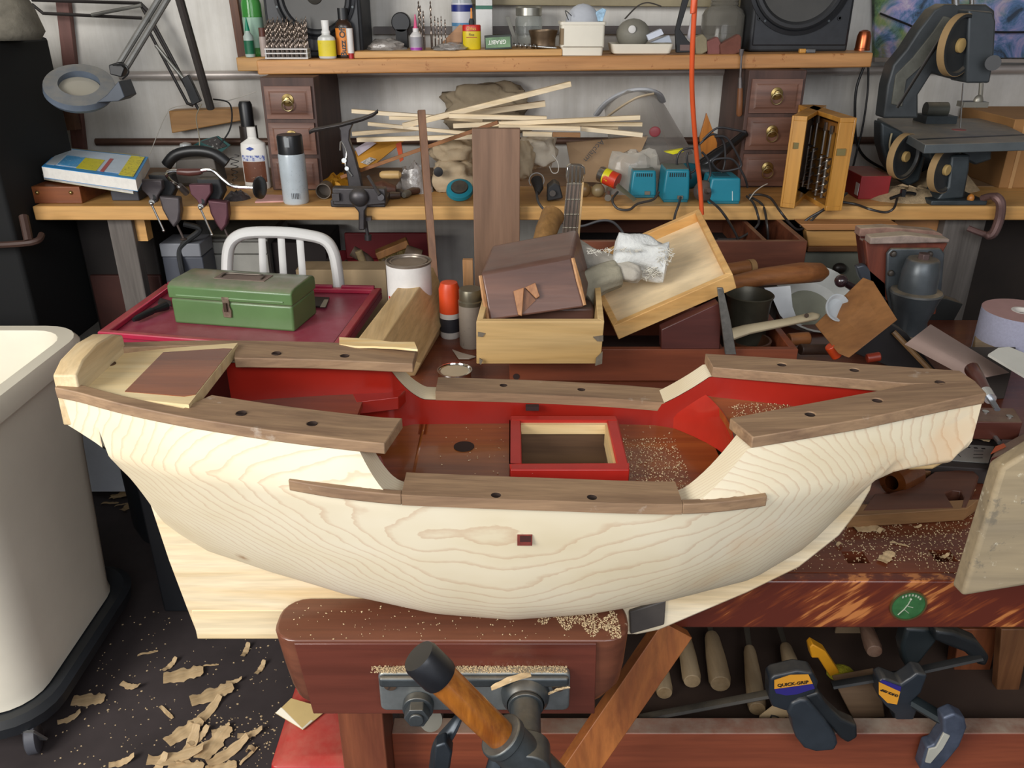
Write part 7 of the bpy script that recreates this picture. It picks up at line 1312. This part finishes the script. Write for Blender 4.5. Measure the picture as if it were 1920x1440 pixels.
one(MB().cyl((XX(1462, 2.4, .97), 2.30, zt2-.075), (XX(1462, 2.4, .97), 2.46, zt2-.06), .028, 20), 'grey_canister', M('4f5254', .5, .3), 'dark grey round canister lying inside the dark crate', 'canister', bevel=.003)
one(MB().tube([(XX(1130, 2.3, .97), 2.28, zt2-.09), (XX(1200, 2.3, .97), 2.38, zt2-.085)], .006, 8), 'steel_rod', STEEL, 'thin metal rod lying inside the dark crate behind the neck', 'rod')
pp = thing('pine_drawer', 'orange pine drawer front below the back bench left of the grey leather vise', 'drawer', at(1560, 460, Y=2.30))  # drawer front and its rails only, no chest behind
part(slab([(1500, 420), (1684, 420), (1682, 432), (1512, 432)], 2.27, .06), 'top_rail', PINED, pp, world=True, bevel=.002); part(slab([(1512, 433), (1620, 433), (1618, 462), (1516, 462)], 2.29, .04), 'drawer_front', PINE, pp, world=True, bevel=.003); part(slab([(1516, 463), (1618, 463), (1618, 472), (1514, 472)], 2.28, .05), 'lower_rail', WD('8a5c34', '6b4224', 'X', 12), pp, world=True, bevel=.001)
gv = thing('grey_green_board', 'grey-green painted board with round dark knob below the pine drawer', 'board', at(1565, 500, Y=2.30)); part(MB().bx(XX(1505, 2.3, .95), XX(1640, 2.3, .95), 2.305, 2.33, 0, ZZ(473, 2.305)), 'board', M('74766a', .7, var=.2, vs=6), gv, world=True); q = at(1573, 502, Y=2.30); part(MB().ball((q.x, 2.295, q.z), (.020, .014, .016), 14), 'knob', M('2a2320', .4), gv, world=True)
# handles, pot, brush, basin
def turn(pts, rs, Y0, Y1, nm, m_, par, n=18): return part(MB().tube([at(u, v, Y=Y0+(Y1-Y0)*i/(len(pts)-1)) for i, (u, v) in enumerate(pts)], rs, n), nm, m_, par, world=True)
HW = WD('a36a3c', '7c4a26', 'X', 20, .5)
t = thing('wooden_tool', 'long thick brown turned wooden handle right of the tilted lid', 'tool handle', at(1450, 530, Y=1.86)); turn([(1340, 538), (1380, 530), (1430, 519), (1500, 512), (1535, 511), (1546, 512)], [.016, .018, .021, .025, .023, .012], 1.80, 1.92, 'grip', HW, t)
one(MB().bx(XX(1340, 1.9, .97), XX(1460, 1.9, .97), 1.885, 1.965, ZB_, .972), 'dark_carton', M('241a15', .8), 'dark box supporting the brown wooden handles behind the bronze pot', 'box', bevel=.003)
t = thing('wooden_tool', 'shorter brown handle with pale collar above the long brown handle', 'tool handle', at(1385, 503, Y=1.95)); turn([(1350, 508), (1402, 502)], [.016, .019], 1.96, 1.98, 'grip', HW, t); turn([(1402, 502), (1412, 501)], [.0205, .0205], 1.98, 1.985, 'collar', M('a07c50', .5), t)
pt_ = thing('dark_pot', 'dark bronze pot with flared rim in the tool tray', 'pot', (XX(1402, 1.78, 1.0), 1.76, ZB_)); rp = 44*zc(1.76, 1.0)/F; hp_ = ZZ(552, 1.76)-ZB_
part(MB().lathe([(0, .012), (rp*.75, .012), (rp*.85, hp_*.3), (rp*.88, hp_*.7), (rp*.92, hp_*.92), (rp*1.02, hp_), (rp*.98, hp_+.002), (rp*.86, hp_*.92), (rp*.80, hp_*.5), (0, hp_*.45)], 36), 'pot_body', M('4a463a', .4, .5, var=.3, vs=12), pt_)
t = thing('paint_brush', 'pale cream wooden brush handle with hanging hole lying over the tool tray', 'brush', at(1450, 615, Y=1.65)); a, b, c_, d_ = at(1362, 630, Y=1.64), at(1400, 618, Y=1.65), at(1480, 603, Y=1.69), at(1534, 591, Y=1.72)
o = part(MB().tube([a, b, c_, d_-(d_-c_)*.15, d_], [.020, .017, .0135, .0145, .007], 16, flat=.55), 'brush_handle', M('b3a587', .6, var=.15, spk=('7d7158', 60, .66, .5)), t, world=True); q = at(1512, 592, Y=1.692); part(MB().cyl((q.x, q.y, q.z), (q.x, q.y-.002, q.z+.0015), .0048, 14), 'hanging_hole', M('3a2c20', .8), t, world=True)
t = thing('wooden_bowl', 'dark brown rounded bowl under the cream brush handle in the tray', 'bowl', (XX(1412, 1.68, .93), 1.70, ZB_+.012)); part(MB().lathe([(0, 0), (.03, 0), (.045, .02), (.047, .045), (.042, .045), (.03, .01), (0, .008)], 28), 'bowl_body', M('4a2c1a', .4), t)
one(MB().tube([at(1478, 637, Y=1.72), at(1516, 634, Y=1.73)], .0145, 18), 'wood_dowel', HW, 'short orange-brown dowel end right of the tool tray', 'dowel', bevel=.002)
one(MB().tube([at(1500, 655, Y=1.68), at(1560, 655, Y=1.70)], .012, 16), 'wood_dowel', WD('4f3828', '33231a', 'X', 20), 'dark dowel lying right of the tray corner', 'dowel', bevel=.002)
bs_ = thing('white_basin', 'white plastic basin with grey-green inside behind the tilted wood block', 'basin', at(1520, 560, Y=1.97)); q = at(1530, 560, Y=1.95); mb_ = Matrix.Translation(q) @ rot(38, 0, 8)
part(MB(mb_).lathe([(.055, -.05), (.09, -.045), (.108, .0), (.112, .004), (.106, .004), (.088, -.04), (.055, -.045)], 40, sx=.98, sy=.9), 'basin_wall', M('cfd0cb', .35), bs_, world=True)
part(MB(mb_).lathe([(0, -.047), (.06, -.047), (.06, -.044), (0, -.044)], 36, sx=.98, sy=.9), 'basin_floor', M('8f9080', .4, var=.15), bs_, world=True)
one(slab([(1433, 540), (1482, 536), (1486, 575), (1495, 600), (1478, 608), (1462, 590), (1450, 562)], 1.845, .003), 'white_plastic_sheet', M('d3d6d6', .3), 'curved white plastic flap left of the basin', 'plastic sheet')
kb = thing('hand_crank', 'dark round ball knob on a short crank beside the basin', 'crank', at(1590, 530, Y=1.80)); part(MB().ball(at(1577, 527, Y=1.78), .0145, 18), 'ball_knob', M('2a1c1f', .2, coat=.5), kb, world=True); turn([(1583, 530), (1600, 540), (1612, 545)], [.007, .009, .0075], 1.78, 1.82, 'stem', M('2a1c1f', .3), kb); turn([(1608, 545), (1625, 540)], [.006, .006], 1.82, 1.88, 'crank_rod', M('5c5e62', .35, .7), kb)
jr_ = thing('glass_dish', 'small clear glass dish lodged behind the tilted wood block', 'dish', at(1565, 575, Y=1.70)); part(MB(Matrix.Translation(at(1565, 578, Y=1.69)) @ rot(60, 30, 0)).lathe([(.0, 0), (.02, 0), (.028, .006), (.030, .012), (.027, .012), (.02, .004), (0, .003)], 28), 'dish_glass', GL('c9cfd2', .05, .45), jr_, world=True)
tb_ = one(MB().hexa([at(1592, 672, Y=1.57), at(1684, 600, Y=1.60), at(1638, 527, Y=1.70), at(1546, 617, Y=1.68)], (-.018, .016, .004)), 'wood_block', WD('96683c', '6f4826', 'X', 8, .5, spk=('d0a878', 90, .74, .6)), 'flat brown board tilted on its corner before the grey vise', 'board', bevel=.002)
# leather vise
lv = thing('leather_jaw_vise', 'grey cast iron vise with tall leather-lined wooden jaws at the right', 'vise', (XX(1715, 1.86, .95), 1.88, ZB_)); VM = M('4c5154', .38, .4, var=.2, vs=14, dust=.7, dcol='b09c7c'); VR = WD('5c2c22', '3f1c18', 'Z', 14, .45, dust=.9, dcol='b3a597')
part(slab([(1618, 452), (1660, 456), (1690, 456), (1696, 590), (1660, 590), (1634, 560)], 1.92, .03), 'jaw_leather', VR, lv, world=True, bevel=.004)
part(slab([(1622, 452), (1778, 456), (1770, 470), (1755, 590), (1700, 592), (1632, 540)], 1.90, .018), 'front_jaw', WD('7a3c28', '52251a', 'Z', 14, .5), lv, world=True, bevel=.003)
part(MB().loft([[at(1632, 452, Y=1.875)+Vector((0, y, z)) for y, z in ((0, -.008), (.035, -.008), (.035, .008), (0, .008))], [at(1700, 449, Y=1.865)+Vector((0, y, z)) for y, z in ((0, -.010), (.040, -.010), (.040, .010), (0, .010))], [at(1781, 452, Y=1.875)+Vector((0, y, z)) for y, z in ((0, -.004), (.035, -.004), (.035, .004), (0, .004))]]), 'front_jaw_cap', M('8a7a70', .8, var=.35, vs=30, dust=.8), lv, world=True, bevel=.003)
part(MB().loft([[at(u, v, Y=1.97)+Vector((0, y, z)) for y, z in ((0, -h2), (.035, -h2), (.035, h2), (0, h2))] for u, v, h2 in ((1612, 436, .010), (1660, 435, .012), (1750, 440, .009), (1768, 443, .004))]), 'rear_jaw_cap', M('8a6a5c', .8, var=.35, vs=30, dust=.8), lv, world=True, bevel=.003)
part(slab([(1612, 442), (1760, 444), (1750, 570), (1625, 560)], 1.975, .03), 'rear_jaw', WD('5c2c22', '3f1c18', 'Z', 14, .45), lv, world=True, bevel=.002)
part(slab([(1664, 476), (1672, 466), (1764, 466), (1772, 476), (1765, 560), (1750, 592), (1672, 592), (1662, 540)], 1.885, .012), 'iron_plate', VM, lv, world=True, bevel=.004, seg=3)
for u, v in ((1675, 476), (1743, 477), (1670, 512)): q = at(u, v, Y=1.884); part(MB().lathe([(0, 0), (.008, 0), (.006, .005), (0, .007)], 16, Matrix.Translation(q) @ UP), 'plate_screw', M('5a534c', .4, .7), lv, world=True)
cz = 1.845; cxv = XX(1722, cz, 1.0)
def vz(v): return ZZ(v, cz)
def vr(px): return px*zc(cz, .98)/F
part(MB().lathe([(0, ZB_-vz(620)), (vr(34), 0), (vr(30), vz(600)-vz(620)), (vr(42), vz(560)-vz(620)), (vr(47), vz(548)-vz(620)), (vr(45), vz(545)-vz(620)), (vr(34), vz(543)-vz(620)), (vr(33), vz(510)-vz(620)), (vr(29), vz(488)-vz(620)), (vr(26), vz(485)-vz(620)), (0, vz(485)-vz(620))], 36, Matrix.Translation((cxv, cz, vz(620)))), 'swivel_body', VM, lv, world=True)
part(MB().tube([(cxv, cz, vz(487)), (cxv, cz, vz(475))], .0135, 6), 'hex_nut', M('5d4b48', .5, .5), lv, world=True, bevel=.001)
part(MB().lathe([(vr(20), 0), (vr(42), .0), (vr(44), .012), (vr(34), .02)], 32, Matrix.Translation((cxv, cz, ZB_))), 'base_flange', VM, lv, world=True)
part(slab([(1606, 500), (1622, 496), (1662, 530), (1664, 575), (1640, 560), (1612, 520)], 1.90, .02), 'slide_arm', M('40444b', .4, .4), lv, world=True, bevel=.004)
# dark metal troughs
for pts, y, lab, col in (([(1600, 662), (1660, 600), (1700, 625), (1760, 700), (1700, 700)], 1.66, 'dark metal trough below the grey vise', '2c2a2a'), ([(1720, 560), (1775, 560), (1806, 570), (1776, 625), (1745, 625)], 1.97, 'dark grey sheet leaning right of the vise dome', '2d2f2e')):
    one(slab(pts, y, .04), 'metal_trough' if y < 1.8 else 'dark_sheet', M(col, .5, .2, dust=.3), lab, 'metal sheet', bevel=.002)
one(MB().tube([at(1675, 622, Y=1.655), at(1752, 702, Y=1.60)], .006, 8), 'wood_edge_strip', WD('8a6a44', '6b4e2e', 'X', 20), 'thin brown strip along the edge of the dark metal trough', 'strip')
for u0, v0, u1, v1, y, r_, col, lab in ((1556, 648, 1570, 668, 1.62, .012, 'b23c14', 'small bright orange-red tool end left of the tilted brown board'), (1625, 672, 1650, 668, 1.60, .010, '7a2a18', 'small dark red cap just above the far bow rail')): one(MB().tube([at(u0, v0, Y=y), at(u1, v1, Y=y)], r_, 12), 'tool_end', M(col, .4), lab, 'tool', bevel=.002)
# sandpaper roll, sheet, stack
sr = thing('sandpaper_roll', 'big upright roll of lavender sandpaper with pink top at the right edge', 'sandpaper roll', (XX(1925, 1.72, .95), 1.74, ZB_)); rr = 70*zc(1.74, .95)/F; zr_ = ZZ(583, 1.74)-ZB_
part(MB().lathe([(0, 0), (rr, 0), (rr, zr_)], 48), 'roll_side', M('a3a3b6', .9, var=.08, vs=200, bump=.5), sr); part(MB().lathe([(rr, zr_), (rr*.3, zr_+.0005), (rr*.3, zr_-.02), (0, zr_-.02)], 48), 'roll_top', M('a5817c', .9), sr); part(MB().lathe([(rr*.30, zr_-.01), (rr*.30, zr_+.001), (rr*.24, zr_+.001), (rr*.24, zr_-.01)], 32), 'core', M('d2cdc4', .6), sr)
sps = MB(); g1 = [(1697, 645), (1722, 632), (1745, 608)]; g2 = [(1812, 700), (1850, 705), (1890, 702)]; rings = []
for i in range(9):
    t = i/8; a = at(1697+48*t, 645-37*t, Z=.955+.03*math.sin(3.0*t)*(.6)); b = at(1822+70*t, 712-14*t, Z=.925+.012*math.sin(3*t)); rings.append([a, b, b-Vector((0, 0, .0012)), a-Vector((0, 0, .0012))])
sps.loft(rings); one(sps, 'sandpaper_sheet', M('8f7a70', .9, var=.08), 'curved brown-grey sandpaper sheet lying behind the bow', 'sandpaper', smooth=60)
one(slabZ([(1820, 705), (1895, 702), (1905, 650), (1800, 650)], .915, .055), 'dark_carton', M('3b342e', .8), 'dark low box under the sandpaper sheet', 'box', bevel=.002)
ws = thing('paper_stack', 'stack of white paper sheets with rounded end at the right edge', 'paper stack', at(1890, 680, Z=.95)); 
for k in range(4): part(slabZ([(1853, 664+k*0), (1872, 652), (1892, 650), (1990, 690), (1990, 740), (1940, 716)], .965+.005*k, .0046), 'sheet', M('d3d2c8' if k % 2 else 'c4c3b6', .8, var=.05), ws, world=True)
one(slabZ([(1828, 628), (1860, 640), (1900, 668), (1850, 690), (1826, 670)], .90, .04), 'wood_offcut', WD('a08a68', '806a4a', 'X', 14), 'pale offcut beneath the sandpaper roll', 'wood block', bevel=.002)
# chisel, handscrew, ruler, saw, planks
zhs = .935
tc_ = thing('carving_tool', 'carving tool with maroon wooden handle and steel ferrule at the bow tip', 'carving tool', at(1840, 720, Z=1.0)); a, b, c_, d_ = at(1822, 690, Y=1.36), at(1848, 735, Y=1.27), at(1857, 748, Y=1.245), at(1870, 768, Y=1.21)
part(MB().tube([a, a+(b-a)*.06, a+(b-a)*.5, b], [.010, .0135, .0115, .0095], 18), 'handle', WD('5d2c22', '431d18', 'Y', 20, .35, coat=.3), tc_, world=True); part(MB().tube([b, c_], [.0105, .0095], 18), 'ferrule', CHROME, tc_, world=True); part(MB().tube([c_, d_], [.006, .005], 10, flat=.6), 'blade', M('8c8f95', .3, .8), tc_, world=True)
hs = thing('hand_screw_clamp', 'maroon wooden hand-screw clamp lying behind the bow on the bench', 'clamp', at(1850, 790, Z=.9)); HSW = WD('6b3a2c', '4a241c', 'X', 14, .4, dust=.3); HS1 = [(1778, 790), (1803, 763), (1902, 765), (1918, 792)]
part(slabZ(HS1, .935, .035), 'upper_jaw', HSW, hs, world=True, bevel=.002)
for u, v in ((1848, 772), (1893, 781)): q = at(u, v, Z=.9355); part(MB().cyl((q.x, q.y, .935), (q.x, q.y, .937), .0055, 14), 'screw_end', STEEL, hs, world=True)
part(MB().hexa([at(1858, 858, Z=.92), at(1870, 838, Z=.92), at(1960, 790, Z=.92), at(1960, 830, Z=.92)], (0, 0, -.03)), 'lower_jaw', HSW, hs, world=True, bevel=.002); part(MB().hexa([at(1857, 852, Z=.921), at(1886, 838, Z=.921), at(1882, 832, Z=.921), at(1866, 838, Z=.921)], (0, 0, .001)), 'jaw_end', M('b5522a', .5), hs, world=True)
part(MB().tube([at(1850, 800, Z=.905), at(1874, 830, Z=.905)], .004, 10).tube([at(1893, 798, Z=.905), at(1900, 812, Z=.905)], .004, 10), 'clamp_screw', M('a8a6a2', .35, .8), hs, world=True)
rl = thing('steel_rule', 'grey steel rule with black markings lying right of the bow', 'ruler', at(1800, 848, Z=ZB_+.03)); ZR_ = ZB_+.032; rq = [(1750, 860), (1853, 868), (1864, 837), (1757, 829)]
part(slabZ(rq, ZR_, .0015), 'rule_blade', M('a9a8a0', .35, .5), rl, world=True); RQ = [at(u, v, Z=ZR_+.0001) for u, v in rq]
def rp(a, b): return RQ[0]+(RQ[1]-RQ[0])*a+(RQ[3]-RQ[0])*b
tm_ = MB()
for i in range(7): p = rp(.04+i*.14, .82); tm_.box(p+Vector((0, 0, .0002)), (.006, .0035, .0004))
for i in range(3): p = rp(.80, .25+i*.2); tm_.box(p+Vector((0, 0, .0002)), (.016, .0012, .0004))
p = rp(.40, .45); tm_.box(p+Vector((0, 0, .0002)), (.0008, .03, .0004)); part(tm_, 'rule_markings', BLK, rl, world=True)
one(slabZ([(1735, 872), (1860, 880), (1880, 820), (1750, 815)], ZB_+.030, .0295), 'low_block', M('2d2420', .7), 'dark low block under the steel rule', 'block', bevel=.002)
for i in range(14):
    rnd2 = random.Random(i+50); u, v = 1765+rnd2.uniform(0, 75), 812+rnd2.uniform(0, 18); q = at(u, v, Z=ZB_+.034); k = i % 6
    o = bpy.data.objects.new('wood_shaving', meshes[k]); COL.objects.link(o); o.location = (q.x, q.y, ZB_+.036+.003*(i % 3)); o.rotation_euler = (R(rnd2.uniform(-20, 20)), R(rnd2.uniform(-20, 5)), R(rnd2.uniform(0, 180))); o.scale = (.38,)*3
    tag(o, 'small white shaving in the pile between maroon clamp and steel rule', 'wood shaving', 'shavings piled by the steel rule')
sw = thing('hand_saw', 'dark brown wooden saw handle with open hole lying right of the hull', 'saw handle', at(1740, 920, Z=ZB_+.02)); SWM = WD('6b4230', '4d2c20', 'X', 12, .45, spk=('a58466', 60, .74, .5))
o = part(slabZ([(1618, 957), (1640, 925), (1665, 925), (1712, 912), (1735, 896), (1752, 884), (1822, 879), (1836, 893), (1812, 951)], ZB_+.024, .023), 'handle_plate', SWM, sw, world=True)
hl = [at(u, v, Z=.9) for u, v in ((1776, 908), (1790, 903), (1806, 904), (1812, 916), (1806, 938), (1798, 944))]; cut_world(o, [MB().prism([(p.x, p.y) for p in hl], .85, .95)]); mo = o.modifiers.new('bevel', 'BEVEL'); mo.width = .002; mo.segments = 2; mo.limit_method = 'ANGLE'
q = at(1800, 915, Z=ZB_+.003); o = bpy.data.objects.new('wood_shaving', meshes[0]); COL.objects.link(o); o.location = (q.x, q.y, ZB_+.002); o.scale = (.5,)*3; tag(o, 'pale shaving showing through the hole of the dark saw handle', 'wood shaving')
ag = thing('amber_glass_jar', 'dark amber glass jar lying on its side behind the saw handle', 'jar', at(1700, 890, Z=ZB_)); fa = frame(at(1672, 905, Z=ZB_+.026), at(1730, 878, Z=ZB_+.026)); part(MB(fa).lathe([(.012, 0), (.024, .002), (.025, .02), (.024, .055), (.014, .062), (.014, .07), (0, .07)], 28), 'glass', M('5b2f12', .08, coat=.8, var=.4, vs=20), ag, world=True)
cm_ = thing('chrome_fitting', 'small shiny metal fitting beside the amber jar', 'fitting', at(1660, 880, Z=ZB_)); part(MB().tube([at(1648, 890, Z=ZB_+.008), at(1668, 878, Z=ZB_+.012)], [.006, .008], 12), 'fitting', CHROME, cm_, world=True)
one(slabZ([(1700, 880), (1715, 855), (1758, 858), (1765, 878), (1740, 884)], ZB_+.02, .019), 'wood_offcut', WD('8c5f38', '6a4426', 'X', 14), 'brown offcut between amber jar and steel rule', 'wood block', bevel=.002)
q0, q1, q2, q3 = [at(u, v, Z=ZB_+.022) for u, v in ((1588, 966), (1822, 955), (1826, 951), (1595, 958))]
one(MB().hexa([at(1586, 990, Z=ZB_+.001), at(1806, 976, Z=ZB_+.001), at(1830, 958, Z=ZB_+.001), at(1600, 968, Z=ZB_+.001)], (0, 0, .022)), 'pine_lath', WD('a37a50', '7d5a38', 'X', 16, .5), 'pale brown lath lying on the bench in front of the saw handle', 'lath', bevel=.001)
f_ = [at(1878, 878, Y=.86), at(1803, 1119, Y=.86), at(1960, 1093, Y=.86), at(1960, 828, Y=.86)]; d_ = at(1783, 1098, Y=.895)-f_[1]
one(MB().hexa(f_, d_), 'weathered_block', WD('b09c78', '7f735f', 'X', 11, .8, spk=('5f5a50', 22, .58, .6), contrast=.9, spk2=('d8d0b8', 60, .62, .5)), 'thick weathered greyish wooden slab hanging over the bench edge at the right', 'wood slab', bevel=.006, seg=3)
for u, v, k, a, s in ((1624, 992, 0, 10, .45), (1648, 1000, 2, 30, .5), (1660, 1046, 0, 50, .4), (1570, 1025, 2, 20, .4), (1668, 1018, 5, -20, .5), (1720, 990, 3, 15, .3), (1770, 1046, 3, 20, .35), (1607, 1120, 3, 40, .2)):
    if v > 1100: continue
    q = at(u, v, Z=ZB_); o = bpy.data.objects.new('wood_shaving', meshes[k]); COL.objects.link(o); o.location = (q.x, q.y, ZB_+.001); o.rotation_euler = (0, 0, R(a)); o.scale = (s,)*3; tag(o, 'small pale shaving lying on the red-brown bench near the dog holes', 'wood shaving', 'shavings on the benchtop')
